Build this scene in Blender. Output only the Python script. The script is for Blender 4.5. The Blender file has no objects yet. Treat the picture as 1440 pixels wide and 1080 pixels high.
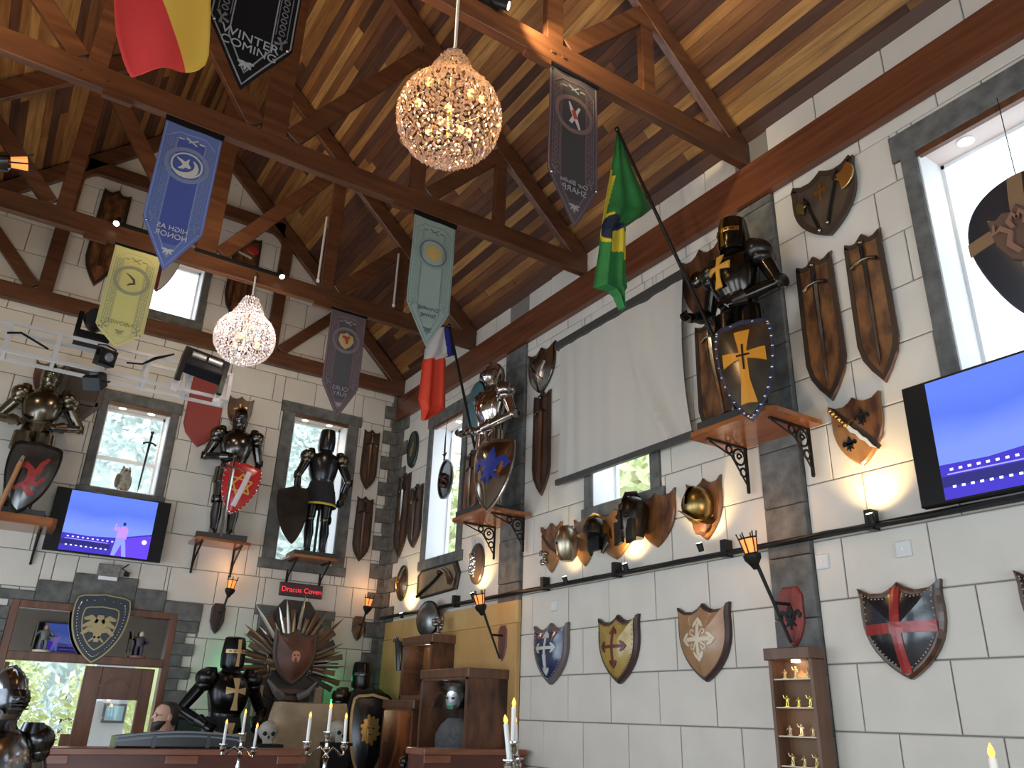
import bpy, math, random
from mathutils import Vector, Matrix
from mathutils.geometry import tessellate_polygon
rnd = random.Random(7)
PI = math.pi
sc = bpy.context.scene
COL = sc.collection
# ------------------------------------------------------------------ camera (recovered from the vanishing points)
FPX, YAW, PITCH, ROLL = 1125.7, 0.56778, 0.39567, 0.03294
CZ, W, D, LX, RY = 1.6, 4.703, 10.5, -2.26, -4.0
cy_, sy_, cp_, sp_ = math.cos(YAW), math.sin(YAW), math.cos(PITCH), math.sin(PITCH)
FWD = Vector((sy_*cp_, cy_*cp_, sp_)); r0 = Vector((cy_, -sy_, 0)); u0 = r0.cross(FWD)
RGT = math.cos(ROLL)*r0 + math.sin(ROLL)*u0
UPV = -math.sin(ROLL)*r0 + math.cos(ROLL)*u0
cam = bpy.data.cameras.new('camera'); camo = bpy.data.objects.new('camera', cam); COL.objects.link(camo)
cam.sensor_fit = 'HORIZONTAL'; cam.sensor_width = 36; cam.lens = 36*FPX/1440; cam.clip_start = .05
camo.matrix_world = Matrix(((RGT.x, UPV.x, -FWD.x, 0), (RGT.y, UPV.y, -FWD.y, 0), (RGT.z, UPV.z, -FWD.z, CZ), (0, 0, 0, 1)))
sc.camera = camo
# ------------------------------------------------------------------ world, daylight, exposure
sc.view_settings.view_transform = 'Standard'; sc.view_settings.look = 'None'
sc.view_settings.gamma = 1; sc.view_settings.exposure = 0.0; sc.view_settings.use_curve_mapping = False
wd = bpy.data.worlds.new('overcast_sky'); sc.world = wd; wd.use_nodes = True
bg = wd.node_tree.nodes['Background']; bg.inputs[0].default_value = (.74, .87, 1, 1); bg.inputs[1].default_value = 2.9
def lamp(name, typ, loc, energy, col=(1, 1, 1), aim=None, size=.1, sizey=None, spot=60, blend=.5):
    l = bpy.data.lights.new(name, typ); l.energy = energy; l.color = col
    if typ == 'AREA':
        l.size = size
        if sizey: l.shape = 'RECTANGLE'; l.size_y = sizey
    elif typ != 'SUN': l.shadow_soft_size = size
    if typ == 'SPOT': l.spot_size = math.radians(spot); l.spot_blend = blend
    o = bpy.data.objects.new(name, l); COL.objects.link(o); o.location = loc
    if aim is not None:
        o.rotation_euler = (Vector(aim)-Vector(loc)).to_track_quat('-Z', 'Y').to_euler()
    return o
# area lamps added for daylight at assumed openings of the left and rear walls
for yy in (-1.0, 2.4, 5.8, 8.5):  # the last lamp is added to brighten the back end
    lamp('daylight_left', 'AREA', (LX-.15, yy, 1.75), 60, (.70, .87, 1), (LX+5, yy, 1.6), 2.2, 2.6)
lamp('daylight_rear', 'AREA', (1.2, RY-.15, 1.6), 125, (.72, .88, 1), (1.2, RY+5, 2.0), 4.5, 2.8)

# warm fill spots added without fittings, brightening the back and right walls
for xx in (-1.2, 1.2, 3.2): lamp('fill_spot', 'SPOT', (xx, 8.50, 6.0), 27, (1, .80, .54), (xx*.9, 10.5, 5.0), .08, None, 140, 1.0)
lamp('fill_spot', 'SPOT', (1.2, 3.85, 6.0), 60, (1, .74, .45), (4.7, 3.4, 5.0), .08, None, 90, 1.0)
# warm upward fill added below the roof, without fittings, to brighten its boards
for xx, yy, e_ in ((1.2, .9, 300), (-.9, 4.7, 150), (2.6, 2.2, 130), (1.2, 7.1, 90)): lamp('roof_fill', 'SPOT', (xx, yy, 5.7), e_, (1, .80, .52), (xx, yy+1.2, 9), .25, None, 150, 1.0)

# ------------------------------------------------------------------ pixel helpers (1440 x 1080 frame)
def ray(px, py): return RGT*((px-720)/FPX) - UPV*((py-540)/FPX) + FWD
O = Vector((0, 0, CZ))
def onR(px, py, x=W): r = ray(px, py); return O + r*(x/r.x)
def onB(px, py, y=D): r = ray(px, py); return O + r*(y/r.y)
# ------------------------------------------------------------------ materials
MATS = {}
def mat(name, col, rough=.6, metal=0., var=0., scale=6., bump=0., col2=None, stretch=(1, 1, 1), emit=0., coat=0., contrast=None, detail=4, rand=False, spec=None):
    if name in MATS: return MATS[name]
    m = bpy.data.materials.new(name); m.use_nodes = True; MATS[name] = m
    nt = m.node_tree; b = nt.nodes['Principled BSDF']
    b.inputs['Base Color'].default_value = (*col, 1); b.inputs['Roughness'].default_value = rough; b.inputs['Metallic'].default_value = metal
    if coat: b.inputs['Coat Weight'].default_value = coat; b.inputs['Coat Roughness'].default_value = .15
    if spec is not None: b.inputs['Specular IOR Level'].default_value = spec
    if emit:
        b.inputs['Emission Color'].default_value = (*col, 1); b.inputs['Emission Strength'].default_value = emit
    if var or bump or col2:
        tc = nt.nodes.new('ShaderNodeTexCoord'); mp = nt.nodes.new('ShaderNodeMapping'); mp.inputs['Scale'].default_value = stretch
        nt.links.new(tc.outputs['Object'], mp.inputs['Vector'])
        if rand:
            oi = nt.nodes.new('ShaderNodeObjectInfo'); mm = nt.nodes.new('ShaderNodeMath'); mm.operation = 'MULTIPLY'; mm.inputs[1].default_value = 40
            nt.links.new(oi.outputs['Random'], mm.inputs[0]); nt.links.new(mm.outputs[0], mp.inputs['Location'])
        n = nt.nodes.new('ShaderNodeTexNoise'); n.inputs['Scale'].default_value = scale; n.inputs['Detail'].default_value = detail
        nt.links.new(mp.outputs[0], n.inputs['Vector'])
        if var or col2:
            rp = nt.nodes.new('ShaderNodeValToRGB'); c2 = col2 or tuple(max(0, c*(1-var)) for c in col)
            lo, hi = contrast or (.35, .65)
            rp.color_ramp.elements[0].position = lo; rp.color_ramp.elements[1].position = hi
            rp.color_ramp.elements[0].color = (*c2, 1); rp.color_ramp.elements[1].color = (*col, 1)
            nt.links.new(n.outputs[0], rp.inputs[0]); nt.links.new(rp.outputs[0], b.inputs['Base Color'])
        if bump:
            bp = nt.nodes.new('ShaderNodeBump'); bp.inputs['Strength'].default_value = bump; bp.inputs['Distance'].default_value = .01
            nt.links.new(n.outputs[0], bp.inputs['Height']); nt.links.new(bp.outputs[0], b.inputs['Normal'])
    return m
def plank_mat():
    m = bpy.data.materials.new('roof_boards'); m.use_nodes = True; nt = m.node_tree; b = nt.nodes['Principled BSDF']
    oi = nt.nodes.new('ShaderNodeObjectInfo'); rp = nt.nodes.new('ShaderNodeValToRGB'); cr = rp.color_ramp; cr.interpolation = 'CONSTANT'
    cols = [(.070, .028, .016), (.22, .098, .034), (.115, .045, .021), (.31, .155, .052), (.165, .068, .026), (.37, .20, .07), (.085, .036, .022), (.26, .118, .038)]
    for i, c in enumerate(cols):
        e = cr.elements[0] if i == 0 else cr.elements.new(i/len(cols)) if i > 1 else cr.elements[1]
        e.position = i/len(cols); e.color = (*c, 1)
    tc = nt.nodes.new('ShaderNodeTexCoord'); mp = nt.nodes.new('ShaderNodeMapping'); mp.inputs['Scale'].default_value = (9, .7, 9)
    n = nt.nodes.new('ShaderNodeTexNoise'); n.inputs['Scale'].default_value = 3; n.inputs['Detail'].default_value = 5
    mx = nt.nodes.new('ShaderNodeMix'); mx.data_type = 'RGBA'; mx.blend_type = 'MULTIPLY'; mx.inputs[0].default_value = .75
    r2 = nt.nodes.new('ShaderNodeValToRGB'); r2.color_ramp.elements[0].color = (.5, .42, .38, 1); r2.color_ramp.elements[1].color = (1.25, 1.2, 1.1, 1)
    r2.color_ramp.elements[0].position = .3; r2.color_ramp.elements[1].position = .7
    nt.links.new(oi.outputs['Random'], rp.inputs[0]); nt.links.new(tc.outputs['Object'], mp.inputs[0]); nt.links.new(mp.outputs[0], n.inputs['Vector'])
    nt.links.new(n.outputs[0], r2.inputs[0]); nt.links.new(rp.outputs[0], mx.inputs[6]); nt.links.new(r2.outputs[0], mx.inputs[7])
    nt.links.new(mx.outputs[2], b.inputs['Base Color']); b.inputs['Roughness'].default_value = .6; b.inputs['Specular IOR Level'].default_value = .3
    return m
def glass_mat(name, tint=(1, 1, 1), refl=.08):
    m = bpy.data.materials.new(name); m.use_nodes = True; nt = m.node_tree; nt.nodes.clear()
    o = nt.nodes.new('ShaderNodeOutputMaterial'); t = nt.nodes.new('ShaderNodeBsdfTransparent'); g = nt.nodes.new('ShaderNodeBsdfGlossy'); x = nt.nodes.new('ShaderNodeMixShader')
    t.inputs[0].default_value = (*tint, 1); g.inputs['Roughness'].default_value = .02; x.inputs[0].default_value = refl
    nt.links.new(t.outputs[0], x.inputs[1]); nt.links.new(g.outputs[0], x.inputs[2]); nt.links.new(x.outputs[0], o.inputs[0]); return m
def crystal_mat(name='cut_crystal', tr=(.72, .64, .60), gl=(.9, .86, .88)):
    m = bpy.data.materials.new(name); m.use_nodes = True; nt = m.node_tree; nt.nodes.clear()
    o = nt.nodes.new('ShaderNodeOutputMaterial'); t = nt.nodes.new('ShaderNodeBsdfTranslucent'); g = nt.nodes.new('ShaderNodeBsdfGlossy'); x = nt.nodes.new('ShaderNodeMixShader')
    p = nt.nodes.new('ShaderNodeBsdfTransparent'); y = nt.nodes.new('ShaderNodeMixShader')
    t.inputs[0].default_value = (*tr, 1); g.inputs[0].default_value = (*gl, 1); g.inputs['Roughness'].default_value = .08
    p.inputs[0].default_value = (.9, .85, .82, 1)
    x.inputs[0].default_value = .42; y.inputs[0].default_value = .12
    nt.links.new(t.outputs[0], x.inputs[1]); nt.links.new(g.outputs[0], x.inputs[2]); nt.links.new(x.outputs[0], y.inputs[1]); nt.links.new(p.outputs[0], y.inputs[2])
    nt.links.new(y.outputs[0], o.inputs[0]); return m
def screen_mat():
    m = bpy.data.materials.new('lit_screen'); m.use_nodes = True; nt = m.node_tree; nt.nodes.clear()
    o = nt.nodes.new('ShaderNodeOutputMaterial'); e = nt.nodes.new('ShaderNodeEmission'); tc = nt.nodes.new('ShaderNodeTexCoord'); s = nt.nodes.new('ShaderNodeSeparateXYZ')
    rp = nt.nodes.new('ShaderNodeValToRGB'); n = nt.nodes.new('ShaderNodeTexNoise'); n.inputs['Scale'].default_value = 2.2; ad = nt.nodes.new('ShaderNodeMath'); ad.operation = 'MULTIPLY_ADD'
    nt.links.new(tc.outputs['Generated'], s.inputs[0]); nt.links.new(tc.outputs['Generated'], n.inputs['Vector'])
    ad.inputs[1].default_value = .22; nt.links.new(n.outputs[0], ad.inputs[0]); nt.links.new(s.outputs['Z'], ad.inputs[2]); nt.links.new(ad.outputs[0], rp.inputs[0])
    cr = rp.color_ramp; cr.elements[0].position = .1; cr.elements[0].color = (.22, .33, .95, 1); cr.elements[1].position = 1.15 if False else 1.0; cr.elements[1].color = (.14, .24, .93, 1)
    q = cr.elements.new(.55); q.color = (.22, .33, .98, 1); q = cr.elements.new(.8); q.color = (.12, .21, .88, 1)
    nt.links.new(rp.outputs[0], e.inputs[0]); e.inputs[1].default_value = 1.12; nt.links.new(e.outputs[0], o.inputs[0]); return m

M_BLOCK = mat('painted_block', (.70, .64, .565), .75, var=.13, scale=3.0, bump=.3, contrast=(.25, .8), rand=True, detail=7)
M_MORTAR = mat('dark_joint', (.22, .20, .18), .9)
M_STONE = mat('grey_stone', (.17, .165, .155), .85, col2=(.075, .074, .07), scale=9, bump=.6, detail=9, contrast=(.3, .72), rand=True)
M_DSTONE = mat('dark_brown_stone', (.16, .15, .135), .85, col2=(.085, .078, .07), scale=10, bump=.5, detail=8, rand=True)
M_BEAM = mat('red_brown_beam', (.15, .058, .025), .38, col2=(.07, .025, .012), scale=3, stretch=(.6, 6, 6), detail=6, contrast=(.3, .75))
M_BEAMY = mat('red_brown_wall_plate', (.175, .058, .026), .25, col2=(.095, .031, .015), scale=3, stretch=(6, .45, 6), detail=6, contrast=(.3, .75))
M_PLANK = plank_mat()
M_GLASS = glass_mat('clear_window_glass', (1, 1, 1), .06)
M_TGLASS = glass_mat('smoky_transom_glass', (.38, .34, .30), .34)
M_WHITE = mat('white_paint', (.8, .8, .8), .5)
M_BLACK = mat('black_metal', (.012, .012, .013), .4, metal=.4)
M_BLKPL = mat('black_plastic', (.006, .006, .007), .4, spec=.3)
M_STEEL = mat('polished_steel', (.62, .60, .58), .18, 1, var=.35, scale=5, bump=.05)
M_DKSTEEL = mat('blackened_steel', (.10, .095, .09), .22, 1, var=.4, scale=6, bump=.05)
M_BRONZE = mat('antique_bronze_steel', (.23, .19, .135), .25, 1, var=.5, scale=5, bump=.05)
M_BRASS = mat('brass', (.75, .46, .14), .25, 1, var=.2, scale=12)
M_GOLDP = mat('ochre_gold_paint', (.62, .30, .045), .5)
M_IRON = mat('wrought_iron', (.02, .019, .018), .5, .6)
M_WOODD = mat('dark_plaque_wood', (.12, .048, .02), .35, col2=(.028, .012, .007), scale=4, stretch=(5, 5, 1.2), detail=7, coat=.3, contrast=(.33, .68), rand=True)
M_WOODM = mat('burl_plaque_wood', (.22, .088, .03), .35, col2=(.045, .017, .009), scale=4.5, stretch=(3, 3, 1.3), detail=8, coat=.3, contrast=(.36, .66), rand=True)
M_WOODL = mat('honey_plaque_wood', (.36, .175, .06), .4, col2=(.19, .085, .03), scale=3, stretch=(3, 3, 1), detail=6, coat=.3)
M_WOODE = mat('charred_plaque_edge', (.030, .016, .011), .5)
M_SHELF = mat('varnished_shelf_wood', (.36, .125, .038), .25, col2=(.24, .075, .024), scale=3, stretch=(1, 5, 5), coat=.4)
M_MAHOG = mat('mahogany_board', (.13, .032, .018), .35, col2=(.085, .02, .012), scale=2, stretch=(1, 5, 5))
M_LIPW = mat('counter_edge_wood', (.26, .095, .05), .3, col2=(.19, .06, .03), scale=3, stretch=(1, 6, 6))
M_DOOR = mat('brown_door_wood', (.17, .062, .026), .35, col2=(.10, .034, .016), scale=3, stretch=(5, 5, .8), detail=5)
M_PLY = mat('pale_plywood', (.56, .335, .125), .5, col2=(.44, .25, .085), scale=2, stretch=(1, 4, .7), detail=5)
M_ROTW = mat('dark_figured_cabinet_wood', (.16, .062, .026), .4, col2=(.03, .013, .009), scale=3.2, stretch=(2, 2, .8), detail=6, contrast=(.38, .62))
M_CABW = mat('brown_display_case_wood', (.16, .075, .042), .4, col2=(.11, .05, .028), scale=4, stretch=(4, 4, .7))
M_CLOTHW = mat('white_screen_cloth', (.55, .505, .45), .8)
M_RED = mat('red_shield_paint', (.50, .018, .02), .25, coat=.5)
M_DRED = mat('dark_red_paint', (.27, .035, .028), .5)
M_NAVY = mat('navy_leather', (.012, .022, .075), .25, coat=.6, bump=.15, scale=14)
M_BLKL = mat('black_leather', (.012, .013, .018), .22, coat=.6, bump=.15, scale=14)
M_CREAM = mat('cream_leather', (.62, .52, .38), .5)
M_SILVP = mat('silver_paint', (.42, .43, .45), .35, .5)
M_CANDLE = mat('candle_wax', (.78, .76, .74), .4)
M_WARM = mat('warm_bulb', (1, .42, .08), .4, emit=6)
M_FLAME = mat('led_candle_flame', (1, .50, .08), .4, emit=1.7)
M_AMBER = mat('amber_lantern_glass', (1, .27, .055), .4, emit=1.25)
M_LED = mat('downlight_lens', (1, .86, .62), .4, emit=12)
M_LEAF = mat('sunlit_leaves', (.30, .40, .09), .6, col2=(.12, .20, .04), scale=3)

# ------------------------------------------------------------------ mesh builder: local X = right, Z = up, front faces -Y
class MB:
    def __init__(s): s.v = []; s.f = []; s.mi = []; s.sm = []
    def add(s, vs, fs, mi=0, sm=False, M=None):
        b = len(s.v)
        for p in vs: s.v.append((M @ Vector(p)) if M is not None else Vector(p))
        for f in fs: s.f.append([b+i for i in f]); s.mi.append(mi); s.sm.append(sm)
        return s
    def box(s, x0, x1, y0, y1, z0, z1, mi=0, M=None):
        vs = [(x0, y0, z0), (x1, y0, z0), (x1, y1, z0), (x0, y1, z0), (x0, y0, z1), (x1, y0, z1), (x1, y1, z1), (x0, y1, z1)]
        return s.add(vs, [(3, 2, 1, 0), (4, 5, 6, 7), (0, 1, 5, 4), (1, 2, 6, 5), (2, 3, 7, 6), (3, 0, 4, 7)], mi, False, M)
    def prism(s, poly, y0, y1, bev=0., mi=0, M=None, back=True):
        """polygon (x,z) counter-clockwise seen from the front; y1 < y0 is the front"""
        n = len(poly); c = (sum(p[0] for p in poly)/n, sum(p[1] for p in poly)/n)
        rings = [[(x, y0, z) for x, z in poly]]
        if bev:
            rings.append([(x, y1+bev, z) for x, z in poly])
            rings.append([(x, y1, z) for x, z in inset(poly, bev)])
        else: rings.append([(x, y1, z) for x, z in poly])
        vs = [p for r in rings for p in r]; fs = []
        for k in range(len(rings)-1):
            for i in range(n):
                j = (i+1) % n; fs.append((k*n+i, k*n+j, (k+1)*n+j, (k+1)*n+i))
        last = (len(rings)-1)*n
        for t in tris([(p[0], p[2]) for p in rings[-1]]): fs.append(tuple(last+i for i in t))
        if back:
            for t in tris(poly): fs.append(tuple(reversed(t)))
        return s.add(vs, fs, mi, False, M)
    def tube(s, pts, rad, n=8, mi=0, cap=True, sm=True, M=None, fy=1.):
        pts = [Vector(p) for p in pts]
        if not hasattr(rad, '__len__'): rad = [rad]*len(pts)
        vs, fs = [], []; ref = None
        for i, p in enumerate(pts):
            t = (pts[min(i+1, len(pts)-1)]-pts[max(i-1, 0)]); t = t.normalized() if t.length > 1e-9 else Vector((0, 0, 1))
            if ref is None: ref = Vector((0, 1, 0)) if abs(t.y) < .9 else Vector((1, 0, 0))
            a = t.cross(ref).normalized(); b = a.cross(t).normalized(); ref = b
            for k in range(n):
                w = 2*PI*k/n; vs.append(p + a*(rad[i]*math.cos(w)) - b*(rad[i]*fy*math.sin(w)))
        for i in range(len(pts)-1):
            for k in range(n):
                l = (k+1) % n; fs.append((i*n+k, i*n+l, (i+1)*n+l, (i+1)*n+k))
        if cap: fs.append(tuple(reversed(range(n)))); fs.append(tuple((len(pts)-1)*n+k for k in range(n)))
        return s.add(vs, fs, mi, sm, M)
    def loft(s, rings, n=16, mi=0, M=None, sm=True, cap=True):
        """rings (cx, cy, z, rx, ry) stacked upward"""
        vs, fs = [], []
        for cx, cy, z, rx, ry in rings:
            for k in range(n):
                w = 2*PI*k/n; vs.append((cx+rx*math.cos(w), cy+ry*math.sin(w), z))
        for i in range(len(rings)-1):
            for k in range(n):
                l = (k+1) % n; fs.append((i*n+k, i*n+l, (i+1)*n+l, (i+1)*n+k))
        if cap: fs.append(tuple(reversed(range(n)))); fs.append(tuple((len(rings)-1)*n+k for k in range(n)))
        return s.add(vs, fs, mi, sm, M)
    def lathe(s, prof, n=16, mi=0, M=None, sm=True): return s.loft([(0, 0, z, r, r) for r, z in prof], n, mi, M, sm)
    def ball(s, c, r, n=12, m=8, mi=0, M=None, sm=True):
        r = (r, r, r) if not hasattr(r, '__len__') else r
        vs = [(c[0], c[1], c[2]-r[2])]; fs = []
        for i in range(1, m):
            a = -PI/2+PI*i/m
            for k in range(n):
                w = 2*PI*k/n; vs.append((c[0]+r[0]*math.cos(a)*math.cos(w), c[1]+r[1]*math.cos(a)*math.sin(w), c[2]+r[2]*math.sin(a)))
        vs.append((c[0], c[1], c[2]+r[2])); L = len(vs)-1
        for k in range(n):
            l = (k+1) % n; fs.append((0, 1+l, 1+k)); fs.append((L, L-n+k, L-n+l))
            for i in range(m-2): fs.append((1+i*n+k, 1+i*n+l, 1+(i+1)*n+l, 1+(i+1)*n+k))
        return s.add(vs, fs, mi, sm, M)
    def dome(s, poly, c, y0, bulge, rings=5, mi=0, M=None):
        n = len(poly); vs = [(c[0], y0-bulge, c[1])]; fs = []
        for r in range(1, rings+1):
            q = r/rings
            for x, z in poly: vs.append((c[0]+(x-c[0])*q, y0-bulge*(1-q*q), c[1]+(z-c[1])*q))
        for i in range(n):
            j = (i+1) % n; fs.append((0, 1+i, 1+j))
            for r in range(rings-1): a = 1+r*n; fs.append((a+i, a+n+i, a+n+j, a+j))
        return s.add(vs, fs, mi, True, M)
    def strip(s, pts, wid, yf, th=.006, mi=0, closed=False):
        """raised band along 2-D points (x,z) lying on the surface y = yf(x,z)"""
        n = len(pts)
        if not hasattr(wid, '__len__'): wid = [wid]*n
        A, B = [], []
        for i in range(n):
            a = pts[(i-1) % n] if (closed or i) else pts[0]; b = pts[(i+1) % n] if (closed or i < n-1) else pts[-1]
            d = Vector((b[0]-a[0], b[1]-a[1])); d = d.normalized() if d.length > 1e-9 else Vector((0, 1)); nn = Vector((-d.y, d.x))*wid[i]/2
            A.append((pts[i][0]+nn.x, pts[i][1]+nn.y)); B.append((pts[i][0]-nn.x, pts[i][1]-nn.y))
        vs = []
        for (ax, az), (bx, bz) in zip(A, B):
            cx, cz = (ax+bx)/2, (az+bz)/2
            vs += [(ax, yf(ax, az)+.004, az), (ax, yf(ax, az)-th, az), (cx, yf(cx, cz)-th, cz), (bx, yf(bx, bz)-th, bz), (bx, yf(bx, bz)+.004, bz)]
        fs = []
        for i in range(n if closed else n-1):
            j = (i+1) % n; a, b = 5*i, 5*j
            fs += [(a+k, b+k, b+k+1, a+k+1) for k in range(4)]
        if not closed: fs += [(0, 1, 2, 3, 4), (5*n-1, 5*n-2, 5*n-3, 5*n-4, 5*n-5)]
        return s.add(vs, fs, mi)
    def build(s, name, m, parent=None, loc=None, rot=None, kind=None, label=None):
        me = bpy.data.meshes.new(name); me.from_pydata([tuple(p) for p in s.v], [], s.f)
        for mm in (m if isinstance(m, (list, tuple)) else [m]): me.materials.append(mm)
        me.polygons.foreach_set('material_index', s.mi); me.polygons.foreach_set('use_smooth', s.sm); me.update()
        if True in s.sm: me.set_sharp_from_angle(angle=math.radians(42))
        return place(bpy.data.objects.new(name, me), parent, loc, rot, kind, label)
def place(o, parent=None, loc=None, rot=None, kind=None, label=None):
    COL.objects.link(o)
    if parent is not None: o.parent = parent
    if loc is not None: o.location = loc
    if rot is not None: o.rotation_euler = rot
    if kind: o['kind'] = kind
    if label: o['label'] = label
    return o
def tris(poly): return [tuple(t) if area3(poly, t) > 0 else tuple(reversed(t)) for t in tessellate_polygon([[Vector((p[0], p[1], 0)) for p in poly]])]
def area3(p, t):
    a, b, c = (p[i] for i in t); return (b[0]-a[0])*(c[1]-a[1])-(c[0]-a[0])*(b[1]-a[1])
def inset(poly, d):
    n = len(poly); out = []
    for i in range(n):
        p, a, b = Vector(poly[i]), Vector(poly[i-1]), Vector(poly[(i+1) % n])
        e1 = (p-a); e2 = (b-p); e1 = e1.normalized() if e1.length > 1e-9 else e2.normalized(); e2 = e2.normalized() if e2.length > 1e-9 else e1
        n1 = Vector((-e1.y, e1.x)); n2 = Vector((-e2.y, e2.x)); m = n1+n2
        m = m.normalized() if m.length > 1e-6 else n1
        q = max(.45, m.dot(n1)); out.append((p.x+m.x*d/q, p.y+m.y*d/q))
    return out
def ell(rx, rz, n=28, cx=0., cz=0.): return [(cx+rx*math.cos(2*PI*k/n), cz+rz*math.sin(2*PI*k/n)) for k in range(n)]
def lin(a, b, n=6): return [(a[0]+(b[0]-a[0])*i/n, a[1]+(b[1]-a[1])*i/n) for i in range(n+1)]
def flat(y): return lambda x, z: y
def thing(name, label, cat, loc=(0, 0, 0), rz=0., group=None, rot=None):
    o = bpy.data.objects.new(name, None); COL.objects.link(o); o.location = loc; o.rotation_euler = rot or (0, 0, rz); o.empty_display_size = .1
    o['label'] = label; o['category'] = cat
    if group: o['group'] = group
    return o
def struct(name, mb, m, loc=None):
    return mb.build(name, m, None, loc, kind='structure')
def structE(name, loc=(0, 0, 0)):
    o = bpy.data.objects.new(name, None); COL.objects.link(o); o.location = loc; o['kind'] = 'structure'; return o
def text(name, body, size, m, parent, loc, rz=0., extrude=.002, kind=None, shear=0., mirror=False):
    c = bpy.data.curves.new(name, 'FONT'); c.body = body; c.size = size; c.extrude = extrude; c.align_x = 'CENTER'; c.align_y = 'CENTER'; c.shear = shear; c.space_line = .8
    c.materials.append(m); o = bpy.data.objects.new(name, c); COL.objects.link(o); me = bpy.data.meshes.new_from_object(o); bpy.data.objects.remove(o); me.name = name
    return place(bpy.data.objects.new(name, me), parent, loc, (PI/2, 0, rz+(PI if mirror else 0)), 'stuff')
def RL(y, z, off=0.): return (W-off, y, z)
def BL(x, z, off=0.): return (x, D-off, z)
RZ = -PI/2     # turns the local front (-Y) to face into the room from the right wall
RNG = range
# ================================================================== ROOM SHELL
def rsub(r, holes):
    """rectangle minus rectangles -> list of rectangles (u0,u1,z0,z1)"""
    out = [r]
    for h in holes:
        nx = []
        for a0, a1, b0, b1 in out:
            if h[1] <= a0 or h[0] >= a1 or h[3] <= b0 or h[2] >= b1: nx.append((a0, a1, b0, b1)); continue
            if h[0] > a0: nx.append((a0, h[0], b0, b1))
            if h[1] < a1: nx.append((h[1], a1, b0, b1))
            m0, m1 = max(a0, h[0]), min(a1, h[1])
            if h[2] > b0: nx.append((m0, m1, b0, h[2]))
            if h[3] < b1: nx.append((m0, m1, h[3], b1))
        out = nx
    return out
def clip(poly, a, b, c):
    """keep a*x+b*z <= c"""
    out = []
    for i in range(len(poly)):
        p, q = poly[i], poly[(i+1) % len(poly)]; dp, dq = a*p[0]+b*p[1]-c, a*q[0]+b*q[1]-c
        if dp <= 0: out.append(p)
        if dp*dq < 0: t = dp/(dp-dq); out.append((p[0]+(q[0]-p[0])*t, p[1]+(q[1]-p[1])*t))
    return out
SL, EAVE = .93, 6.37; XR = (W+LX)/2; ZR = EAVE+SL*(W-XR)
def slab(name, u0, u1, z0, z1, holes, M, th=.32, gable=False):
    mb = MB()
    for a0, a1, b0, b1 in rsub((u0, u1, z0, z1), holes):
        poly = [(a0, b0), (a1, b0), (a1, b1), (a0, b1)]
        if gable: poly = clip(clip(poly, SL, 1, EAVE+.1+SL*W), -SL, 1, EAVE+.1-SL*LX)
        if len(poly) > 2: mb.prism(poly, th, .016, M=M)
    return struct(name, mb, M_MORTAR)
def blocks(parent, u0, u1, z0, z1, cut, M, offs, blen=.6, h=.397, gable=False, name='stone_block', g=.0045, left=False):
    k = 0
    for row in range(int(z0/h), int(z1/h)+1):
        a = offs[row % 2]-blen*30 + (rnd.uniform(-.05, .05) if row > 8 else 0)
        while a < u1:
            L = blen
            r = (max(a, u0), min(a+L, u1), max(row*h, z0), min((row+1)*h, z1)); a += L
            if r[1]-r[0] < .03 or r[3]-r[2] < .03: continue
            for q in rsub(r, cut):
                if q[1]-q[0] < .025 or q[3]-q[2] < .025: continue
                poly = [(q[0]+g, q[2]+g), (q[1]-g, q[2]+g), (q[1]-g, q[3]-g), (q[0]+g, q[3]-g)]
                if gable: poly = clip(clip(poly, SL, 1, EAVE-.005+SL*W), -SL, 1, EAVE-.005-SL*LX)
                if len(poly) < 3: continue
                MB().prism(poly, .02, rnd.uniform(.0012, .006), bev=.005, M=M).build(name, M_BLOCK, parent); k += 1
    return k
MR = Matrix(((0, 1, 0, W), (-1, 0, 0, 0), (0, 0, 1, 0), (0, 0, 0, 1)))     # local X(=-y) , Y(out of room), Z
MBK = Matrix(((1, 0, 0, 0), (0, 1, 0, D), (0, 0, 1, 0), (0, 0, 0, 1)))
# window data: (u0,u1,z0,z1) clear openings.  right wall u = -y
WR1 = (-2.28, -.95, 3.45, 5.30); WR2 = (-5.87, -5.05, 3.48, 5.28); WR3 = (-9.32, -8.50, 3.44, 5.27)
WB1 = (.80, 1.53, 3.99, 5.08); WB2 = (3.12, 3.91, 3.42, 5.45); WB3 = (.85, 1.59, 6.42, 7.30)
DOOR = (.36, 2.03, 0, 2.62)
holesR = [WR1, WR2, WR3]; holesB = [WB1, WB2, WB3, DOOR]
fl = MB().box(LX-.3, W+.3, RY-.3, D+.3, -.1, 0); struct('floor', fl, mat('warm_bounce_floor', (.46, .34, .22), .35, var=.2, scale=2))  # unseen floor, its colour chosen to bounce warm light upward
wr = slab('wall_right', -D-.3, -RY, 0, EAVE+.05, holesR, MR)
wb = slab('wall_back', LX-.3, W+.3, 0, ZR+.1, holesB, MBK, gable=True)
PIL = [(-3.83, -3.48), (-7.47, -7.06)]
def frame_rects(o, jamb=.115, lint=(.16, .17), ext=.16, sill=True):
    u0, u1, z0, z1 = o
    R = [('jamb_stone', (u0-jamb, u0, z0, z1)), ('jamb_stone', (u1, u1+jamb, z0, z1)), ('lintel_stone', (u0-ext, u1+ext, z1, z1+lint[1]))]
    if sill: R.append(('sill_stone', (u0-ext, u1+ext, z0-.12, z0)))
    return R
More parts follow.
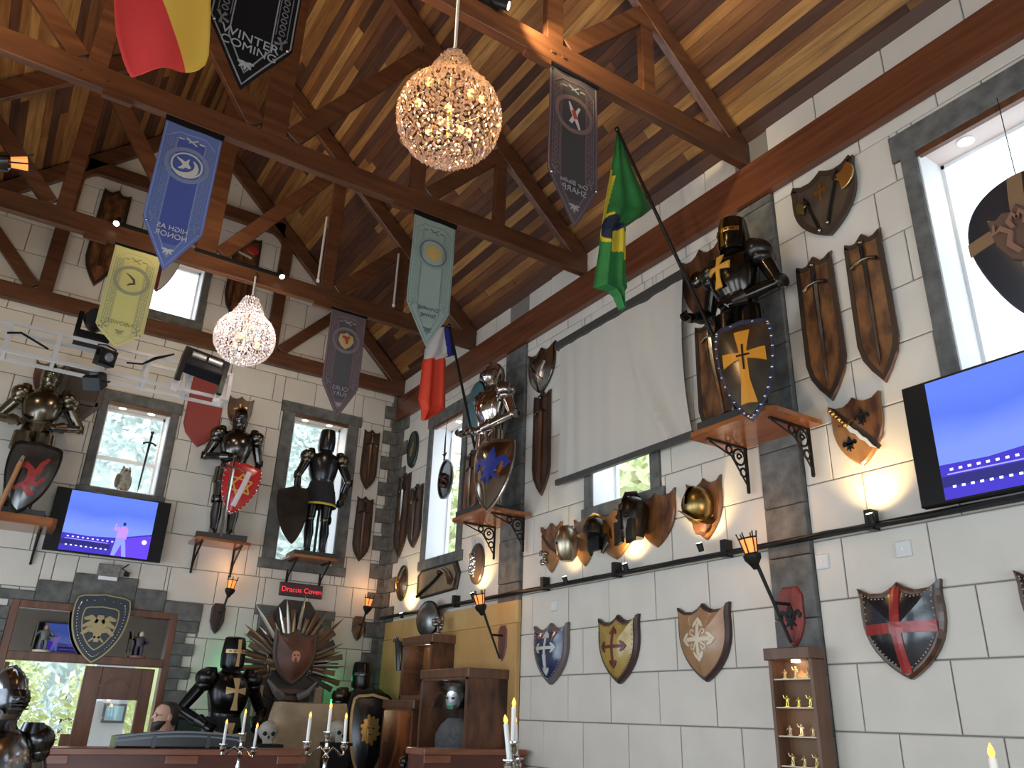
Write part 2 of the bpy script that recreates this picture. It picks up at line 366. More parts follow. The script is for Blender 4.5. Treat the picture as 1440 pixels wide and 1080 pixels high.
def window(n, o, M, opts={}, bars=(), green=False, head=True):
    e = structE('window_%d' % n); u0, u1, z0, z1 = o; cut = [o]
    for nm, r in frame_rects(o, **opts):
        cut.append(r)
        mb = MB(); mb.prism([(r[0], r[2]), (r[1], r[2]), (r[1], r[3]), (r[0], r[3])], .03, -.022, bev=.006, M=M); mb.build(nm, M_STONE, e)
    lin_ = MB()
    for a in ((u0, u0+.012, z0, z1), (u1-.012, u1, z0, z1), (u0, u1, z0, z0+.012)): lin_.box(a[0], a[1], .0, .30, a[2], a[3], M=M)
    lin_.build('reveal_lining', M_WHITE, e)
    MB().box(u0, u1, .03, .30, z1-.014, z1, M=M).build('reveal_soffit', mat('soffit_pink_white', (.62, .50, .44), .6), e)
    MB().box(u0, u1, -.01, .03, z1-.05, z1, M=M).build('head_board', M_BEAM, e)
    fr = MB()
    for a in ((u0, u0+.035, z0, z1), (u1-.035, u1, z0, z1), (u0, u1, z0, z0+.03), (u0, u1, z1-.045, z1-.015)): fr.box(a[0], a[1], .27, .31, a[2], a[3], M=M)
    for b in bars: fr.box(u0, u1, .265, .305, b-.022, b+.022, M=M)
    fr.build('window_frame', M_WHITE, e)
    MB().box(u0+.02, u1-.02, .286, .292, z0+.02, z1-.02, M=M).build('glass_pane', M_GLASS, e)
    return cut
cutR = [ (a, b, 0, EAVE) for a, b in PIL]
cutR += window(1, WR1, MR, dict(jamb=.11, lint=(0, .21), ext=.17)); cutR += window(2, WR2, MR, dict(lint=(0, .15))); cutR += window(3, WR3, MR)
cutB = window(4, WB1, MBK, dict(jamb=.10, lint=(0, .14), ext=.13), bars=(4.43,)); cutB += window(5, WB2, MBK, dict(jamb=.165, lint=(0, .15), ext=.20)); cutB += window(6, WB3, MBK, dict(jamb=.09, ext=.1, lint=(0, .12)))
# corner quoins on both walls
qb = structE('trim_1'); qr = structE('trim_2')
q = 0; z = 0.0; cut_q = []
while z < 6.0:
    wq = (.235 if q % 2 else .105)
    cutB.append((W-wq, W, z, z+.196)); MB().prism([(W-wq+.003, z+.003), (W, z+.003), (W, z+.193), (W-wq+.003, z+.193)], .02, -.02-.004*(q % 2), bev=.006, M=MBK).build('quoin_stone', M_DSTONE, qb)
    wq = (.20 if q % 2 else .36)
    cutR.append((-D, -D+wq, z, z+.196))
    if z < 5.6: MB().prism([(-D+.0, z+.003), (-D+wq-.003, z+.003), (-D+wq-.003, z+.193), (-D, z+.193)], .02, -.02-.004*(q % 2), bev=.006, M=MR).build('quoin_stone', M_DSTONE, qr)
    z += .196; q += 1
# stone pilasters of stacked slabs
for n, (a, b) in enumerate(PIL):
    e = structE('trim_%d' % (n+3)); z = 0.
    while z < 5.64:
        h = rnd.choice((.36, .42, .46)); z2 = min(z+h, 5.655)
        MB().prism([(a, z+.003), (b, z+.003), (b, z2-.003), (a, z2-.003)], .02, -.035+rnd.uniform(-.004, .004), bev=.006, M=MR).build('pilaster_slab', M_STONE, e); z = z2
# door surround stones: stepped lintel and toothed side
ds = structE('trim_5')
DS = [(-.35, .19, 2.64, 2.735), (.17, .53, 2.64, 2.74), (.53, .88, 2.64, 2.87), (.88, 1.55, 2.64, 2.985), (1.55, 1.89, 2.64, 2.88), (1.89, 2.33, 2.56, 2.765)]
z = 2.56; q = 0
while z > 0:
    wq = .11 if q % 2 else .23; hq = .13
    DS.append((2.06, 2.08+wq, z-hq, z)); DS.append((.33-.03-wq, .33, z-hq, z)); z -= hq; q += 1
for r in DS:
    cutB.append(r); MB().prism([(r[0]+.002, r[2]+.002), (r[1]-.002, r[2]+.002), (r[1]-.002, r[3]-.002), (r[0]+.002, r[3]-.002)], .02, -.025-rnd.uniform(0, .006), bev=.006, M=MBK).build('surround_stone', M_STONE, ds)
cutB.append((.30, 2.08, 0, 2.66))
# stone niche behind the throne
nt_ = structE('trim_6')
for r in ((2.97, 4.02, 2.72, 2.83), (3.03, 3.17, 1.0, 2.72), (3.84, 3.98, 1.0, 2.72)):
    cutB.append(r); MB().prism([(r[0], r[2]), (r[1], r[2]), (r[1], r[3]), (r[0], r[3])], .02, -.05, bev=.006, M=MBK).build('niche_stone', M_STONE, nt_)
MB().box(3.17, 3.84, -.012, .02, 1.0, 2.72, M=MBK).build('niche_back', M_STONE, nt_); cutB.append((3.17, 3.84, 1.0, 2.72))
print('blocks R', blocks(wr, -D, -1.2, 0.397, EAVE, cutR, MR, (-3.26, -2.44)))
print('blocks B', blocks(wb, -1.3, W, 0.397, ZR, cutB, MBK, (.37, .05), gable=True))
# walls outside the picture, with unseen openings shaped to send daylight onto the lower walls
mb = MB()
for r in rsub((RY-.3, D+.3, 0, EAVE+.05), [(-2.1, .1, .35, 3.1), (1.3, 3.5, .35, 3.1), (4.7, 6.9, .35, 3.1), (7.6, 9.4, .35, 3.1)]): mb.box(LX-.3, LX, r[0], r[1], r[2], r[3])  # the last opening is added for more light at the back
struct('wall_left', mb, M_BLOCK)
mb = MB()
for r in rsub((LX-.3, W+.3, 0, ZR), [(-1.4, 3.9, .4, 2.75)]):
    poly = clip(clip([(r[0], r[2]), (r[1], r[2]), (r[1], r[3]), (r[0], r[3])], SL, 1, EAVE+.1+SL*W), -SL, 1, EAVE+.1-SL*LX)
    if len(poly) > 2: mb.prism(poly, RY, RY-.3)
struct('wall_rear', mb, M_BLOCK)
# ------------------------------------------------------------------ boarded ceiling, two slopes
ang = math.atan(SL); LEN = (W+.12-XR)/math.cos(ang)
for side in (1, -1):
    x0 = W+.12 if side == 1 else LX-.12; z0 = EAVE-SL*.12
    dx, dz = -side*math.cos(ang), math.sin(ang); nx, nz = side*math.sin(ang), math.cos(ang)     # slope direction, outward normal
    mb = MB(); P = [(x0, z0), (x0+dx*LEN, z0+dz*LEN)]
    Mx = Matrix(((dx, 0, nx, x0), (0, 1, 0, 0), (dz, 0, nz, z0), (0, 0, 0, 1)))      # local x up the slope, y along, z outwards
    mb.box(-.25, LEN+.06, RY-.3, D+.32, .022, .12, M=Mx)  # unseen slab above the boards, put in to block light
    c = struct('ceiling', mb, M_MORTAR)
    wdt = .098; rows = int(LEN/wdt)+1
    for k in range(rows):
        y = (-1.2 if side == 1 else 1.5) + rnd.uniform(-1.6, 0); s0 = k*wdt; s1 = min(s0+wdt-.003, LEN)
        while y < D:
            y1 = min(y+rnd.uniform(1.5, 4.6), D) ; 
            if D-y1 < .3: y1 = D
            MB().box(s0, s1, y+.002, y1-.002, rnd.uniform(-.002, .002), .024, M=Mx).build('plank', M_PLANK, c); y = y1
    b = MB().box(-.01 if side == 1 else 0, .10, RY, D, -.035, -.003, M=Mx @ Matrix.Translation((.13, 0, 0)))
    b.build('eaves_board', mat('shaded_eaves_board', (.075, .03, .015), .5), c)  # dark tone holds the shadow strip along the eave
# wall plates
struct('trim_7', MB().box(W-.075, W, RY, D, 5.66, 6.02), M_BEAMY)
# ================================================================== ROOF TRUSSES
def bar(mb, a, b, wd, y0, y1):
    """straight member in the truss plane between (x,z) points, width wd"""
    d = Vector((b[0]-a[0], b[1]-a[1])).normalized(); n = Vector((-d.y, d.x))*wd/2
    poly = [(a[0]+n.x, a[1]+n.y), (a[0]-n.x, a[1]-n.y), (b[0]-n.x, b[1]-n.y), (b[0]+n.x, b[1]+n.y)]
    if area3(poly, (0, 1, 2)) < 0: poly.reverse()
    return mb.prism(poly, y1, y0, bev=.006)
def roofz(x): return EAVE + SL*((W-x) if x > XR else (x-LX))
TB, TT = 6.05, 6.26
def truss(y, label, king=True, th=.075, pads=()):
    t = thing('roof_truss', label, 'truss', (XR, y, TB), group=None)
    P = lambda mb, nm: mb.build(nm, M_BEAM, t, (-XR, -y, -TB))
    P(bar(MB(), (LX+.002, (TB+TT)/2), (W-.002, (TB+TT)/2), TT-TB, y, y+th), 'tie_beam')
    for s in (1, -1):
        X = lambda x: XR+s*(x-XR)
        P(bar(MB(), (X(W-.03), roofz(W-.03)-.19), (X(XR), ZR-.16), .19, y+.004, y+th-.004), 'rafter')
        xq, xo = 2.63, 3.57
        P(bar(MB(), (X(xq), TT), (X(xq), roofz(xq)-(.24 if king else .10)), .15 if king else .17, y+.006, y+th-.006), 'queen_post')
        if king: P(bar(MB(), (X(xo), TT), (X(xo), roofz(xo)-.24), .13, y+.006, y+th-.006), 'outer_post')
        P(bar(MB(), (X(xq+.13), TT+.02), (X(xo-.05), roofz(xo)-.32), .15, y+.008, y+th-.008), 'brace')
        if king: P(bar(MB(), (X(XR+.16), TT+.04), (X(xq-.06), roofz(xq)-.32), .165, y+.008, y+th-.008), 'brace')
    if king: P(bar(MB(), (XR, TT), (XR, ZR-.16), .22, y+.002, y+th-.002), 'king_post')
    else:
        a, b = 2.56, XR*2-2.56; poly = [(b, 8.10)]
        P(bar(MB(), (b, 8.2), (a, 8.2), .2, y+.004, y+th-.004), 'collar_beam')
        for s in (1, -1):
            X = lambda x: XR+s*(x-XR)
            pts = [(X(2.57), 8.11), (X(2.57), 7.86)]+[(X(2.32+.25*math.sin(a_)), 7.86+.25*(1-math.cos(a_))) if False else (X(2.57-.24*(1-math.cos(a_))), 7.86+.25*math.sin(a_)) for a_ in [PI/2*k/5 for k in range(1, 6)]]
            if area3(pts, (0, 1, 2)) == 0 or sum(pts[i-1][0]*pts[i][1]-pts[i][0]*pts[i-1][1] for i in range(len(pts))) < 0: pts.reverse()
            P(MB().prism(pts, y+th-.004, y+.004), 'corner_bracket')
    for px in pads: P(MB().box(px-.11, px+.11, y+.0, y+.05, TB-.045, TB), 'packing_block')
    for x in (-.3, -.1, 1.15, 1.3, 2.6, 2.7):
        P(MB().lathe([(0.001, -.012), (.013, -.01), (.016, 0), (.016, .01)], 8, M=Matrix.Translation((x, y, TB+.09+.03*((x*10) % 2 > 1))) @ Matrix.Rotation(PI/2, 4, 'X')), 'bolt_head')
    return t
truss(3.67, 'nearest dark timber roof truss, lamplit tie beam, crossing top right of the room', pads=(2.48,))
truss(5.92, 'second dark timber roof truss, carrying the blue banner and the pale green banner', pads=(.0, 2.5))
truss(8.28, 'third dark timber roof truss, carrying the yellow banner and the small clear chandelier', pads=(.15, 2.6))
truss(D-.10, 'timber truss fixed flat against the white gable wall at the far end', king=False, th=.08)
# ================================================================== SHAPES SHARED BY MANY THINGS
def chaikin(P, n=1, closed=False):
    for _ in range(n):
        Q = [] if closed else [P[0]]
        for i in range(len(P) if closed else len(P)-1):
            a, b = P[i], P[(i+1) % len(P)]
            Q += [(a[0]*.75+b[0]*.25, a[1]*.75+b[1]*.25), (a[0]*.25+b[0]*.75, a[1]*.25+b[1]*.75)]
        P = Q if closed else Q+[P[-1]]
    return P
def mir(left, top): return left + [(-x, z) for x, z in reversed(left[:-1])] + top
def sh3(w, h):      # three-pointed shield
    L = [(-.5, 0), (-.475, -.13), (-.485, -.30), (-.47, -.48), (-.40, -.66), (-.26, -.83), (-.10, -.95), (0, -1)]
    T = [(.36, -.075), (.2, -.085), (.09, -.045), (0, .02), (-.09, -.045), (-.2, -.085), (-.36, -.075)]
    return [(x*w, (z+.5)*h) for x, z in mir(chaikin(L), T)]
def shboard(w, h):  # long sword board
    k = w/h; L = [(-.5, 0), (-.46, -.10*k), (-.485, -.45), (-.49, -.74), (-.40, -.84), (-.2, -.93), (0, -1)]
    T = [(.34, -.10*k), (.17, -.10*k), (0, .08*k), (-.17, -.10*k), (-.34, -.10*k)]
    return [(x*w, (z+.5)*h) for x, z in mir(L, T)]
def shheat(w, h):   # knightly heater
    L = [(-.46, -.05), (-.5, -.18), (-.485, -.40), (-.41, -.62), (-.28, -.80), (-.12, -.94), (0, -1)]
    T = [(.36, -.015), (.2, -.005), (0, .015), (-.2, -.005), (-.36, -.015)]
    return [(x*w, (z+.5)*h) for x, z in mir(chaikin(L, 2), T)]
def scale_poly(p, s, c=(0, 0)): return [(c[0]+(x-c[0])*s, c[1]+(z-c[1])*s) for x, z in p]
def domef(poly, c, y0, bulge):
    def f(x, z):
        d = Vector((x-c[0], z-c[1])); L = d.length
        if L < 1e-6: return y0-bulge
        best = 1e9
        for i in range(len(poly)):
            a = Vector(poly[i])-Vector(c); b = Vector(poly[(i+1) % len(poly)])-Vector(c); e = b-a
            den = d.x*e.y-d.y*e.x
            if abs(den) < 1e-12: continue
            t = (a.x*e.y-a.y*e.x)/den; u = (a.x*d.y-a.y*d.x)/den
            if t > 0 and -.001 <= u <= 1.001: best = min(best, t)
        q = min(1, 1/best)
        return y0-bulge*(1-q*q)
    return f
def cross_latin(mb, f, cx, cz, w, h, t, flare=1.0, zc=.3, th=.006, mi=0):
    top, bot = cz+h*zc, cz-h*(1-zc)
    mb.strip(lin((cx, cz+h*zc), (cx, bot), 10), [t*flare-(t*flare-t)*min(1, min(i, 10-i)/3) for i in range(11)], f, th, mi)
    mb.strip(lin((cx-w/2, cz), (cx+w/2, cz), 8), [t*flare-(t*flare-t)*min(1, min(i, 8-i)/3) for i in range(9)], f, th+.001, mi)
def flory(mb, f, cx, cz, w, h, t, zc=.4, lily=True):
    """cross with trefoil ends"""
    cross_latin(mb, f, cx, cz, w, h, t, 1, zc)
    for x, z, dx, dz in ((cx-w/2, cz, -1, 0), (cx+w/2, cz, 1, 0), (cx, cz+h*zc, 0, 1), (cx, cz-h*(1-zc), 0, -1)):
        mb.strip([(x-dz*t*1.5-dx*t*.9, z+dx*t*1.5-dz*t*.9), (x-dz*t*.9, z+dx*t*.9), (x+dx*t*.9, z+dz*t*.9), (x+dz*t*.9, z-dx*t*.9), (x+dz*t*1.5-dx*t*.9, z-dx*t*1.5-dz*t*.9)], [t*.5, t*.9, t*1.2, t*.9, t*.5], f, .009)
def fleur(mb, f, cx, cz, s):
    mb.strip([(cx, cz+s*.55), (cx, cz+s*.3), (cx, cz+s*.1), (cx, cz-s*.12), (cx, cz-s*.5)], [s*.02, s*.26, s*.30, s*.14, s*.05], f, .008)
    for q in (1, -1):
        mb.strip([(cx+q*s*.10, cz-s*.08), (cx+q*s*.22, cz+s*.12), (cx+q*s*.38, cz+s*.18), (cx+q*s*.47, cz+s*.06), (cx+q*s*.40, cz-s*.06)], [s*.14, s*.17, s*.18, s*.15, s*.08], f, .008)
        mb.strip([(cx+q*s*.06, cz-s*.16), (cx+q*s*.16, cz-s*.30), (cx+q*s*.25, cz-s*.36)], [s*.10, s*.10, s*.05], f, .008)
    mb.strip([(cx-s*.22, cz-s*.11), (cx+s*.22, cz-s*.11)], s*.09, f, .010)
def sword(parent, L, y, top, x=0., tilt=0., blade=None, hilt=None, gw=None, bw=.045, grip=.20, curve=0.):
    """sword hanging point down on a board; top = z of the pommel"""
    blade = blade or M_STEEL; hilt = hilt or M_BRONZE; gw = gw or .2
    M = Matrix.Translation((x, y, top)) @ Matrix.Rotation(tilt, 4, 'Y')
    zg = -grip
    mb = MB(); n = 8
    vs, fs = [], []
    for i in range(n+1):
        q = i/n; z = zg-(L-grip)*q; wd = bw/2*(1-.45*q) if q < .93 else bw*.06; cx = curve*math.sin(q*PI*.5)**2
        vs += [(cx-wd, 0, z), (cx, -.012, z), (cx+wd, 0, z), (cx, .006, z)]
    for i in range(n):
        for k in range(4): fs.append((4*i+k, 4*i+4+k, 4*i+4+(k+1) % 4, 4*i+(k+1) % 4))
    mb.add(vs, fs, M=M); mb.build('blade', blade, parent)
    MB().tube([(-gw/2, -.006, zg-.03), (-gw/4, -.006, zg-.004), (0, -.006, zg), (gw/4, -.006, zg-.004), (gw/2, -.006, zg-.03)], [.014, .011, .014, .011, .014], 8, M=M).build('guard', hilt, parent)
    MB().tube([(0, -.006, zg), (0, -.006, zg*.5), (0, -.006, -.03)], [.013, .017, .012], 8, M=M).build('grip', M_BLKL, parent)
    MB().ball((0, -.006, -.018), .024, 10, 6, M=M).build('pommel', hilt, parent)
def spot(wall, tl, tr, b, off=.0, tip=.5):
    """three picture points (two top corners, lowest point) -> location on the wall, width, height"""
    f = onR if wall == 'R' else onB; base = (W if wall == 'R' else D)-off
    A, B, C = f(*tl, base), f(*tr, base), f(*b, base)
    if wall == 'R': ul, ur, ub = -A.y, -B.y, -C.y
    else: ul, ur, ub = A.x, B.x, C.x
    w = ur-ul; zt = (A.z+B.z)/2; h = zt-C.z; u = ((ul+ur)/2*(1-tip)+ub*tip); zc = (zt+C.z)/2
    return ((base, -u, zc) if wall == 'R' else (u, base, zc)), (RZ if wall == 'R' else 0.), w, h
def board(parent, poly, th, m, edge=None, bev=.012, name='board'):
    MB().prism(poly, 0, -th, bev=bev).build(name, m, parent)
    if edge:
        e = MB(); e.strip(scale_poly(poly, .945), min(.045, .12*abs(poly[0][0]*2)), flat(-th), .004, closed=True); e.build('edge_band', edge, parent)
def sword_board(wall, tl, tr, b, label, m=None, group=None, off=.0, swL=.86, blade=None, hilt=None, gw=.16, grip=.17, tilt=0., edge=M_WOODE, double=0., bw=.04, curve=0., nosword=False):
    loc, rz, w, h = spot(wall, tl, tr, b, off)
    t = thing('sword_plaque', label, 'plaque', loc, rz, group)
    board(t, shboard(w, h), .032, m or M_WOODM, edge)
    if nosword: return t, w, h
    sword(t, h*swL, -.046, h*.5-h*.04, 0, tilt, blade, hilt, gw, bw, grip, curve)
    return t, w, h
# ================================================================== RIGHT WALL: PLAQUES AND SHIELDS
# shield with a pair of axes
loc, rz, w, h = spot('R', (1119, 267), (1205, 220), (1168, 333))
t = thing('axe_shield', 'dark three-pointed shield plaque with two axes and a gold cross, under the wall plate', 'shield', loc, rz)
board(t, sh3(w, h), .045, mat('smoky_dark_board', (.085, .058, .038), .4, col2=(.03, .02, .014), scale=4, coat=.4), M_WOODE)
f_ = flat(-.045)
e = MB(); cross_latin(e, f_, -.02, .12, .10, .15, .022, 1.5, .4); e.build('gold_cross', M_BRASS, t)
for (x0, z0, x1, z1, sgn, nm) in ((-.06, -.22, -.145, .08, -1, 'small'), (.015, -.19, .135, .16, 1, 'large')):
    MB().tube([(x0, -.062, z0), (x1, -.062, z1)], .0095, 8).build('axe_handle', M_BLACK, t)
    MB().ball((x0, -.062, z0), .018, 8, 6).build('axe_pommel', M_STEEL, t)
    d = Vector((x1-x0, z1-z0)).normalized(); k = .75 if sgn < 0 else 1.25
    hd = MB(); P0 = (x1-d.x*.02, z1-d.y*.02); n = Vector((sgn*d.y, -sgn*d.x)) if sgn > 0 else Vector((-d.y, d.x))
    arc = [(.050+.075*math.cos(a_)*1.0, .088*math.sin(a_)) for a_ in [math.radians(-80+16*i) for i in RNG(11)]]
    loc_ = [(0, -.018)]+[(.035, -.030)]+arc+[(.035, .030), (0, .018)]
    pts = [(P0[0]+n.x*u_*k+d.x*v_*k, P0[1]+n.y*u_*k+d.y*v_*k) for u_, v_ in loc_]
    if sum(pts[i-1][0]*pts[i][1]-pts[i][0]*pts[i-1][1] for i in range(len(pts))) < 0: pts.reverse()
    hd.prism(pts, -.058, -.072, bev=.004); hd.build('axe_head', mat('bright_axe_brass', (.95, .72, .32), .22, 1) if sgn > 0 else mat('tarnished_brass', (.30, .24, .10), .35, 1), t)
    MB().tube([(x1, -.062, z1), (x1+d.x*.05, -.062, z1+d.y*.05)], [.014, .004], 8).build('axe_spike', M_DKSTEEL, t)
    MB().box(P0[0]-.016, P0[0]+.016, -.080, -.05, P0[1]-.016, P0[1]+.016).build('axe_socket', M_BLACK, t)
sword_board('R', (1121, 374), (1171, 357), (1173, 564), 'burl wood board with a curled-guard sword, lower of two by the big window', hilt=M_BRONZE, gw=.2)
sword_board('R', (1188, 347), (1238, 321), (1249, 538), 'burl wood board with a long straight sword, nearer the big window than its twin', gw=.2, hilt=M_BRONZE, grip=.16, bw=.03)
# wooden shield with a wavy dagger
loc, rz, w, h = spot('R', (1171, 572), (1243, 549), (1212, 656))
t = thing('dagger_shield', 'honey brown shield plaque with a slanting wavy dagger and a black lily', 'shield', loc, rz)
P = sh3(w, h); board(t, P, .03, M_WOODL)
half = clip(P, -1, -1.05, -.0); MB().prism(half, -.029, -.036, bev=.002).build('upper_half_panel', M_WOODM, t)
e = MB(); e.strip([(-w*.42, h*.40), (-w*.2, h*.2), (0, -.0), (w*.2, -h*.16), (w*.38, -h*.32)], [.05, .05, .06, .05, .03], flat(-.034), .004); e.build('dark_band', M_WOODE, t)
e = MB(); fleur(e, flat(-.036), w*.14, h*.17, .11); e.build('black_lily', M_BLKPL, t)
e = MB(); fleur(e, flat(-.03), -w*.16, -h*.16, .10); e.strip([(-w*.16-.05, -h*.17), (-w*.16+.05, -h*.15)], .014, flat(-.03), .008); e.build('black_cross_lily', M_BLKPL, t)
e = MB(); pts = [(-w*.14+i*.031, h*.10-i*.034+.006*(-1)**i) for i in RNG(7)]; e.strip(pts, [.022, .03, .026, .026, .022, .018, .004], flat(-.047), .008); e.build('wavy_blade', mat('pale_silver', (.68, .68, .66), .35, .25), t)
e = MB(); [e.ball((-w*.43+i*.021, -.052, h*.40-i*.026), .017+.004*(i % 2), 8, 6) for i in RNG(6)]; e.strip([(-w*.2-.04, h*.13), (-w*.14, h*.10), (-w*.1+.03, h*.17)], .018, flat(-.05), .01); e.build('gold_hilt', M_BRASS, t)
# painted leather shields along the lower wall
def leather_shield(tl, tr, b, label, m, rim, deco, bulge=.05, inner=.86, group='leather covered shields on the lower right wall'):
    loc, rz, w, h = spot('R', tl, tr, b); t = thing('leather_shield', label, 'shield', loc, rz, group)
    P = sh3(w, h); MB().prism(P, 0, -.05, bev=.018).build('rim', rim, t)
    Q = scale_poly(P, inner, (0, .0)); MB().dome(Q, (0, .02*h), -.052, bulge).build('leather_face', m, t)
    f = domef(Q, (0, .02*h), -.052, bulge); deco(t, f, w, h, Q)
    return t
def studs(t, Q, f, m, n=3, r=.005, s=.96):
    e = MB(); R = scale_poly(Q, s)
    for i in range(len(R)):
        a, b_ = R[i], R[(i+1) % len(R)]; L = math.dist(a, b_); k = max(1, int(L/.022))
        for j in range(k): x, z = a[0]+(b_[0]-a[0])*j/k, a[1]+(b_[1]-a[1])*j/k; e.ball((x, f(x, z)-.001, z), r, 5, 4)
    e.build('stud_row', m, t, kind='stuff')
def d_red(t, f, w, h, Q):
    e = MB(); e.strip(lin((-w*.01, h*.455), (w*.0, -h*.44), 12), .062, f, .007); e.strip(lin((-w*.415, h*.02), (w*.415, h*.02), 10), .062, f, .008); e.build('red_cross', mat('red_leather', (.36, .022, .02), .35, var=.3, scale=8, coat=.3), t); studs(t, Q, f, mat('tan_stud', (.45, .32, .2), .4))
leather_shield((1207, 828), (1324, 815), (1287, 956), 'large black leather shield with a plain red cross', M_BLKL, M_WOODD, d_red)
def d_tan(t, f, w, h, Q):
    e = MB(); flory(e, f, 0, .02, w*.44, h*.42, .03, .5)
    for a in (45, 135, 225, 315):
        c = Vector((math.cos(math.radians(a)), math.sin(math.radians(a))))
        pts = [(c.x*r_+(-c.y)*s_, .02+c.y*r_+c.x*s_) for r_, s_ in ((.02, 0), (.05, .012), (.085, .02), (.095, 0), (.085, -.018), (.06, -.01))]; e.strip(pts, .012, f, .006)
    e.build('cream_floral_cross', M_CREAM, t)
leather_shield((952.6, 856), (1025, 846), (1001, 959), 'tan leather shield with a cream floral cross and dark rim', mat('tan_leather', (.40, .21, .10), .38, var=.3, scale=5, coat=.35), mat('dark_brown_rim', (.045, .022, .02), .4), d_tan, inner=.89)
def d_yel(t, f, w, h, Q):
    e = MB(); flory(e, f, 0, .02, w*.46, h*.48, .026, .48); e.build('maroon_cross', mat('maroon_leather', (.12, .02, .02), .4), t); studs(t, Q, f, M_WOODD)
leather_shield((841, 870), (897, 864), (878, 962), 'mustard yellow leather shield with a maroon cross', mat('mustard_leather', (.42, .27, .05), .32, var=.25, scale=5, coat=.4), mat('dark_brown_rim', (.04, .02, .02)), d_yel)
def d_blu(t, f, w, h, Q):
    e = MB(); flory(e, f, 0, .05, w*.42, h*.58, .028, .36); e.strip([(0, -h*.02), (0, -h*.2), (0, -h*.34)], [.05, .036, .004], f, .010); e.build('silver_sword_cross', mat('pale_grey_leather', (.52, .5, .46), .4), t); studs(t, Q, f, mat('grey_stud', (.35, .36, .4), .4))
leather_shield((752.6, 881), (800, 875), (779, 963), 'navy blue leather shield with a pale sword-shaped cross', M_NAVY, mat('grey_brown_rim', (.13, .10, .09), .45), d_blu)
leather_shield((1432, 801), (1560, 788), (1515, 930), 'dark shield cut off by the picture edge', M_BLKL, M_WOODD, d_red)
# helmets mounted on shield plaques
def helm_plaque(tl, tr, b, label, m=None):
    loc, rz, w, h = spot('R', tl, tr, b); t = thing('helmet_plaque', label, 'plaque', loc, rz, 'helmets mounted on shield boards')
    board(t, sh3(w, h), .028, m or M_WOODM); return t, w, h
t, w, h = helm_plaque((962, 683), (1011, 668), (1000, 759), 'shield board with a golden morion helmet, rightmost of the helmet row')
MOR = mat('golden_morion_steel', (.36, .25, .09), .3, 1, var=.35, scale=6)
MB().ball((0, -.06, .02), (.13, .13, .15), 16, 10).build('helmet_bowl', MOR, t)
e = MB(); n = 20; vs = []; fs = []
for i in RNG(n):
    a = 2*PI*i/n; 
    for r_ in (1, 1.35): vs.append((.125*r_*math.cos(a), -.06+.125*r_*math.sin(a)*.9, -.03+.10*abs(math.sin(a))**2*(r_-.9)*2.2+(-.02 if r_ > 1 else 0)))
for i in RNG(n): j = (i+1) % n; fs.append((2*i, 2*i+1, 2*j+1, 2*j))
e.add(vs, fs, sm=True); e.build('helmet_brim', MOR, t, (0, 0, 0), (.5, .5, 0))
MB().strip([(math.sin(a)*.0+0, math.cos(a)*.16+.01) for a in [PI*(-.5+i/8) for i in RNG(9)]], .012, lambda x, z: -.06-.12*math.sqrt(max(0, 1-((z-.01)/.165)**2)), .03).build('helmet_comb', MOR, t)
MB().tube([(0, -.03, -.14), (0, -.05, -.20)], [.09, .05], 12, fy=.5).build('chin_mount', M_WOODD, t)
t, w, h = helm_plaque((893, 703), (946, 686), (931, 769), 'shield board with a dark corinthian helmet, in front of the half covered window')
DK = mat('dark_antique_helmet', (.10, .085, .07), .3, 1, var=.5, scale=6)
X = -.13
MB().loft([(X, -.09, -.16, .085, .10), (X, -.09, -.08, .105, .125), (X, -.085, .04, .125, .145), (X, -.08, .12, .115, .135), (X, -.075, .18, .075, .09), (X, -.07, .205, .02, .03)], 16).build('helmet_bowl', DK, t)
e = MB()
for q in (1, -1): e.prism([(X+q*.075-.045, -.22), (X+q*.075+.045, -.20), (X+q*.075+.05, -.02), (X+q*.075-.05, -.02)], -.16, -.20, bev=.006)
e.box(X-.012, X+.012, -.235, -.20, -.10, .06); e.build('cheek_guard', DK, t)
e = MB()
for q in (1, -1): e.ball((X+q*.05, -.205, .015), (.035, .02, .022), 10, 6)
e.build('eye_hole', M_BLKPL, t)
MB().tube([(X, -.20, .14), (X, -.15, .215), (X, -.05, .24), (X, .0, .2)], [.012, .022, .024, .014], 8).build('helmet_crest', DK, t)
t, w, h = helm_plaque((832, 731), (886, 706), (878, 785), 'shield board with a crested helmet with hanging cheek pieces, middle of the helmet row', M_WOODL)
X = -.09
MB().loft([(X, -.09, -.02, .11, .12), (X, -.09, .05, .115, .125), (X, -.09, .11, .085, .10), (X, -.09, .14, .03, .03)], 16).build('helmet_bowl', DK, t)
e = MB(); e.tube([(X-.08, -.09, -.02), (X-.1, -.09, -.1), (X-.06, -.10, -.19)], [.03, .04, .02], 8, fy=.6); e.tube([(X+.1, -.06, -.02), (X+.11, -.07, -.1), (X+.07, -.08, -.19)], [.03, .05, .02], 8, fy=.6); e.build('cheek_guard', DK, t)
MB().loft([(X, -.11, -.035, .15, .17), (X, -.11, -.02, .12, .14)], 16).build('helmet_brim', DK, t)
MB().tube([(X, -.20, .12), (X, -.12, .165), (X, -.03, .16)], [.01, .02, .012], 8).build('helmet_crest', M_BRASS, t)
MB().box(X-.07, X+.07, -.12, -.08, -.16, -.03).build('helmet_shade_block', M_BLKPL, t)  # black block standing for the shade inside the open helmet
t, w, h = helm_plaque((805, 735), (836, 720), (828, 796), 'shield board with a pale steel helmet, second from the corner end of the helmet row', M_WOODL)
X = -.06
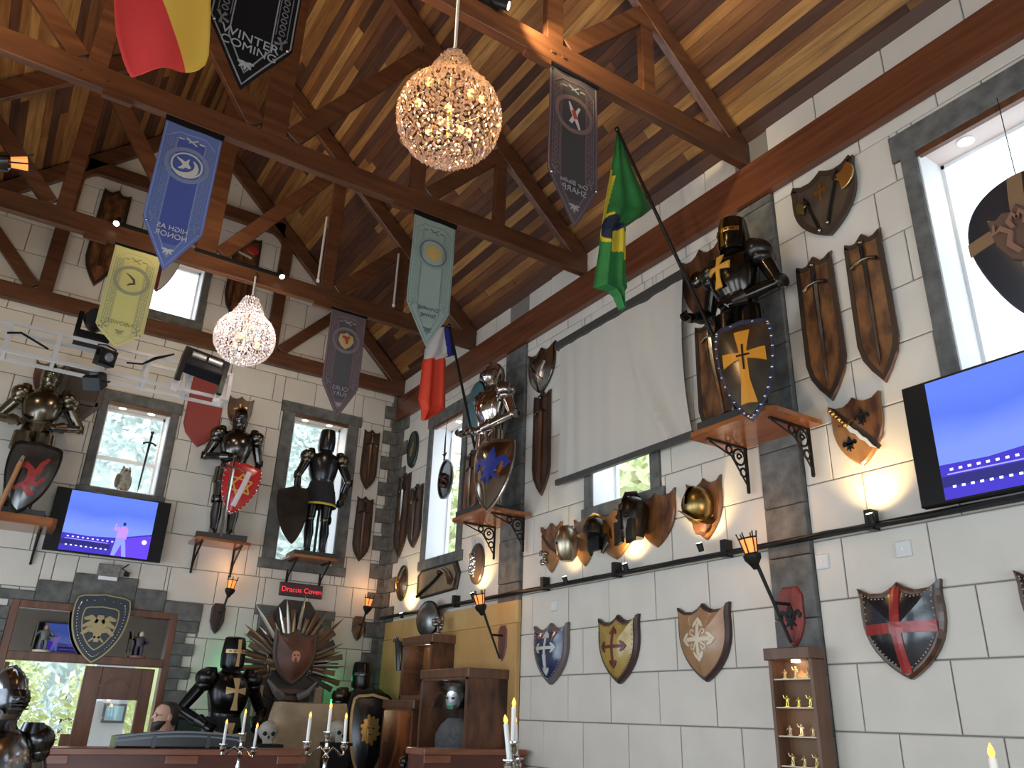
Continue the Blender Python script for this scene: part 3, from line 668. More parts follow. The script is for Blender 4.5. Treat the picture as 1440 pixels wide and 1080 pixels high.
MB().loft([(X, -.10, -.20, .05, .06), (X, -.10, -.15, .085, .10), (X, -.10, -.03, .105, .125), (X, -.10, .06, .10, .115), (X, -.10, .12, .06, .07), (X, -.10, .14, .01, .01)], 16).build('helmet_bowl', mat('pale_gold_steel', (.50, .42, .30), .3, 1, var=.25), t)
e = MB(); e.strip([(X-.09, -.02), (X, -.05), (X+.09, -.02)], .02, lambda x, z: -.225+.9*abs(x-X), .006); e.build('visor_band', M_DKSTEEL, t)
MB().ball((X+.02, -.07, .09), (.06, .05, .045), 10, 6).build('helmet_top_cap', mat('blue_grey_steel', (.32, .36, .45), .3, 1), t)
for hp_ in [o for o in COL.objects if o.get('group') == 'helmets mounted on shield boards']:
    for c in hp_.children:
        if not c.name.startswith('board'): c.location.y -= .08 if 'morion' not in hp_['label'] else .03
# small gargoyle board
loc, rz, w, h = spot('R', (760.5, 744), (789, 732), (780, 805))
t = thing('dragon_shield', 'small honey shield board with a silver figure, corner end of the helmet row', 'shield', loc, rz)
P = sh3(w, h); board(t, P, .028, M_WOODL); MB().prism(clip(P, -1, -1.0, -.02), -.027, -.034, bev=.002).build('upper_half_panel', M_WOODM, t)
e = MB(); e.strip([(-w*.4, h*.3), (0, -.0), (w*.4, -h*.14)], .03, flat(-.03), .008); e.build('dark_band', M_WOODE, t)
e = MB(); [e.ball((-w*.25+rnd.uniform(-.05, .05), -.06, -h*.2+rnd.uniform(-.07, .07)), rnd.uniform(.012, .026), 7, 5) for i in RNG(12)]; e.build('silver_figure', M_STEEL, t)
# silver crossed-dagger shield and sword board beside the projection screen
loc, rz, w, h = spot('R', (743, 502), (781, 480), (764, 553))
t = thing('steel_shield', 'polished steel three-pointed shield left of the projection screen', 'shield', loc, rz)
P = sh3(w, h); MB().prism(P, 0, -.03, bev=.01).build('rim', M_DKSTEEL, t); MB().dome(scale_poly(P, .93), (0, .02), -.031, .06).build('steel_face', mat('brushed_shield_steel', (.42, .41, .40), .22, 1, var=.4, scale=4), t)
f = domef(scale_poly(P, .93), (0, .02), -.031, .06); e = MB(); e.strip(lin((-w*.22, h*.1), (w*.16, -h*.28), 4), .02, f, .02); e.strip(lin((w*.25, h*.12), (-w*.05, -h*.28), 4), .02, f, .02); e.build('crossed_blades', M_STEEL, t)
sword_board('R', (753, 558), (775, 549), (764, 697), 'tall dark sword board just left of the projection screen', m=M_WOODD, gw=.2, bw=.07, blade=mat('brown_scabbard', (.12, .045, .02), .3, coat=.4))
# sword board and shield half hidden behind the black knight
sword_board('R', (975, 462), (1016, 445), (1018, 618), 'wooden board with a curved steel sabre, behind the black knight on its shelf', m=M_WOODM, curve=.10, bw=.05, swL=.93, grip=.12)
loc, rz, w, h = spot('R', (960, 366), (1016, 338), (990, 452))
t = thing('dark_shield', 'dark wooden shield plaque behind the shoulder of the black knight, with round steel boss', 'shield', loc, rz)
board(t, sh3(w, h), .03, M_WOODD); MB().ball((-.02, -.05, .05), (.07, .05, .08), 12, 8).build('steel_boss', M_DKSTEEL, t)
# corner end of the right wall
def oval_plaque(c, rx, rz_, label, m, name='oval_plaque', cat='plaque'):
    p = onR(*c); t = thing(name, label, cat, (W, p.y, p.z), RZ); P = ell(rx, rz_)
    MB().prism(P, 0, -.03, bev=.012).build('board', m, t); return t
t = oval_plaque((582, 632), .155, .275, 'dark green oval shield with a small gold emblem, highest beside the corner', mat('dark_green_paint', (.014, .035, .026), .35, coat=.3), 'oval_shield', 'shield')
e = MB(); e.strip(ell(.14, .255), .016, flat(-.03), .006, closed=True); e.build('rim', M_BLKPL, t)
e = MB(); e.strip([(-.03, -.10), (.0, -.03), (.035, .06), (.05, .10)], [.05, .045, .03, .004], flat(-.03), .012); e.strip([(-.035, -.02), (.04, .02)], .02, flat(-.03), .014); e.build('gold_emblem', mat('dull_gold', (.35, .25, .12), .35, .6), t)
sword_board('R', (561, 672), (576.5, 666), (565, 783), 'narrow dark board with a broad sword, left of the pair below the green oval shield', m=M_WOODD, gw=.16, bw=.07)
sword_board('R', (579, 688), (595, 680), (584, 770), 'narrow dark board with a bright sword, right of the pair below the green oval shield', m=M_WOODD, gw=.18, bw=.05)
t = oval_plaque((632, 675), .16, .25, 'oval dark-rimmed silver plaque with a bust, hanging in the narrow corner window', mat('tarnished_silver', (.30, .29, .29), .3, .9, var=.4))
t.location.x = W-.03
e = MB(); e.strip(ell(.16, .25), .022, flat(-.03), .02, closed=True); e.build('scalloped_rim', M_DKSTEEL, t)
e = MB(); [e.ball((rnd.uniform(-.07, .06), -.05, rnd.uniform(-.09, .06)), rnd.uniform(.022, .045), 8, 6) for i in RNG(12)]; e.build('relief_bust', mat('dark_red_bronze', (.13, .06, .05), .3, .9), t)
MB().tube([(0, .0, .24), (0, .02, .56)], .003, 5).build('hanging_wire', M_BLACK, t)
t = oval_plaque((567, 820), .145, .235, 'bronze-brown oval shield with a small gilt cross, lowest beside the corner', M_BRONZE, 'oval_shield', 'shield')
MB().dome(ell(.135, .225), (0, 0), -.031, .06).build('bronze_face', mat('brown_bronze', (.20, .13, .085), .25, .9, var=.3), t)
e = MB(); cross_latin(e, domef(ell(.135, .225), (0, 0), -.031, .06), -.01, .0, .09, .16, .025, 1.3, .5, .012); e.build('gilt_cross', M_BRASS, t)
t = oval_plaque((672, 793), .155, .235, 'brown oval shield with a silver coat of arms, under the silver knight', mat('brown_oval_board', (.085, .055, .045), .3, .3), 'oval_shield', 'shield')
MB().dome(ell(.145, .225), (0, 0), -.031, .03).build('brown_face', mat('brown_oval_board', (.085, .055, .045)), t)
e = MB(); [e.ball((-.02+rnd.uniform(-.05, .05), -.06, -.01+rnd.uniform(-.12, .12)), rnd.uniform(.015, .03), 7, 5) for i in RNG(26)]; e.strip([(-.06, .12), (-.07, -.02), (-.02, -.14), (.03, -.02), (.02, .12)], .03, flat(-.05), .012); e.build('silver_arms', M_STEEL, t)
# antique pistol plaque
pa, pb = onR(589, 802), onR(645, 834); cy0 = (pa.y+pb.y)/2
t = thing('pistol_plaque', 'wide wooden plaque with parchment panel and a long flintlock pistol, under the corner window', 'plaque', (W, onR(617, 817).y, onR(617, 817).z), RZ)
w = pa.y-pb.y; h = .36; P = [(-w*.5, -h*.3), (-w*.4, -h*.5), (w*.45, -h*.42), (w*.5, h*.1), (w*.42, h*.5), (-w*.42, h*.48), (-w*.5, h*.35)]
board(t, P, .03, M_WOODE); MB().prism(scale_poly(P, .86), -.029, -.036, bev=.003).build('parchment_panel', mat('old_parchment', (.30, .21, .12), .6, col2=(.17, .11, .06), scale=6), t)
MB().tube([(-w*.42, -.06, -h*.42), (0, -.06, 0), (w*.2, -.06, h*.30)], [.02, .018, .02], 8).build('pistol_barrel', M_BLACK, t)
MB().tube([(w*.18, -.06, h*.30), (w*.30, -.06, h*.15), (w*.38, -.06, -h*.18)], [.03, .034, .045], 8).build('pistol_stock', M_WOODD, t)
MB().ball((w*.12, -.075, h*.22), .028, 8, 6).build('pistol_lock', M_DKSTEEL, t)
# dagger hanging in the narrow window
p = onR(626, 640, W-.02); t = thing('hanging_dagger', 'slim dark dagger hanging point up in the narrow corner window', 'dagger', (W-.03, p.y, p.z), RZ)
MB().tube([(0, 0, -.02), (0, 0, .20), (0, 0, .42)], [.014, .010, .002], 6).build('blade', M_DKSTEEL, t); MB().tube([(-.06, 0, .02), (0, 0, 0), (.06, 0, .02)], [.004, .02, .004], 6).build('guard', M_BLACK, t); MB().tube([(0, 0, -.10), (0, 0, 0)], .012, 6).build('grip', M_BLACK, t)
MB().tube([(0, 0, .40), (0, .02, WR3[3]-p.z-.02)], .0025, 5).build('hanging_wire', M_BLACK, t)
# ------------------------------------------------------------------ big shield hanging in the nearest window
pA = onR(1362, 330, W-.10); t = thing('crest_shield', 'dark shield with tan straps and a carved crest, hanging against the bright big window', 'shield', (W-.10, pA.y-.33, pA.z-.20), RZ)
P = [(x*.68, z*1.02) for x, z in chaikin([(-.5, .12), (-.47, -.02), (-.38, -.2), (-.25, -.38), (-.1, -.5), (0, -.56), (.1, -.5), (.25, -.38), (.38, -.2), (.47, -.02), (.5, .12), (.47, .24), (.38, .34), (.22, .41), (0, .44), (-.22, .41), (-.38, .34), (-.47, .24)], 2, True)]
SM_ = mat('dark_grey_shield_steel', (.055, .058, .075), .35, .5, bump=.1, scale=20)
MB().prism(P, 0, -.02, bev=.006).build('rim', SM_, t); MB().dome(scale_poly(P, .97), (0, 0), -.02, .07).build('shield_face', SM_, t)
f = domef(scale_poly(P, .97), (0, 0), -.02, .07); TAN = mat('tan_strap', (.27, .16, .085), .5)
e = MB(); e.strip(lin((-.0, .43), (.0, -.54), 12), .085, f, .008); e.strip(lin((-.335, .07), (.335, .07), 10), .085, f, .009); e.build('cross_straps', TAN, t)
e = MB(); C_ = [(-.17, .17), (-.12, .15), (-.08, .18), (-.03, .16), (0, .2), (.03, .16), (.08, .18), (.12, .15), (.17, .17), (.15, -.02), (.09, -.13), (0, -.19), (-.09, -.13), (-.15, -.02)]
C_.reverse(); yb = f(0, 0)-.008; e.prism(C_, yb+.03, yb-.012, bev=.008); e.build('crest_panel', mat('dark_brown_crest', (.12, .065, .045), .5), t)
e = MB()
for q in (1, -1):
    e.strip([(q*.02, -.12), (q*.07, -.05), (q*.05, .02), (q*.10, .07), (q*.14, .05), (q*.13, .11)], [.03, .035, .03, .035, .03, .01], flat(yb-.012), .02)
    e.strip([(q*.03, .04), (q*.05, .09), (q*.02, .13), (q*.0, .09)], [.025, .03, .03, .02], flat(yb-.012), .022)
e.build('carved_relief', mat('red_brown_carving', (.24, .12, .08), .45), t)
MB().tube([(0, 0, .40), (0, .02, WR1[3]-t.location.z-.01)], .003, 5).build('hanging_wire', M_BLACK, t)
# ================================================================== SUITS OF ARMOUR
def knight(label, loc, rz, steel, trim, helm='great', H=1.80, hands=((-.20, -.22, .86), (.10, -.30, .98)), cross=None, skirt=None, base=True, visor=None, group='suits of armour', elbow=(.36, .36), pz=0.):
    """hands: targets (x,y,z) for the hand on the viewer's left and right, metres for a 1.80 m suit standing on z=0"""
    t = thing('suit_of_armour', label, 'armour', loc, rz, group); k = H/1.8; S = Matrix.Scale(k, 4)
    def B(mb, nm, m, parent=t, **kw):
        mb.v = [S @ p for p in mb.v]; return mb.build(nm, m, parent, **kw)
    bz = .06
    if base: B(MB().box(-.30, .30, -.24, .20, 0, bz), 'base_plate', mat('dark_base_board', (.03, .028, .026), .5))
    MB_ = MB
    pole = B(MB().tube([(0, .04, bz), (0, .04, 1.0)], .018, 8), 'support_pole', M_IRON)
    for q in (1, -1):
        B(MB().tube([(q*.10, .06, bz+.045), (q*.105, -.02, bz+.05), (q*.112, -.10, bz+.035), (q*.118, -.17, bz+.018)], [.045, .05, .045, .018], 10), 'sabaton', steel)
        B(MB().tube([(q*.10, .02, bz+.06), (q*.10, .02, .20), (q*.105, .03, .34), (q*.105, .0, .50)], [.048, .05, .068, .058], 12), 'greave', steel)
        p = MB(); p.ball((q*.105, -.015, .53), (.07, .075, .065), 12, 8); p.ball((q*.175, .0, .53), (.018, .055, .06), 10, 6); B(p, 'knee_cop', trim)
        B(MB().tube([(q*.105, .0, .55), (q*.105, .0, .72), (q*.09, .0, .92)], [.072, .088, .105], 12), 'cuisse', steel)
        g = MB(); zt = .93
        for i in RNG(3): g.loft([(q*.098, -.03, zt-i*.062-.068, .114+i*.003, .112+i*.003), (q*.098, -.03, zt-i*.062, .110+i*.003, .108+i*.003)], 16)
        B(g, 'tasset', steel, kind='stuff')
        # arm
        sh = Vector((q*.235, .01, 1.36)); hd = Vector(hands[0] if q < 0 else hands[1]); ex = elbow[0] if q < 0 else elbow[1]
        el = Vector((q*ex, .05, min((sh.z+hd.z)/2+.02, 1.085)))
        
        B(MB().tube([sh, sh.lerp(el, .5), el], [.065, .062, .05], 12), 'upper_arm', steel)
        p = MB(); p.ball(el, (.052, .058, .055), 12, 8); p.ball(el+Vector((q*.045, .01, 0)), (.012, .066, .058), 12, 6); B(p, 'elbow_cop', trim)
        wr_ = el.lerp(hd, .80)
        B(MB().tube([el, el.lerp(wr_, .45), wr_], [.044, .050, .036], 12), 'forearm', steel)
        d = (hd-el).normalized()
        B(MB().tube([wr_-d*.10, wr_-d*.02, wr_+d*.01], [.066, .045, .040], 12), 'gauntlet_cuff', trim)
        hb = MB(); hb.tube([wr_, wr_+d*.05, wr_+d*.085], [.038, .046, .040], 10, fy=.7)
        side = d.cross(Vector((0, -1, 0))); side = side.normalized() if side.length > .1 else Vector((1, 0, 0)); inn = side.cross(d).normalized()
        for i in RNG(4):
            a = wr_+d*.08+side*(i-1.5)*.021; L = (.05, .058, .055, .045)[i]
            hb.tube([a, a+d*L*.5+inn*.004, a+d*L*.75+inn*.03, a+d*L*.5+inn*.055], [.0115, .011, .010, .008], 6)
        a = wr_+d*.03-side*q*.04; hb.tube([a, a+d*.03-side*q*.02+inn*.02, a+d*.05+inn*.045], [.013, .012, .009], 6)
        B(hb, 'gauntlet', steel)
        p = MB(); c0 = Vector((q*.235, .0, 1.40))
        p.ball(c0+Vector((q*.005, 0, -.015)), (.105, .125, .095), 16, 10); p.ball(c0+Vector((q*.022, 0, -.085)), (.078, .095, .062), 16, 10)
        p.loft([(c0.x-q*.02, 0, c0.z+.02, .075, .10), (c0.x-q*.03, 0, c0.z+.085, .05, .08)], 12)
        B(p, 'pauldron', steel if trim is M_BRASS else trim, kind='stuff')
    B(MB().loft([(0, -.01, .93, .165, .135), (0, -.01, 1.0, .150, .125), (0, -.015, 1.06, .150, .13)], 18), 'fauld', steel)
    B(MB().loft([(0, -.015, 1.05, .152, .130), (0, -.03, 1.13, .182, .165), (0, -.035, 1.23, .205, .185), (0, -.02, 1.34, .205, .165), (0, .0, 1.42, .165, .125), (0, .01, 1.455, .10, .095)], 20), 'breastplate', steel)
    bf = lambda x, z: -.035-.185*math.sqrt(max(.02, 1-(x/.215)**2))+(.0 if z < 1.28 else (z-1.28)*.35)
    B(MB().loft([(0, -.012, 1.035, .160, .138), (0, -.012, 1.065, .160, .138)], 18), 'belt', trim)
    if skirt:
        B(MB().loft([(0, 0, .70, .23, .20), (0, 0, .86, .205, .175), (0, 0, 1.03, .165, .142)], 20, cap=False), 'cloth_skirt', skirt[0])
        B(MB().loft([(0, 0, .695, .235, .205), (0, 0, .725, .232, .202)], 20, cap=False), 'skirt_hem', skirt[1])
    B(MB().loft([(0, .0, 1.42, .125, .115), (0, 0, 1.47, .09, .09), (0, 0, 1.54, .085, .09)], 16), 'gorget', trim)
    if helm == 'great':
        B(MB().loft([(0, -.005, 1.485, .105, .125), (0, -.005, 1.52, .115, .135), (0, -.0, 1.62, .118, .138), (0, .0, 1.73, .108, .125), (0, .005, 1.78, .098, .112), (0, .005, 1.79, .08, .09)], 20), 'helmet', steel)
        fh = lambda x, z: -.138*math.sqrt(max(.05, 1-(x/.125)**2))+(0 if z < 1.65 else (z-1.65)*.12)
        e = MB(); e.strip([(0, 1.50), (0, 1.56), (0, 1.62), (0, 1.68), (0, 1.76)], [.035, .03, .028, .03, .035], fh, .006); e.strip([(-.11, 1.645), (-.06, 1.645), (0, 1.645), (.06, 1.645), (.11, 1.645)], .036, fh, .006)
        B(e, 'helmet_cross', visor or M_BRASS)
        e = MB()
        for q in (1, -1): e.strip([(q*.03, 1.645), (q*.09, 1.645)], .011, fh, .0085)
        B(e, 'eye_slit', M_BLKPL, kind='stuff')
    else:
        B(MB().loft([(0, .0, 1.50, .088, .105), (0, -.005, 1.56, .10, .125), (0, .0, 1.65, .105, .128), (0, .005, 1.73, .09, .11), (0, .01, 1.78, .05, .06), (0, .01, 1.795, .012, .014)], 20), 'helmet', steel)
        e = MB(); e.loft([(0, -.04, 1.53, .06, .10), (0, -.05, 1.575, .088, .125), (0, -.05, 1.62, .092, .14), (0, -.035, 1.67, .095, .115)], 16); B(e, 'visor', trim)
        e = MB()
        for i in RNG(4): e.strip([(-.055, 1.56+.022*i), (0, 1.56+.022*i), (.055, 1.56+.022*i)], .008, lambda x, z: -.05-.142*math.sqrt(max(.1, 1-(x/.095)**2)), .003)
        B(e, 'breath_slits', M_BLKPL, kind='stuff')
        B(MB().tube([(0, -.09, 1.765), (0, -.03, 1.80), (0, .07, 1.79), (0, .11, 1.70)], [.008, .014, .014, .008], 6), 'helmet_comb', steel)
    if cross:
        e = MB(); cross_latin(e, bf, 0, 1.27, .20, .30, .035, 2.0, .40, .007); B(e, 'breast_cross', cross)
    return t, k, S
def held_shield(label, loc, rot, w, h, face, rim, deco, poly=shheat, bulge=.05, group=None, st=None):
    t = thing('knight_shield', label, 'shield', loc, 0, group, rot)
    P = poly(w, h); MB().prism(P, .012, -.012, bev=.006).build('rim', rim, t); Q = scale_poly(P, .90); MB().dome(Q, (0, 0), -.0125, bulge).build('shield_face', face, t)
    f = domef(Q, (0, 0), -.0125, bulge)
    if deco: deco(t, f, w, h)
    if st:
        e = MB(); R = scale_poly(P, .95)
        for i in RNG(len(R)):
            if i % 2 == 0: e.ball((R[i][0], -.014, R[i][1]), .012, 6, 5)
        e.build('rivet_row', st, t, kind='stuff')
    return t
def shelf(label, loc, rz, w, d, th=.035, bracket=True, ornate=True, group='shelves carrying suits of armour'):
    """top surface at loc.z, back edge against the wall"""
    t = thing('wall_shelf', label, 'shelf', loc, rz, group)
    c = .05; P = [(-w/2, -.0), (w/2, 0), (w/2, -d+c), (w/2-c, -d), (-w/2+c, -d), (-w/2, -d+c)]
    mb = MB(); n = 6; P = [(x, y) for x, y in P]; P.reverse()
    vs = [(x, y, -th) for x, y in P]+[(x, y, 0) for x, y in P]; fs = [tuple(reversed(range(n))), tuple(range(n, 2*n))]+[(i, (i+1) % n, n+(i+1) % n, n+i) for i in RNG(n)]
    mb.add(vs, fs); mb.build('shelf_board', M_SHELF, t)
    for q in (1, -1):
        x = q*w*.36; e = MB()
        e.box(x-.012, x+.012, -d*.8, -.004, -th-.012, -th); e.box(x-.012, x+.012, -.016, -.002, -th-.34, -th)
        if ornate:
            for cy, cz, r_ in ((-.085, -th-.085, .062), (-.05, -th-.20, .032), (-.19, -th-.045, .03)): e.tube([(x, cy+r_*math.cos(a), cz+r_*math.sin(a)) for a in [2*PI*i/14 for i in RNG(15)]], .009, 6)
            e.tube([(x, -.085+.03*math.cos(a)*(1-a/9), -th-.085+.03*math.sin(a)*(1-a/9)) for a in [i*.6 for i in RNG(12)]], .008, 6)
            e.tube([(x, -.012, -th-.30), (x, -.05, -th-.25), (x, -.10, -th-.18), (x, -.17, -th-.09), (x, -d*.75, -th-.02)], .007, 6)
            e.ball((x, -.01, -th-.345), .014, 8, 6)
        else:
            e.tube([(x, -.012, -th-.30), (x, -.06, -th-.2), (x, -d*.7, -th-.02)], .012, 6); e.ball((x, -.012, -th-.33), .016, 8, 6)
        e.build('iron_bracket', M_IRON, t)
    return t
# --- black knight with the green flag, first pilaster
zs1 = 3.60; y1 = 3.66
shelf('wide varnished shelf on scrolled iron brackets under the black knight on the near pilaster', (W-.037, y1, zs1), RZ, .80, .52)
M_BLKST = mat('black_gilt_steel', (.055, .048, .040), .18, .95, var=.4, scale=5)
KX = W-.037-.27
knight('black suit of armour with gold crosses on the near pilaster shelf', (KX, y1, zs1), RZ, M_BLKST, mat('black_trim_steel', (.05, .047, .045), .3, .9), 'great', 1.775, hands=((-.34, -.20, .98), (.04, -.27, .90)), cross=M_GOLDP, elbow=(.36, .34))
def d_orange(t, f, w, h):
    e = MB(); cross_latin(e, f, -.0, .10*h, w*.72, h*.72, .055, 2.0, .38, .008); e.build('orange_cross', mat('orange_paint', (.60, .24, .02), .45), t)
    e = MB(); cross_latin(e, f, -.0, .10*h, w*.22, h*.26, .012, 1, .45, .014); e.build('black_inner_cross', M_BLKPL, t)
def toward(px, py, x): return onR(px, py, x)
ps = toward(1050, 520, KX-.36)
held_shield('steel heater shield with a big orange cross and blue riveted rim', (ps.x, ps.y, ps.z), (math.radians(-8), math.radians(-3), RZ+math.radians(26)), .41, .80, mat('worn_shield_steel', (.20, .17, .13), .32, .9, var=.45, scale=4), mat('dark_blue_rim', (.022, .03, .075), .4, .3), d_orange, st=M_STEEL)
# sword of the black knight
# flags on poles
def flag_pole(name, label, base, tip, rad=.016):
    b, tp = Vector(base), Vector(tip); t = thing(name, label, 'flagpole', b)
    d = tp-b; MB().tube([(0, 0, 0), d*.5, d], [rad, rad, rad*.8], 10).build('pole', M_BLACK, t); MB().ball(d, rad*1.5, 10, 8).build('finial', M_DKSTEEL, t)
    return t
h1 = onR(984, 432, KX-.16); hlow = Vector((KX-.20, h1.y+.02, zs1+.42)); tip1 = onB(868, 182, 4.30)
dirp = (tip1-h1).normalized(); lowp = h1-dirp*.32
flag_pole('flag_pole', 'long thin black pole of the green flag, slanting out from the black knight', lowp, tip1)
def cloth(name, label, cat, rows, plane_y, colf, mats, nx=16, sub=4, wave=.03, nfold=3.0, split=None):
    """rows: (left px, right px) picture points of the hanging outline, placed on the plane y; waves give the folds depth"""
    R = []
    for i in RNG(len(rows)-1):
        for s_ in RNG(sub): q = s_/sub; R.append(tuple(tuple(a+(b-a)*q for a, b in zip(rows[i][k], rows[i+1][k])) for k in (0, 1)))
    R.append(rows[-1]); mb = MB(); n = len(R); vs = []
    for i, (l, r) in enumerate(R):
        for j in RNG(nx+1):
            q = j/nx
            if split: s_ = split(l, r); q = q*2*s_ if q < .5 else s_+(q-.5)*2*(1-s_)
            p = onB(l[0]+(r[0]-l[0])*q, l[1]+(r[1]-l[1])*q, plane_y); k = i/(n-1)
            amp = wave*math.sin(q*PI*2*nfold+k*1.5)*min(1, .15+k*1.4); p.y += amp; vs.append(p)
    c = sum(vs, Vector())/len(vs)
    for i in RNG(n-1):
        for j in RNG(nx):
            a = i*(nx+1)+j; mb.f.append([a, a+nx+1, a+nx+2, a+1]); mb.sm.append(True); mb.mi.append(colf((j+.5)/nx, (i+.5)/(n-1), R[i], (j+.5)/nx))
    mb.v = [p-c for p in vs]
    o = mb.build(name, mats, None, c); o['label'] = label; o['category'] = cat
    m = o.modifiers.new('thick', 'SOLIDIFY'); m.thickness = .003
    return o
GRN = mat('green_flag_cloth', (.025, .20, .045), .75, var=.35, scale=5); YEL = mat('yellow_flag_cloth', (.62, .48, .03), .75); NVY = mat('navy_flag_cloth', (.008, .018, .05), .75)
def bz(u, v, R, q):
    x = R[0][0]+(R[1][0]-R[0][0])*u; y = R[0][1]+(R[1][1]-R[0][1])*u
    cx, cy = 866, 322
    d2 = ((x-862)/14)**2+((y-320)/19)**2
    if d2 < 1 and not (x > 864 and y > 322): return 2
    if 322 < y < 362 and x > 858+(y-322)*.1 and y < 345+(x-858)*.75: return 1
    if y < 322 and 238 < y and x < 866-(y-238)*.22+ (2 if y > 245 else -3) and x > 858-(y-238)*.22: return 1
    if ((x-862)/18)**2+((y-320)/23)**2 < 1 and x < 864: return 1
    return 0
rows = [((868, 184), (871, 186)), ((862, 225), (887, 229)), ((857, 255), (901, 259)), ((852, 285), (917, 294)), ((849, 310), (905, 303)), ((847, 325), (883, 314)), ((845, 350), (883, 345)), ((841, 380), (883, 380)), ((838, 402), (885, 402)), ((858, 408), (881, 408)), ((866, 415), (879, 418)), ((874, 434), (877, 435))]
cloth('flag', 'green flag with a yellow lozenge and navy disc drooping from the black pole', 'flag', rows, tip1.y+.02, bz, [GRN, YEL, NVY], nx=64, sub=16, wave=.035, nfold=2.2)
# --- silver knight, second pilaster
zs2 = 3.60; y2 = 7.27
shelf('varnished shelf on scrolled iron brackets under the silver knight on the far pilaster', (W-.037, y2, zs2), RZ, .80, .52)
M_CHROME = mat('bright_silver_steel', (.66, .62, .58), .14, 1, var=.45, scale=5, bump=.04)
knight('bright silver suit of armour standing on the far pilaster shelf, with visored helmet', (KX, y2, zs2), RZ, M_CHROME, mat('silver_trim', (.55, .50, .46), .2, 1, var=.4), 'close', 1.80, hands=((-.34, -.20, .98), (.05, -.27, .88)), elbow=(.36, .34))
def d_lily(t, f, w, h):
    e = MB(); fleur(e, f, 0, .08, w*.80); e.build('blue_lily', mat('royal_blue_paint', (.02, .035, .22), .35), t)
ps = toward(692, 668, KX-.36)
held_shield('mirror bright heater shield with a blue lily emblem', (ps.x, ps.y, ps.z), (math.radians(-8), 0, RZ+math.radians(22)), .50, .78, mat('mirror_steel', (.50, .44, .40), .12, 1, var=.25, scale=3), M_STEEL, d_lily)
h2 = onR(664, 612, KX-.16); tip2 = onB(632, 458, 7.55); d2_ = (tip2-h2).normalized()
flag_pole('flag_pole', 'long thin black pole of the tricolour flag, slanting out from the silver knight', h2-d2_*.32, tip2)
BLU = mat('blue_flag_cloth', (.02, .022, .20), .75); WHT = mat('white_flag_cloth', (.66, .60, .56), .75); REDC = mat('red_flag_cloth', (.72, .055, .02), .7)
def fz(u, v, R, q):
    x = R[0][0]+(R[1][0]-R[0][0])*u; y = R[0][1]+(R[1][1]-R[0][1])*u
    if y > 504: return 2
    if x > 626+(y-470)*.1: return 0
    return 1
rows = [((617, 460), (633, 460)), ((604, 480), (637, 482)), ((598, 492), (640, 499)), ((597, 503), (627, 503)), ((595, 510), (628, 508)), ((592, 545), (628, 545)), ((590, 560), (628, 575)), ((594, 575), (621, 580)), ((594, 590), (600, 591))]
cloth('flag', 'blue, white and red flag drooping from a black pole, mostly behind the pale green banner', 'flag', rows, tip2.y+.03, fz, [BLU, WHT, REDC], nx=40, sub=12, wave=.035, nfold=2)
# round teal shield and sword board behind the silver knight
p = onR(672, 574); t = thing('round_shield', 'teal oval shield on the wall behind the shoulder of the silver knight', 'shield', (W, p.y, p.z), RZ)
MB().prism(ell(.24, .36), 0, -.03, bev=.012).build('rim', M_DKSTEEL, t); MB().dome(ell(.22, .34), (0, 0), -.031, .05).build('teal_face', mat('teal_paint', (.07, .17, .20), .35), t)
sword_board('R', (653, 640), (675, 634), (664, 738), 'polished wooden board with a bright sword, left of the silver knight', gw=.15, bw=.05, swL=.95)
# ------------------------------------------------------------------ back wall knights
zsB = 3.52
def back_knight(px, zs, label, shelf_label, w=.72, **kw):
    x = onB(px, 780, D-.28).x
    shelf(shelf_label, (x, D-.024 if not kw.pop('win', False) else D-.03, zs), 0, w, .42, ornate=False, th=.045)
    return x
x = onB(310, 768, D-.28).x
shelf('wooden shelf under the dark knight with the red shield', (x, D-.003, zsB-.02), 0, .66, .46, ornate=False)
knight('dark suit of armour with barred visor on a back wall shelf, behind a red shield', (x-.01, D-.25, zsB-.02), math.radians(-10), mat('dark_grey_steel', (.15, .14, .13), .22, 1, var=.5, scale=5), mat('grey_trim_steel', (.13, .12, .115), .25, 1), 'close', 1.78, hands=((.0, -.24, 1.04), (.30, -.10, .74)), elbow=(.35, .32))
def d_star(t, f, w, h):
    e = MB(); r_ = w*.33
    for k in (0, 1):
        P = [(r_*math.cos(PI/2+k*PI+a), .04+1.0*r_*math.sin(PI/2+k*PI+a)) for a in (0, 2*PI/3, 4*PI/3)]
        for i in RNG(3): e.strip(lin(P[i], P[(i+1) % 3], 5), .02, f, .006+.001*k)
    e.build('gold_star', mat('gold_paint', (.62, .35, .06), .4), t)
    e = MB(); e.strip(lin((w*.13, h*.36), (w*.0, -h*.34), 8), .06, f, .009); e.build('white_stripe', mat('pale_stripe', (.72, .62, .66), .3), t)
p = onB(335, 688, D-.56)
held_shield('red heater shield with a gold six-pointed star and pale stripe', p, (0, math.radians(9), math.radians(-4)), .46, .66, M_RED, M_RED, d_star, st=M_STEEL)
p = onB(328, 655, D-.66); t = thing('long_sword', 'long bright sword standing point down in front of the red star shield', 'sword', p, 0, None, (math.radians(-3), math.radians(1), 0))
sword(t, 1.06, 0, .14, 0, 0, gw=.26, bw=.05, grip=.16)
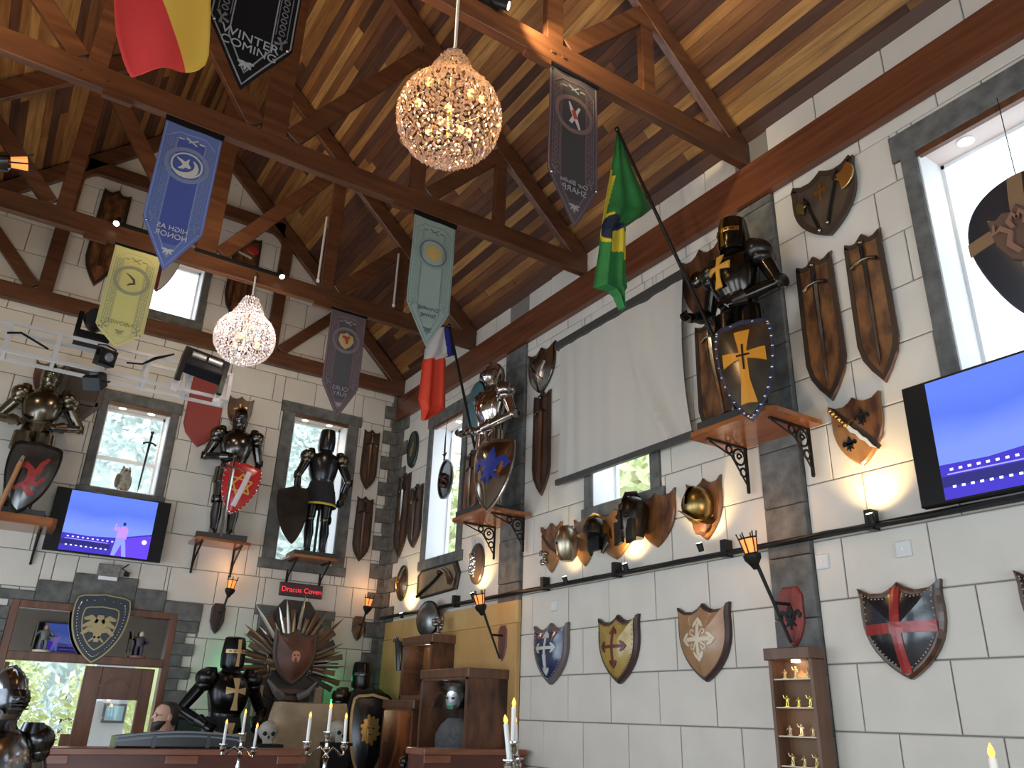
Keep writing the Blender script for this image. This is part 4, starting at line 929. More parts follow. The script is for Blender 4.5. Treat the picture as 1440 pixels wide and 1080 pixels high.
# knight seen from behind in the window
x2 = onB(437, 790, D-.22).x; zw = WB2[2]+.03
shelf('wooden shelf in front of the back window, under the knight turned away', (x2, D-.003, zw), 0, .62, .44, ornate=False)
knight('black suit of armour turned to face out of the bright back window', (x2+.02, D-.21, zw), math.radians(176), mat('black_window_steel', (.05, .05, .052), .25, .9), mat('brass_edged_trim', (.14, .12, .09), .3, 1), 'great', 1.78, hands=((-.30, -.08, .80), (.30, -.08, .80)), skirt=(mat('black_cloth', (.012, .012, .014), .85), mat('gold_hem', (.55, .38, .04), .5)), visor=M_GOLDP, elbow=(.35, .35))
p = onB(411, 725, D-.40); held_shield('dark kite shield hanging at the arm of the window knight', p, (0, math.radians(6), math.radians(160)), .40, .74, mat('dark_brown_steel', (.07, .06, .05), .3, .8), M_DKSTEEL, None)
# knight at the left picture edge
xl = onB(30, 722, D-.28).x
shelf('thick red wooden shelf under the bronze knight at the left end of the back wall', (xl-.12, D-.003, 3.46), 0, .94, .54, th=.10, ornate=False)
knight('bronze coloured suit of armour with arms akimbo, above the red rampant beast shield', (xl-.07, D-.265, 3.46), math.radians(-6), mat('dull_bronze_steel', (.24, .21, .16), .24, 1, var=.5, scale=5), mat('bronze_trim', (.27, .23, .16), .28, 1, var=.4), 'close', 1.84, hands=((-.12, -.22, 1.0), (.12, -.22, .98)), elbow=(.41, .41))
def d_beast(t, f, w, h):
    e = MB(); e.strip([(-.13, .02), (-.12, .10), (-.06, .13), (.0, .09), (.03, .0), (.0, -.10), (.06, -.18), (.10, -.16)], [.05, .07, .07, .06, .09, .08, .06, .03], f, .007)
    e.strip([(.02, .02), (.07, .08), (.09, .16), (.14, .24)], [.06, .06, .05, .03], f, .008); e.strip([(.02, -.06), (.10, -.06), (.15, .02)], [.05, .05, .03], f, .008); e.strip([(-.02, -.08), (-.10, -.14), (-.14, -.10)], [.05, .05, .02], f, .008)
    e.build('red_beast', mat('dull_red_paint', (.33, .03, .03), .4), t)
p = onB(40, 672, D-.54); held_shield('dark steel shield with a red rampant beast', p, (0, math.radians(4), math.radians(-5)), .52, .80, mat('grey_glass_steel', (.16, .155, .15), .22, .9, var=.3), M_DKSTEEL, d_beast)
p = onB(10, 690, D-.62); t = thing('wooden_lance', 'orange brown wooden lance slanting beside the red beast shield', 'lance', p, 0, None, (0, math.radians(9), 0))
MB().tube([(0, 0, -.36), (0, 0, .34)], .026, 10).build('shaft', mat('orange_brown_wood', (.42, .20, .09), .4), t); MB().tube([(0, 0, .33), (0, 0, .40)], [.034, .02], 10).build('ferrule', M_STEEL, t)
# plaques on the back wall
sword_board('B', (512, 607), (534, 606), (514, 689), 'dark sword board beside the corner stones, upper of the two', m=M_WOODD, gw=.16, bw=.05, blade=mat('brown_blade', (.10, .05, .03), .35, .5))
sword_board('B', (502, 700), (525, 700), (504, 790), 'dark sword board beside the corner stones, lower of the two', m=M_WOODD, gw=.18, bw=.05, blade=mat('grey_brown_blade', (.16, .12, .10), .35, .7))
t, w, h = sword_board('B', (147, 266), (187, 276), (131, 403), 'tall dark board high on the gable, left of the gable window', m=M_WOODM, nosword=True)
MB().strip([(0, h*.1), (0, -h*.3)], .05, flat(-.03), .02).build('dark_blade', M_WOODD, t)
t, w, h = sword_board('B', (334, 328), (371, 338), (327, 452), 'tall dark board high on the gable with a red patch, right of the gable window', m=M_WOODM, nosword=True)
e = MB()
for q in (-.1, .02, .1): e.strip([(q, h*.12), (q, -h*.36)], .035, flat(-.03), .02)
e.build('scabbards', M_WOODD, t, kind='stuff'); MB().ball((w*.2, -.04, h*.34), (.09, .02, .08), 12, 8).build('red_patch', mat('red_enamel', (.38, .03, .025), .4), t); MB().strip([(-w*.3, h*.27), (w*.2, h*.24)], .03, flat(-.034), .008).build('pale_scroll', M_CREAM, t)
loc, rz, w, h = spot('B', (268, 520), (327, 520), (277, 629)); t = thing('red_shield_board', 'long plain dark red shield board behind the end of the lighting truss', 'shield', loc, rz)
board(t, shboard(w*.86, h), .03, M_DRED)
loc, rz, w, h = spot('B', (320, 557), (356, 560), (334, 606)); t = thing('small_shield', 'small dark shield plaque with gold marks behind the barred-visor helmet', 'shield', loc, rz)
board(t, sh3(w, h), .03, M_WOODD); e = MB(); e.strip([(-w*.25, h*.1), (w*.25, h*.2)], .02, flat(-.03), .006); e.strip([(-w*.05, h*.28), (w*.05, -h*.05)], .02, flat(-.03), .007); e.build('gold_marks', M_BRASS, t)
loc, rz, w, h = spot('B', (48, 505), (88, 514), (62, 560)); t = thing('small_shield', 'small reddish brown plaque behind the head of the bronze knight', 'shield', loc, rz)
board(t, sh3(w, h), .03, mat('red_brown_plaque', (.12, .045, .03), .45))
loc, rz, w, h = spot('B', (203, 300), (258, 312), (231, 414), off=.012); t = thing('hanging_shield', 'maroon and cream shield in front of the gable window, mostly behind the blue banner', 'shield', loc, rz)
P = shheat(w, h); MB().prism(P, 0, -.03, bev=.01).build('board', mat('maroon_board', (.16, .035, .03), .45), t); MB().prism(clip(scale_poly(P, .97), -1, 0, -.01), -.028, -.04, bev=.003).build('cream_half', mat('cream_paint', (.62, .55, .45), .5), t)
# framed kite panel below the lighting truss
loc, rz, w, h = spot('B', (94, 512), (150, 527), (101, 604)); t = thing('framed_kite_shield', 'dark framed kite-shaped panel hanging below the lighting truss beside the bronze knight', 'shield', loc, rz)
P = [(-w*.5, h*.5), (-w*.5, -h*.08), (0, -h*.5), (w*.5, -h*.08), (w*.5, h*.5)]; MB().prism(P, 0, -.03, bev=.01).build('panel', mat('dark_brown_panel', (.04, .03, .026), .5), t)
e = MB(); FRM = mat('umber_frame', (.075, .058, .05), .5); e.strip(scale_poly(P, .92), .06, flat(-.03), .02, closed=True); e.strip([(-w*.46, -h*.06), (w*.46, -h*.06)], .05, flat(-.03), .02); e.build('frame', FRM, t)
MB().ball((0, -.04, -h*.2), (.04, .01, .025), 8, 6).build('pale_badge', M_DKSTEEL, t)
# ================================================================== PROJECTION SCREEN, TELEVISIONS
XS = W-.10
a, b, c_, d_ = onR(785, 491, XS), onR(960, 391, XS), onR(970, 607, XS), onR(787, 676, XS)
ysl, ysr = a.y, (b.y+c_.y)/2-.02; zt, zb = (a.z+b.z)/2, (c_.z+d_.z)/2; wS = ysl-ysr
t = thing('projection_screen', 'large white pull-down projection screen with a wrinkled right side, hanging over a window', 'screen', (XS, (ysl+ysr)/2, zb), RZ)
mb = MB(); nx, nz = 44, 30; hS = zt-zb; vs = []
def wr_(u, v):
    y = .006*math.sin(u*23+v*2)*(.4+.6*(1-v)) + .004*math.sin(u*51+1)
    s_ = u-(.60+.28*(1-v)**1.6); y += -.055*math.exp(-(s_/.035)**2)*(1-v*.55)*(.3+.7*min(1, (1-v)*2.2))
    s_ = u-(.72+.22*(1-v)**1.4); y += .045*math.exp(-(s_/.05)**2)*(1-v*.5)
    s_ = u-.09; y += -.020*math.exp(-(s_/.02)**2)*(.4+.6*(1-v)); s_ = u-(.12-.02*v); y += .012*math.exp(-(s_/.03)**2)
    return y
for i in RNG(nz+1):
    v = i/nz
    for j in RNG(nx+1):
        u = j/nx; pin = .028*math.sin(PI*v)*(1 if u > .5 else -.4)*abs(u-.5)*2*wS; vs.append(((u-.5)*wS*.985-pin, wr_(u, v), v*hS))
mb.add(vs, [(i*(nx+1)+j, i*(nx+1)+j+1, (i+1)*(nx+1)+j+1, (i+1)*(nx+1)+j) for i in RNG(nz) for j in RNG(nx)], sm=True); mb.build('screen_cloth', M_CLOTHW, t)
MB().box(-wS/2-.02, wS/2+.02, -.035, .035, hS-.01, hS+.07).build('top_case', mat('dark_grey_case', (.05, .048, .046), .5), t)
MB().box(-wS/2-.01, wS/2+.01, -.02, .02, -.05, .005).build('weight_bar', mat('dark_grey_case', (.05, .048, .046)), t)
for q in (-1, 1): MB().box(q*wS*.42-.02, q*wS*.42+.02, .03, .096, hS, hS+.05).build('wall_bracket', M_BLKPL, t)
SCR = screen_mat()
def emi(name, col, s=1.): return mat(name, col, .5, emit=s)
SPUR = emi('screen_dark_purple', (.035, .02, .36)); SWHT = emi('screen_white', (.75, .72, 1)); SDRK = emi('screen_dark_blue', (.012, .01, .12)); SMID = emi('screen_violet', (.10, .04, .62)); SPALE = emi('screen_pale_pink', (.42, .22, .62)); SLIL = emi('screen_lilac', (.30, .27, .92))
def tv(label, loc, rz, w, h, tilt, full, group='televisions showing a concert'):
    t = thing('television', label, 'television', loc, 0, group, (0, 0, rz) if not tilt else (tilt, 0, rz))
    MB().prism([(-w/2, -h/2), (w/2, -h/2), (w/2, h/2), (-w/2, h/2)], .03, -.03, bev=.006).build('housing', M_BLKPL, t)
    MB().box(-.2, .2, .03, .09, -.12, .12).build('wall_mount', M_BLACK, t)
    pw = w*.755; ph = h*.955; y = -.0315
    p = MB(); p.add([(-pw/2, y, -ph/2), (pw/2, y, -ph/2), (pw/2, y, ph/2), (-pw/2, y, ph/2)], [(0, 1, 2, 3)]); p.build('picture', SCR, t)
    X = lambda u: (u-.5)*pw; Z = lambda v: (v-.5)*ph
    def flatp(nm, P, m, dy): MB().add([(X(u), y-dy, Z(v)) for u, v in P], [tuple(RNG(len(P)))]).build(nm, m, t)
    flatp('stage_floor', [(0, 0), (1, 0), (1, .43), (.82, .37), (.6, .30), (.3, .27), (0, .285)], SPUR, .0006)
    flatp('stage_glow', [(.62, 0), (1, 0), (1, .40), (.8, .34), (.66, .28)], SMID, .0009)
    flatp('stage_stripe', [(0, .10), (.55, .09), (.55, .175), (0, .185)], SDRK, .0012)
    for row, (v0, v1, n_) in enumerate(((.225, .215, 12), (.085, .075, 9))):
        for i in RNG(n_):
            u = .06+i*.055; v = v0+(v1-v0)*i/n_
            flatp('stage_light', [(u, v), (u+.022, v), (u+.022, v+.02), (u, v+.02)], SWHT, .0016)
    flatp('light_line', [(.04, .195), (.52, .185), (.52, .195), (.04, .205)], SLIL, .0016)
    if full:
        e = MB(); F_ = lambda P: e.add([(X(u), y-.002, Z(v)) for u, v in P], [tuple(RNG(len(P)))])
        F_([(.575, .0), (.62, .0), (.67, .2), (.665, .30), (.60, .30)]); F_([(.70, .0), (.75, .0), (.72, .2), (.70, .31), (.655, .3)])
        F_([(.595, .29), (.715, .29), (.725, .44), (.70, .50), (.64, .5), (.605, .43)]); F_([(.56, .42), (.59, .41), (.62, .47), (.60, .50)]); F_([(.555, .42), (.575, .42), (.585, .53), (.565, .54)])
        e.mi = [1, 1, 0, 0, 0]; e.build('performer', [SPALE, emi('screen_pale_blue', (.22, .26, .85))], t, kind='stuff')
        MB().prism([(x+X(.665), z+Z(.545)) for x, z in ell(.017, .022, 12)], y-.001, y-.0025).build('performer_head', SDRK, t)
        MB().prism([(x+X(.93), z+Z(.28)) for x, z in ell(.028, .028, 12)], y-.001, y-.002).build('spotlight_glow', SWHT, t)
    else:
        flatp('performer', [(.79, .62), (.83, .6), (.85, .72), (.80, .80)], SMID, .002)
    return t
c0 = onB(154, 739, D-.08); tv('back wall television in the gap below the window with the owl', (c0.x, D-.085, c0.z), 0, 1.25, .72, 0, True)
XT = W-.12; a, b = onR(1262, 552, XT), onR(1309, 714, XT); yl = (a.y+b.y)/2; hT = (a.z-b.z)
tv('right wall television cut off by the picture edge, in front of the big window', (XT, yl-.63, (a.z+b.z)/2), RZ, 1.26, hT, 0, False)
# ================================================================== LIGHTING RAIL, DOWNLIGHTS, TORCHES
RX = W-.055; zr = 2.80
t = thing('cable_rail', 'long black lighting rail with clamps running along the right wall', 'rail', (RX, 5.5, zr))
MB().tube([(0, -6.5, 0), (0, 4.9, 0)], .022, 8).build('pipe', M_BLACK, t)
pts = [(-.028, -6.4+i*.35, -.004+.012*math.sin(i*1.7)) for i in RNG(33)]; MB().tube(pts, .011, 6).build('cable', M_BLKPL, t)
for px in ((1225, 734), (1020, 770), (866, 800), (765, 822), (640, 842)):
    y = onR(*px, RX).y-5.5; MB().box(-.03, .05, y-.025, y+.025, -.03, .10).build('clamp', M_BLACK, t)
for n_, (px, py, pw) in enumerate(((985, 770, 5), (880, 798, 5), (1225, 730, 6), (795, 816, 2), (665, 838, 5), (565, 866, 6))):
    p = onR(px, py, RX-.065); t = thing('rail_spotlight', 'small black uplight on the wall rail, '+('below the golden morion helmet', 'below the crested helmet', 'below the dagger shield', 'below the small dragon shield', 'below the brown oval shield with silver arms', 'beside the corner, below the bronze oval shield')[n_], 'spotlight', p, RZ, 'uplights on the wall rail')
    M = Matrix.Rotation(math.radians(22), 4, 'X'); MB().loft([(0, 0, -.03, .022, .022), (0, 0, .035, .026, .026)], 10, M=M).build('lamp_body', M_BLACK, t)
    MB().loft([(0, 0, .0355, .02, .02), (0, 0, .038, .02, .02)], 10, M=M).build('lens', M_LED, t)
    lamp('rail_light', 'SPOT', (p.x-.10, p.y, p.z+.06), pw*4.2, (1, .68, .28), (W+.02, p.y, p.z+.42), .02, None, 110, 1.0)
DL = []
for wi, (o, M, us) in enumerate(((WR1, MR, (-2.02, -1.2)), (WR2, MR, (-5.45,)), (WR3, MR, (-8.9,)), (WB1, MBK, (.98, 1.32)), (WB2, MBK, (3.32, 3.68)), (WB3, MBK, (1.22,)))):
    for u in us:
        p = M @ Vector((u, .15, o[3]-.015)); t = thing('downlight', 'round recessed downlight in the head of the '+{0: ('big near window, left one', 'big near window, right one'), 1: ('window under the projection screen',), 2: ('narrow corner window',), 3: ('owl window, left one', 'owl window, right one'), 4: ('window with the turned knight, left one', 'window with the turned knight, right one'), 5: ('gable window',)}[wi][us.index(u)], 'light', p, 0, 'recessed downlights in the window heads')
        MB().lathe([(.055, -.006), (.055, .0), (.04, 0)], 16).build('trim_ring', M_WHITE, t); MB().lathe([(.04, -.0075), (.04, -.004)], 14).build('lens', M_LED, t)
        lamp('downlight_beam', 'SPOT', p-Vector((0, 0, .02)), 6, (1, .8, .55), p-Vector((0, 0, 2)), .03, None, 110, .8)
def torch(label, wall_pt, lamp_pt, m, wall='R', bsz=(.16, .36), lit=True, deco=False, power=3):
    rz = RZ if wall == 'R' else 0; t = thing('wall_torch', label, 'torch', wall_pt, rz, 'lantern torches on the walls')
    L = Matrix.Rotation(-rz, 3, 'Z') @ (Vector(lamp_pt)-Vector(wall_pt))
    w, h = bsz; P = [(-.5*w, .36*h), (-.5*w, -.1*h), (-.28*w, -.36*h), (0, -.5*h), (.28*w, -.36*h), (.5*w, -.1*h), (.5*w, .36*h), (.3*w, .5*h), (-.3*w, .5*h)]
    board(t, P, .03, m)
    if deco: e = MB(); fleur(e, flat(-.03), 0, .0, w*.9); e.build('black_lily', M_BLKPL, t)
    low = Vector((0, -.05, -h*.42)); 
    MB().tube([low, low.lerp(L, .5), L-(L-low).normalized()*.10], [.010, .012, .014], 8).build('rod', M_IRON, t)
    mid = low.lerp(L, .42); MB().tube([(mid.x*.2, -.02, mid.z), mid], .011, 6).build('stay', M_IRON, t)
    d = (L-low).normalized(); d = (d+Vector((0, 0, .9))).normalized(); q = d.to_track_quat('Z', 'Y').to_matrix().to_4x4(); M = Matrix.Translation(L) @ q
    MB().loft([(0, 0, -.14, .014, .014), (0, 0, -.11, .03, .03), (0, 0, -.07, .058, .058), (0, 0, -.04, .062, .062), (0, 0, -.03, .045, .045)], 12, M=M).build('cup', M_IRON, t)
    MB().loft([(0, 0, -.03, .038, .038), (0, 0, .07, .056, .056)], 8, M=M, sm=False).build('lantern_glass', M_AMBER, t)
    e = MB()
    for i in RNG(6):
        a = i*PI/3; e.tube([(.042*math.cos(a), .042*math.sin(a), -.035), (.06*math.cos(a), .06*math.sin(a), .075), (.07*math.cos(a), .07*math.sin(a), .115)], .005, 5, M=M)
    for z_, r_ in ((.075, .062), (-.03, .044)): e.tube([(r_*math.cos(a), r_*math.sin(a), z_) for a in [2*PI*i/12 for i in RNG(13)]], .006, 5, M=M)
    e.build('lantern_cage', M_IRON, t)
    wp = Vector(wall_pt)+(Matrix.Rotation(rz, 3, 'Z') @ L); lamp('torch_light', 'POINT', wp+Vector((0, 0, .22)), power, (1, .5, .18), None, .05)
    return t
MT = mat('red_torch_board', (.30, .045, .028), .5, col2=(.13, .02, .015), scale=6); MT2 = mat('brown_torch_board', (.14, .05, .035), .5)
p = onR(1116, 868, W-.035); torch('lantern torch on a red fleur board, near pilaster beside the display case', p, onR(1055, 772, W-.34), MT, bsz=(.19, .40), deco=True)
p = onR(709, 905, W-.035); torch('lantern torch on a brown board, far pilaster above the big glazed cabinet', p, onR(675, 846, W-.36), MT2, bsz=(.17, .36))
p = onB(305, 870, D-.003); torch('lantern torch on a dark board, between the door and the throne', p, onB(325, 824, D-.22), mat('dark_torch_board', (.05, .022, .018), .5), 'B', (.17, .36), power=2)
p = onB(503, 884, D-.003); torch('lantern torch on a gilded brown board, right of the throne beside the corner stones', p, onB(518, 849, D-.22), mat('gilt_torch_board', (.24, .12, .05), .45, col2=(.08, .035, .02), scale=9), 'B', (.17, .32), power=2)
p = onB(-30, 236, 5.90); 
t = thing('truss_lantern', 'amber lantern on a dark iron arm at the upper left edge of the picture', 'lantern', (p.x, 5.86, p.z))
M = Matrix.Translation(onB(24, 229, 5.70)-t.location) @ Matrix.Rotation(math.radians(72), 4, 'Y')
e = MB(); e.loft([(0, 0, -.20, .02, .02), (0, 0, -.13, .06, .06), (0, 0, -.06, .07, .07), (0, 0, -.04, .05, .05)], 12, M=M); e.build('cup', M_DKSTEEL, t)
MB().tube([(0, .05, .0), (0, -.02, .0), M @ Vector((0, 0, -.2))], .02, 8).build('iron_arm', M_IRON, t)
MB().loft([(0, 0, -.04, .042, .042), (0, 0, .06, .058, .058)], 8, M=M, sm=False).build('lantern_glass', M_AMBER, t)
e = MB()
for i in RNG(6): a = i*PI/3; e.tube([(.046*math.cos(a), .046*math.sin(a), -.045), (.064*math.cos(a), .064*math.sin(a), .07), (.075*math.cos(a), .075*math.sin(a), .1)], .006, 5, M=M)
e.build('lantern_cage', M_IRON, t)
# cover plates on the right wall
for px in ((1157, 790), (1271, 772), (780, 852)):
    p = onR(*px); t = thing('cover_plate', {1157: 'white cover plate just right of the near pilaster, above the red torch board', 1271: 'white cover plate above the black shield with the red cross', 780: 'white cover plate above the navy blue shield'}[px[0]], 'cover plate', (W, p.y, p.z), RZ, 'white cover plates on the right wall')
    MB().prism([(-.05, -.05), (.05, -.05), (.05, .05), (-.05, .05)], .01, -.014, bev=.006).build('plate', mat('off_white_plate', (.66, .65, .63), .5), t)
    MB().prism(ell(.008, .008, 10), -.013, -.017).build('screw', M_WHITE, t)
# track lights on tie beams
for (px, py, y, ln, s_, nm, pw, ai) in ((165, 313, 8.28, .5, 1, 'third', 12, (-.5, -1.2, -2)), (395, 387, 8.28, .95, -1, 'third', 12, (.4, -1.2, -2)), (706, 8, 3.67, .8, -1, 'nearest', 26, (1, -.12, -.42))):
    p = onB(px, py, y-.06); t = thing('track_light', 'black track on the %s tie beam with one lit spotlight at its %s end' % (nm, 'left' if s_ > 0 else 'right'), 'track light', (p.x, y-.0, p.z))
    MB().box(-.0 if s_ > 0 else -ln, ln if s_ > 0 else .0, -.03, -.002, .0, .035).build('track', M_BLACK, t)
    d = Vector(ai).normalized() if nm == 'third' else Vector((.8, -.5, -.3)).normalized(); q = Matrix.Translation((0, -.075, 0)) @ d.to_track_quat('Z', 'Y').to_matrix().to_4x4()
    MB().loft([(0, 0, -.07, .03, .03), (0, 0, .04, .038, .038)], 12, M=q).build('lamp_body', M_BLACK, t); MB().loft([(0, 0, .0405, .03, .03), (0, 0, .043, .03, .03)], 12, M=q).build('lens', M_LED, t)
    MB().tube([(0, -.02, .01), (0, -.075, 0)], .012, 6).build('swivel', M_BLACK, t)
    P = Vector(t.location)+Vector((0, -.075, 0))
    if nm == 'third': lamp('track_beam', 'SPOT', P+d*.06, pw*3, (1, .8, .5), P+d*3, .03, None, 60, .8)
    else: lamp('track_beam', 'SPOT', P+Vector((.05, -.12, .04)), 120, (1, .80, .42), P+Vector((.75, .15, -.06)), .03, None, 62, .9)
# ================================================================== BANNERS ON THE TIE BEAMS
def banner(label, x, y, base, inner, trim, ring, emblem, lines, tm, ts=.075, mirror=True, w=.45, ztop=6.005, tip=1.345, side=.94, curl=False):
    t = thing('heraldic_banner', label, 'banner', (x, y, ztop), 0, 'pointed banners hanging from the tie beams')
    def yw(X, Z): return -.010*math.sin(Z*5+x*3)*min(1, -Z*1.2)-.004*math.sin(X*22)
    mb = MB(); nz, nx = 26, 8; vs = []
    for i in RNG(nz+1):
        z = -tip*i/nz; hw = w/2 if z > -side else w/2*max(.0, (tip+z)/(tip-side))
        for j in RNG(nx+1): X = -hw+2*hw*j/nx; vs.append((X, yw(X, z), z))
    mb.add(vs, [(i*(nx+1)+j, (i+1)*(nx+1)+j, (i+1)*(nx+1)+j+1, i*(nx+1)+j+1) for i in RNG(nz) for j in RNG(nx)], sm=True)
    o = mb.build('banner_cloth', base, t)
    MB().box(-w/2-.008, w/2+.008, -.012, .012, -.005, 6.05-ztop).build('hanging_batten', M_BLKPL, t)
    hw = w/2
    def S(nm, segs, m, th=.004):
        e = MB()
        for P, wd, cl in segs: e.strip(P, wd, yw, th, closed=cl)
        return e.build(nm, m, t)
    O_ = [(-hw*.94, -.02), (-hw*.94, -side+.02), (0, -tip+.04), (hw*.94, -side+.02), (hw*.94, -.02)]
    dens = lambda P, n=8: [p for i in RNG(len(P)-1) for p in lin(P[i], P[i+1], n)[:-1]]+[P[-1]]
    e = MB(); k = hw*.46
    vs = []; fs = []
    for i in RNG(17):
        z = -.13-(tip-.37)*i/16; kk = k if z > -side-.06 else k*max(.02, (tip-.15+z)/(tip-.21-side))
        for X in (-kk, 0, kk): vs.append((X, yw(X, z)-.003, z))
    for i in RNG(16):
        for j in (0, 1): a = 3*i+j; fs.append((a, a+3, a+4, a+1))
    e.add(vs, fs); e.build('centre_panel', inner, t)
    S('border_line', [(dens(O_), .008, False)], trim)
    S('inner_line', [(dens([(-k-.006, -.12), (-k-.006, -side-.06), (0, -tip+.12), (k+.006, -side-.06), (k+.006, -.12)]), .008, False), (dens([(-hw*.85, -.14), (-k, -.065), (k, -.065), (hw*.85, -.14)], 4), .008, False)], trim)
    bands = []
    for q in (-1, 1):
        for i in RNG(15): z = -.16-i*.048; bands.append((ell(.017, .017, 8, q*hw*.68, z), .006, True))
        bands += [(lin((q*hw*.54, -.13), (q*hw*.54, -.86), 8), .005, False), (lin((q*hw*.82, -.13), (q*hw*.82, -.86), 8), .005, False)]
    S('side_pattern', bands, ring).__setitem__('kind', 'stuff')
    cz = -.36
    S('emblem_ring', [(ell(hw*.70, hw*.66, 28, 0, cz), .035, True)], ring, .006)
    emblem(t, S, yw, cz, hw)
    S('crossed_mark', [([(-.045, -.155), (.045, -.10)], .010, False), ([(.045, -.155), (-.045, -.10)], .010, False), (lin((-.10, -.125), (-.06, -.125), 2), .012, False), (lin((.06, -.125), (.10, -.125), 2), .012, False)], tm)
    S('tip_flower', [([(0, .19-tip), (math.cos(a)*.022, -tip+.19+math.sin(a)*.026), (math.cos(a)*.045, -tip+.19+math.sin(a)*.05)], [.004, .017, .006], False) for a in [math.radians(v) for v in (180, 225, 270, 315, 0)]], tm, .006)
    for q_ in (-1, 1): S('corner_flower', [([(q*hw*.72, -.91), (q*hw*.72+math.cos(a)*.045, -.91+math.sin(a)*.045)], [.006, .02], False) for q in (q_,) for a in [math.radians(v) for v in (60, 120, 200+140*(q < 0), 270)]], ring, .005)
    e = MB(); [e.ball((q*hw*.86, yw(0, -side)-.012, -side-.015), .011, 8, 6) for q in (-1, 1)]; e.build('corner_weight', M_STEEL, t, kind='stuff')
    for i, (s_, z_, k_) in enumerate(lines): text('motto', s_, ts*k_, tm, t, (0, yw(0, z_)-.010, z_), 0, .0015, mirror=mirror)
    return t
def em_moon(t, S, yw, cz, hw):
    S('emblem_ring_inner', [(ell(hw*.52, hw*.49, 24, 0, cz), .012, True)], M_CREAMB, .008)
    S('crescent', [([(-.02+.095*math.cos(a), cz-.01+.085*math.sin(a)) for a in [math.radians(-150+22*i) for i in RNG(10)]], [.004, .02, .035, .045, .05, .05, .045, .035, .02, .004], False)], M_CREAMB, .009)
    S('bird', [([(-.085, cz+.05), (-.04, cz+.025), (.0, cz-.005), (.03, cz-.02)], [.006, .024, .04, .012], False), ([(.01, cz+.06), (-.005, cz+.02), (-.03, cz-.03), (-.06, cz-.045)], [.004, .03, .03, .004], False)], M_CREAMB, .010)
def em_flower(t, S, yw, cz, hw):
    S('emblem_ring_inner', [(ell(hw*.62, hw*.60, 28, 0, cz), .012, True)], mat('slate_print', (.10, .13, .15), .7), .008)
    S('flower', [([(0, cz), (.04*math.cos(a), cz+.04*math.sin(a)), (.085*math.cos(a), cz+.085*math.sin(a))], [.015, .05, .03], False) for a in [2*PI*i/8 for i in RNG(8)]], mat('gold_print', (.50, .33, .10), .7), .008)
def em_squig(t, S, yw, cz, hw):
    S('squiggle', [([(-.06, cz+.07), (-.02, cz+.045), (.02, cz+.01), (.03, cz-.03), (-.01, cz-.045), (-.03, cz-.065)], [.006, .014, .02, .024, .02, .01], False)], mat('dark_brown_print', (.11, .08, .05), .7), .008)
def em_shield(t, S, yw, cz, hw):
    e = MB(); P = [(x*.19, cz+z*.21) for x, z in [(-.42, .3), (-.5, -.05), (-.3, -.35), (0, -.55), (.3, -.35), (.5, -.05), (.42, .3), (.15, .36), (0, .48), (-.15, .36)]]; e.prism(P, -.004, -.014); e.build('gold_shield', mat('banner_gold', (.62, .42, .18), .6), t)
    S('red_mark', [([(-.05, cz+.04), (0, cz+.02), (.04, cz+.045)], [.03, .045, .02], False), ([(0, cz+.02), (.01, cz-.05)], [.045, .02], False)], mat('banner_red', (.42, .06, .04), .6), .018)
def em_cross(t, S, yw, cz, hw):
    S('white_figure', [([(-.045, cz+.10), (-.02, cz+.03), (.0, cz-.02), (-.03, cz-.08)], [.01, .028, .03, .03], False), ([(.045, cz+.07), (.02, cz+.02), (.01, cz-.03), (.05, cz-.12)], [.02, .026, .03, .012], False)], mat('banner_white', (.58, .50, .48), .6), .008)
    S('red_middle', [([(-.012, cz+.03), (.012, cz-.04)], .03, False)], mat('banner_red', (.42, .06, .04)), .012)
M_CREAMB = mat('banner_cream', (.62, .62, .55), .6)
GRYL = mat('banner_grey_print', (.30, .30, .31), .7)
bnd = mat('banner_blue', (.13, .19, .46), .55); bnd2 = mat('banner_deep_blue', (.07, .105, .36), .5)
banner('blue banner with a cream crescent and bird in a ring', .60, 5.94, bnd, bnd2, mat('banner_pale_blue', (.25, .32, .58), .7), mat('banner_blue_grey', (.20, .25, .40), .7), em_moon, (('HIGH AS', -.965, .8), ('HONOR', -1.03, .85)), M_CREAMB)
gb = mat('banner_sage', (.30, .39, .35), .75); banner('pale sage green banner with a gold flower in a dark ring', 2.85, 5.94, gb, mat('banner_sage_inner', (.285, .36, .32), .75), mat('banner_sage_line', (.20, .27, .25), .75), mat('banner_sage_ring', (.24, .31, .29), .75), em_flower, (('Growing', -.95, .8), ('Strong', -1.02, .8)), mat('slate_print', (.10, .13, .15)))
yb_ = mat('banner_yellow', (.80, .73, .30), .75); banner('pale yellow banner with a dark squiggle in a grey ring', .57, 8.30, yb_, mat('banner_yellow_inner', (.82, .73, .25), .75), mat('banner_yellow_line', (.68, .62, .30), .75), mat('banner_khaki', (.42, .40, .24), .75), em_squig, (('UNBOWED', -.86, .8),), mat('banner_khaki_text', (.40, .36, .16), .75), tip=1.13, side=.93, ztop=6.03)  # yellow raised: window light through the cloth is put into the colour
kb = mat('banner_taupe', (.15, .115, .125), .75); banner('grey and rose banner with a gold shield in a pink ring', 2.94, 8.30, kb, mat('banner_charcoal', (.10, .092, .10), .75), mat('banner_rose', (.28, .15, .16), .75), mat('banner_rose_grey', (.25, .19, .20), .75), em_shield, (('OURS', -.975, 1.0), ('FURY', -1.045, .95)), mat('banner_silver', (.38, .37, .39), .7), ztop=6.03)
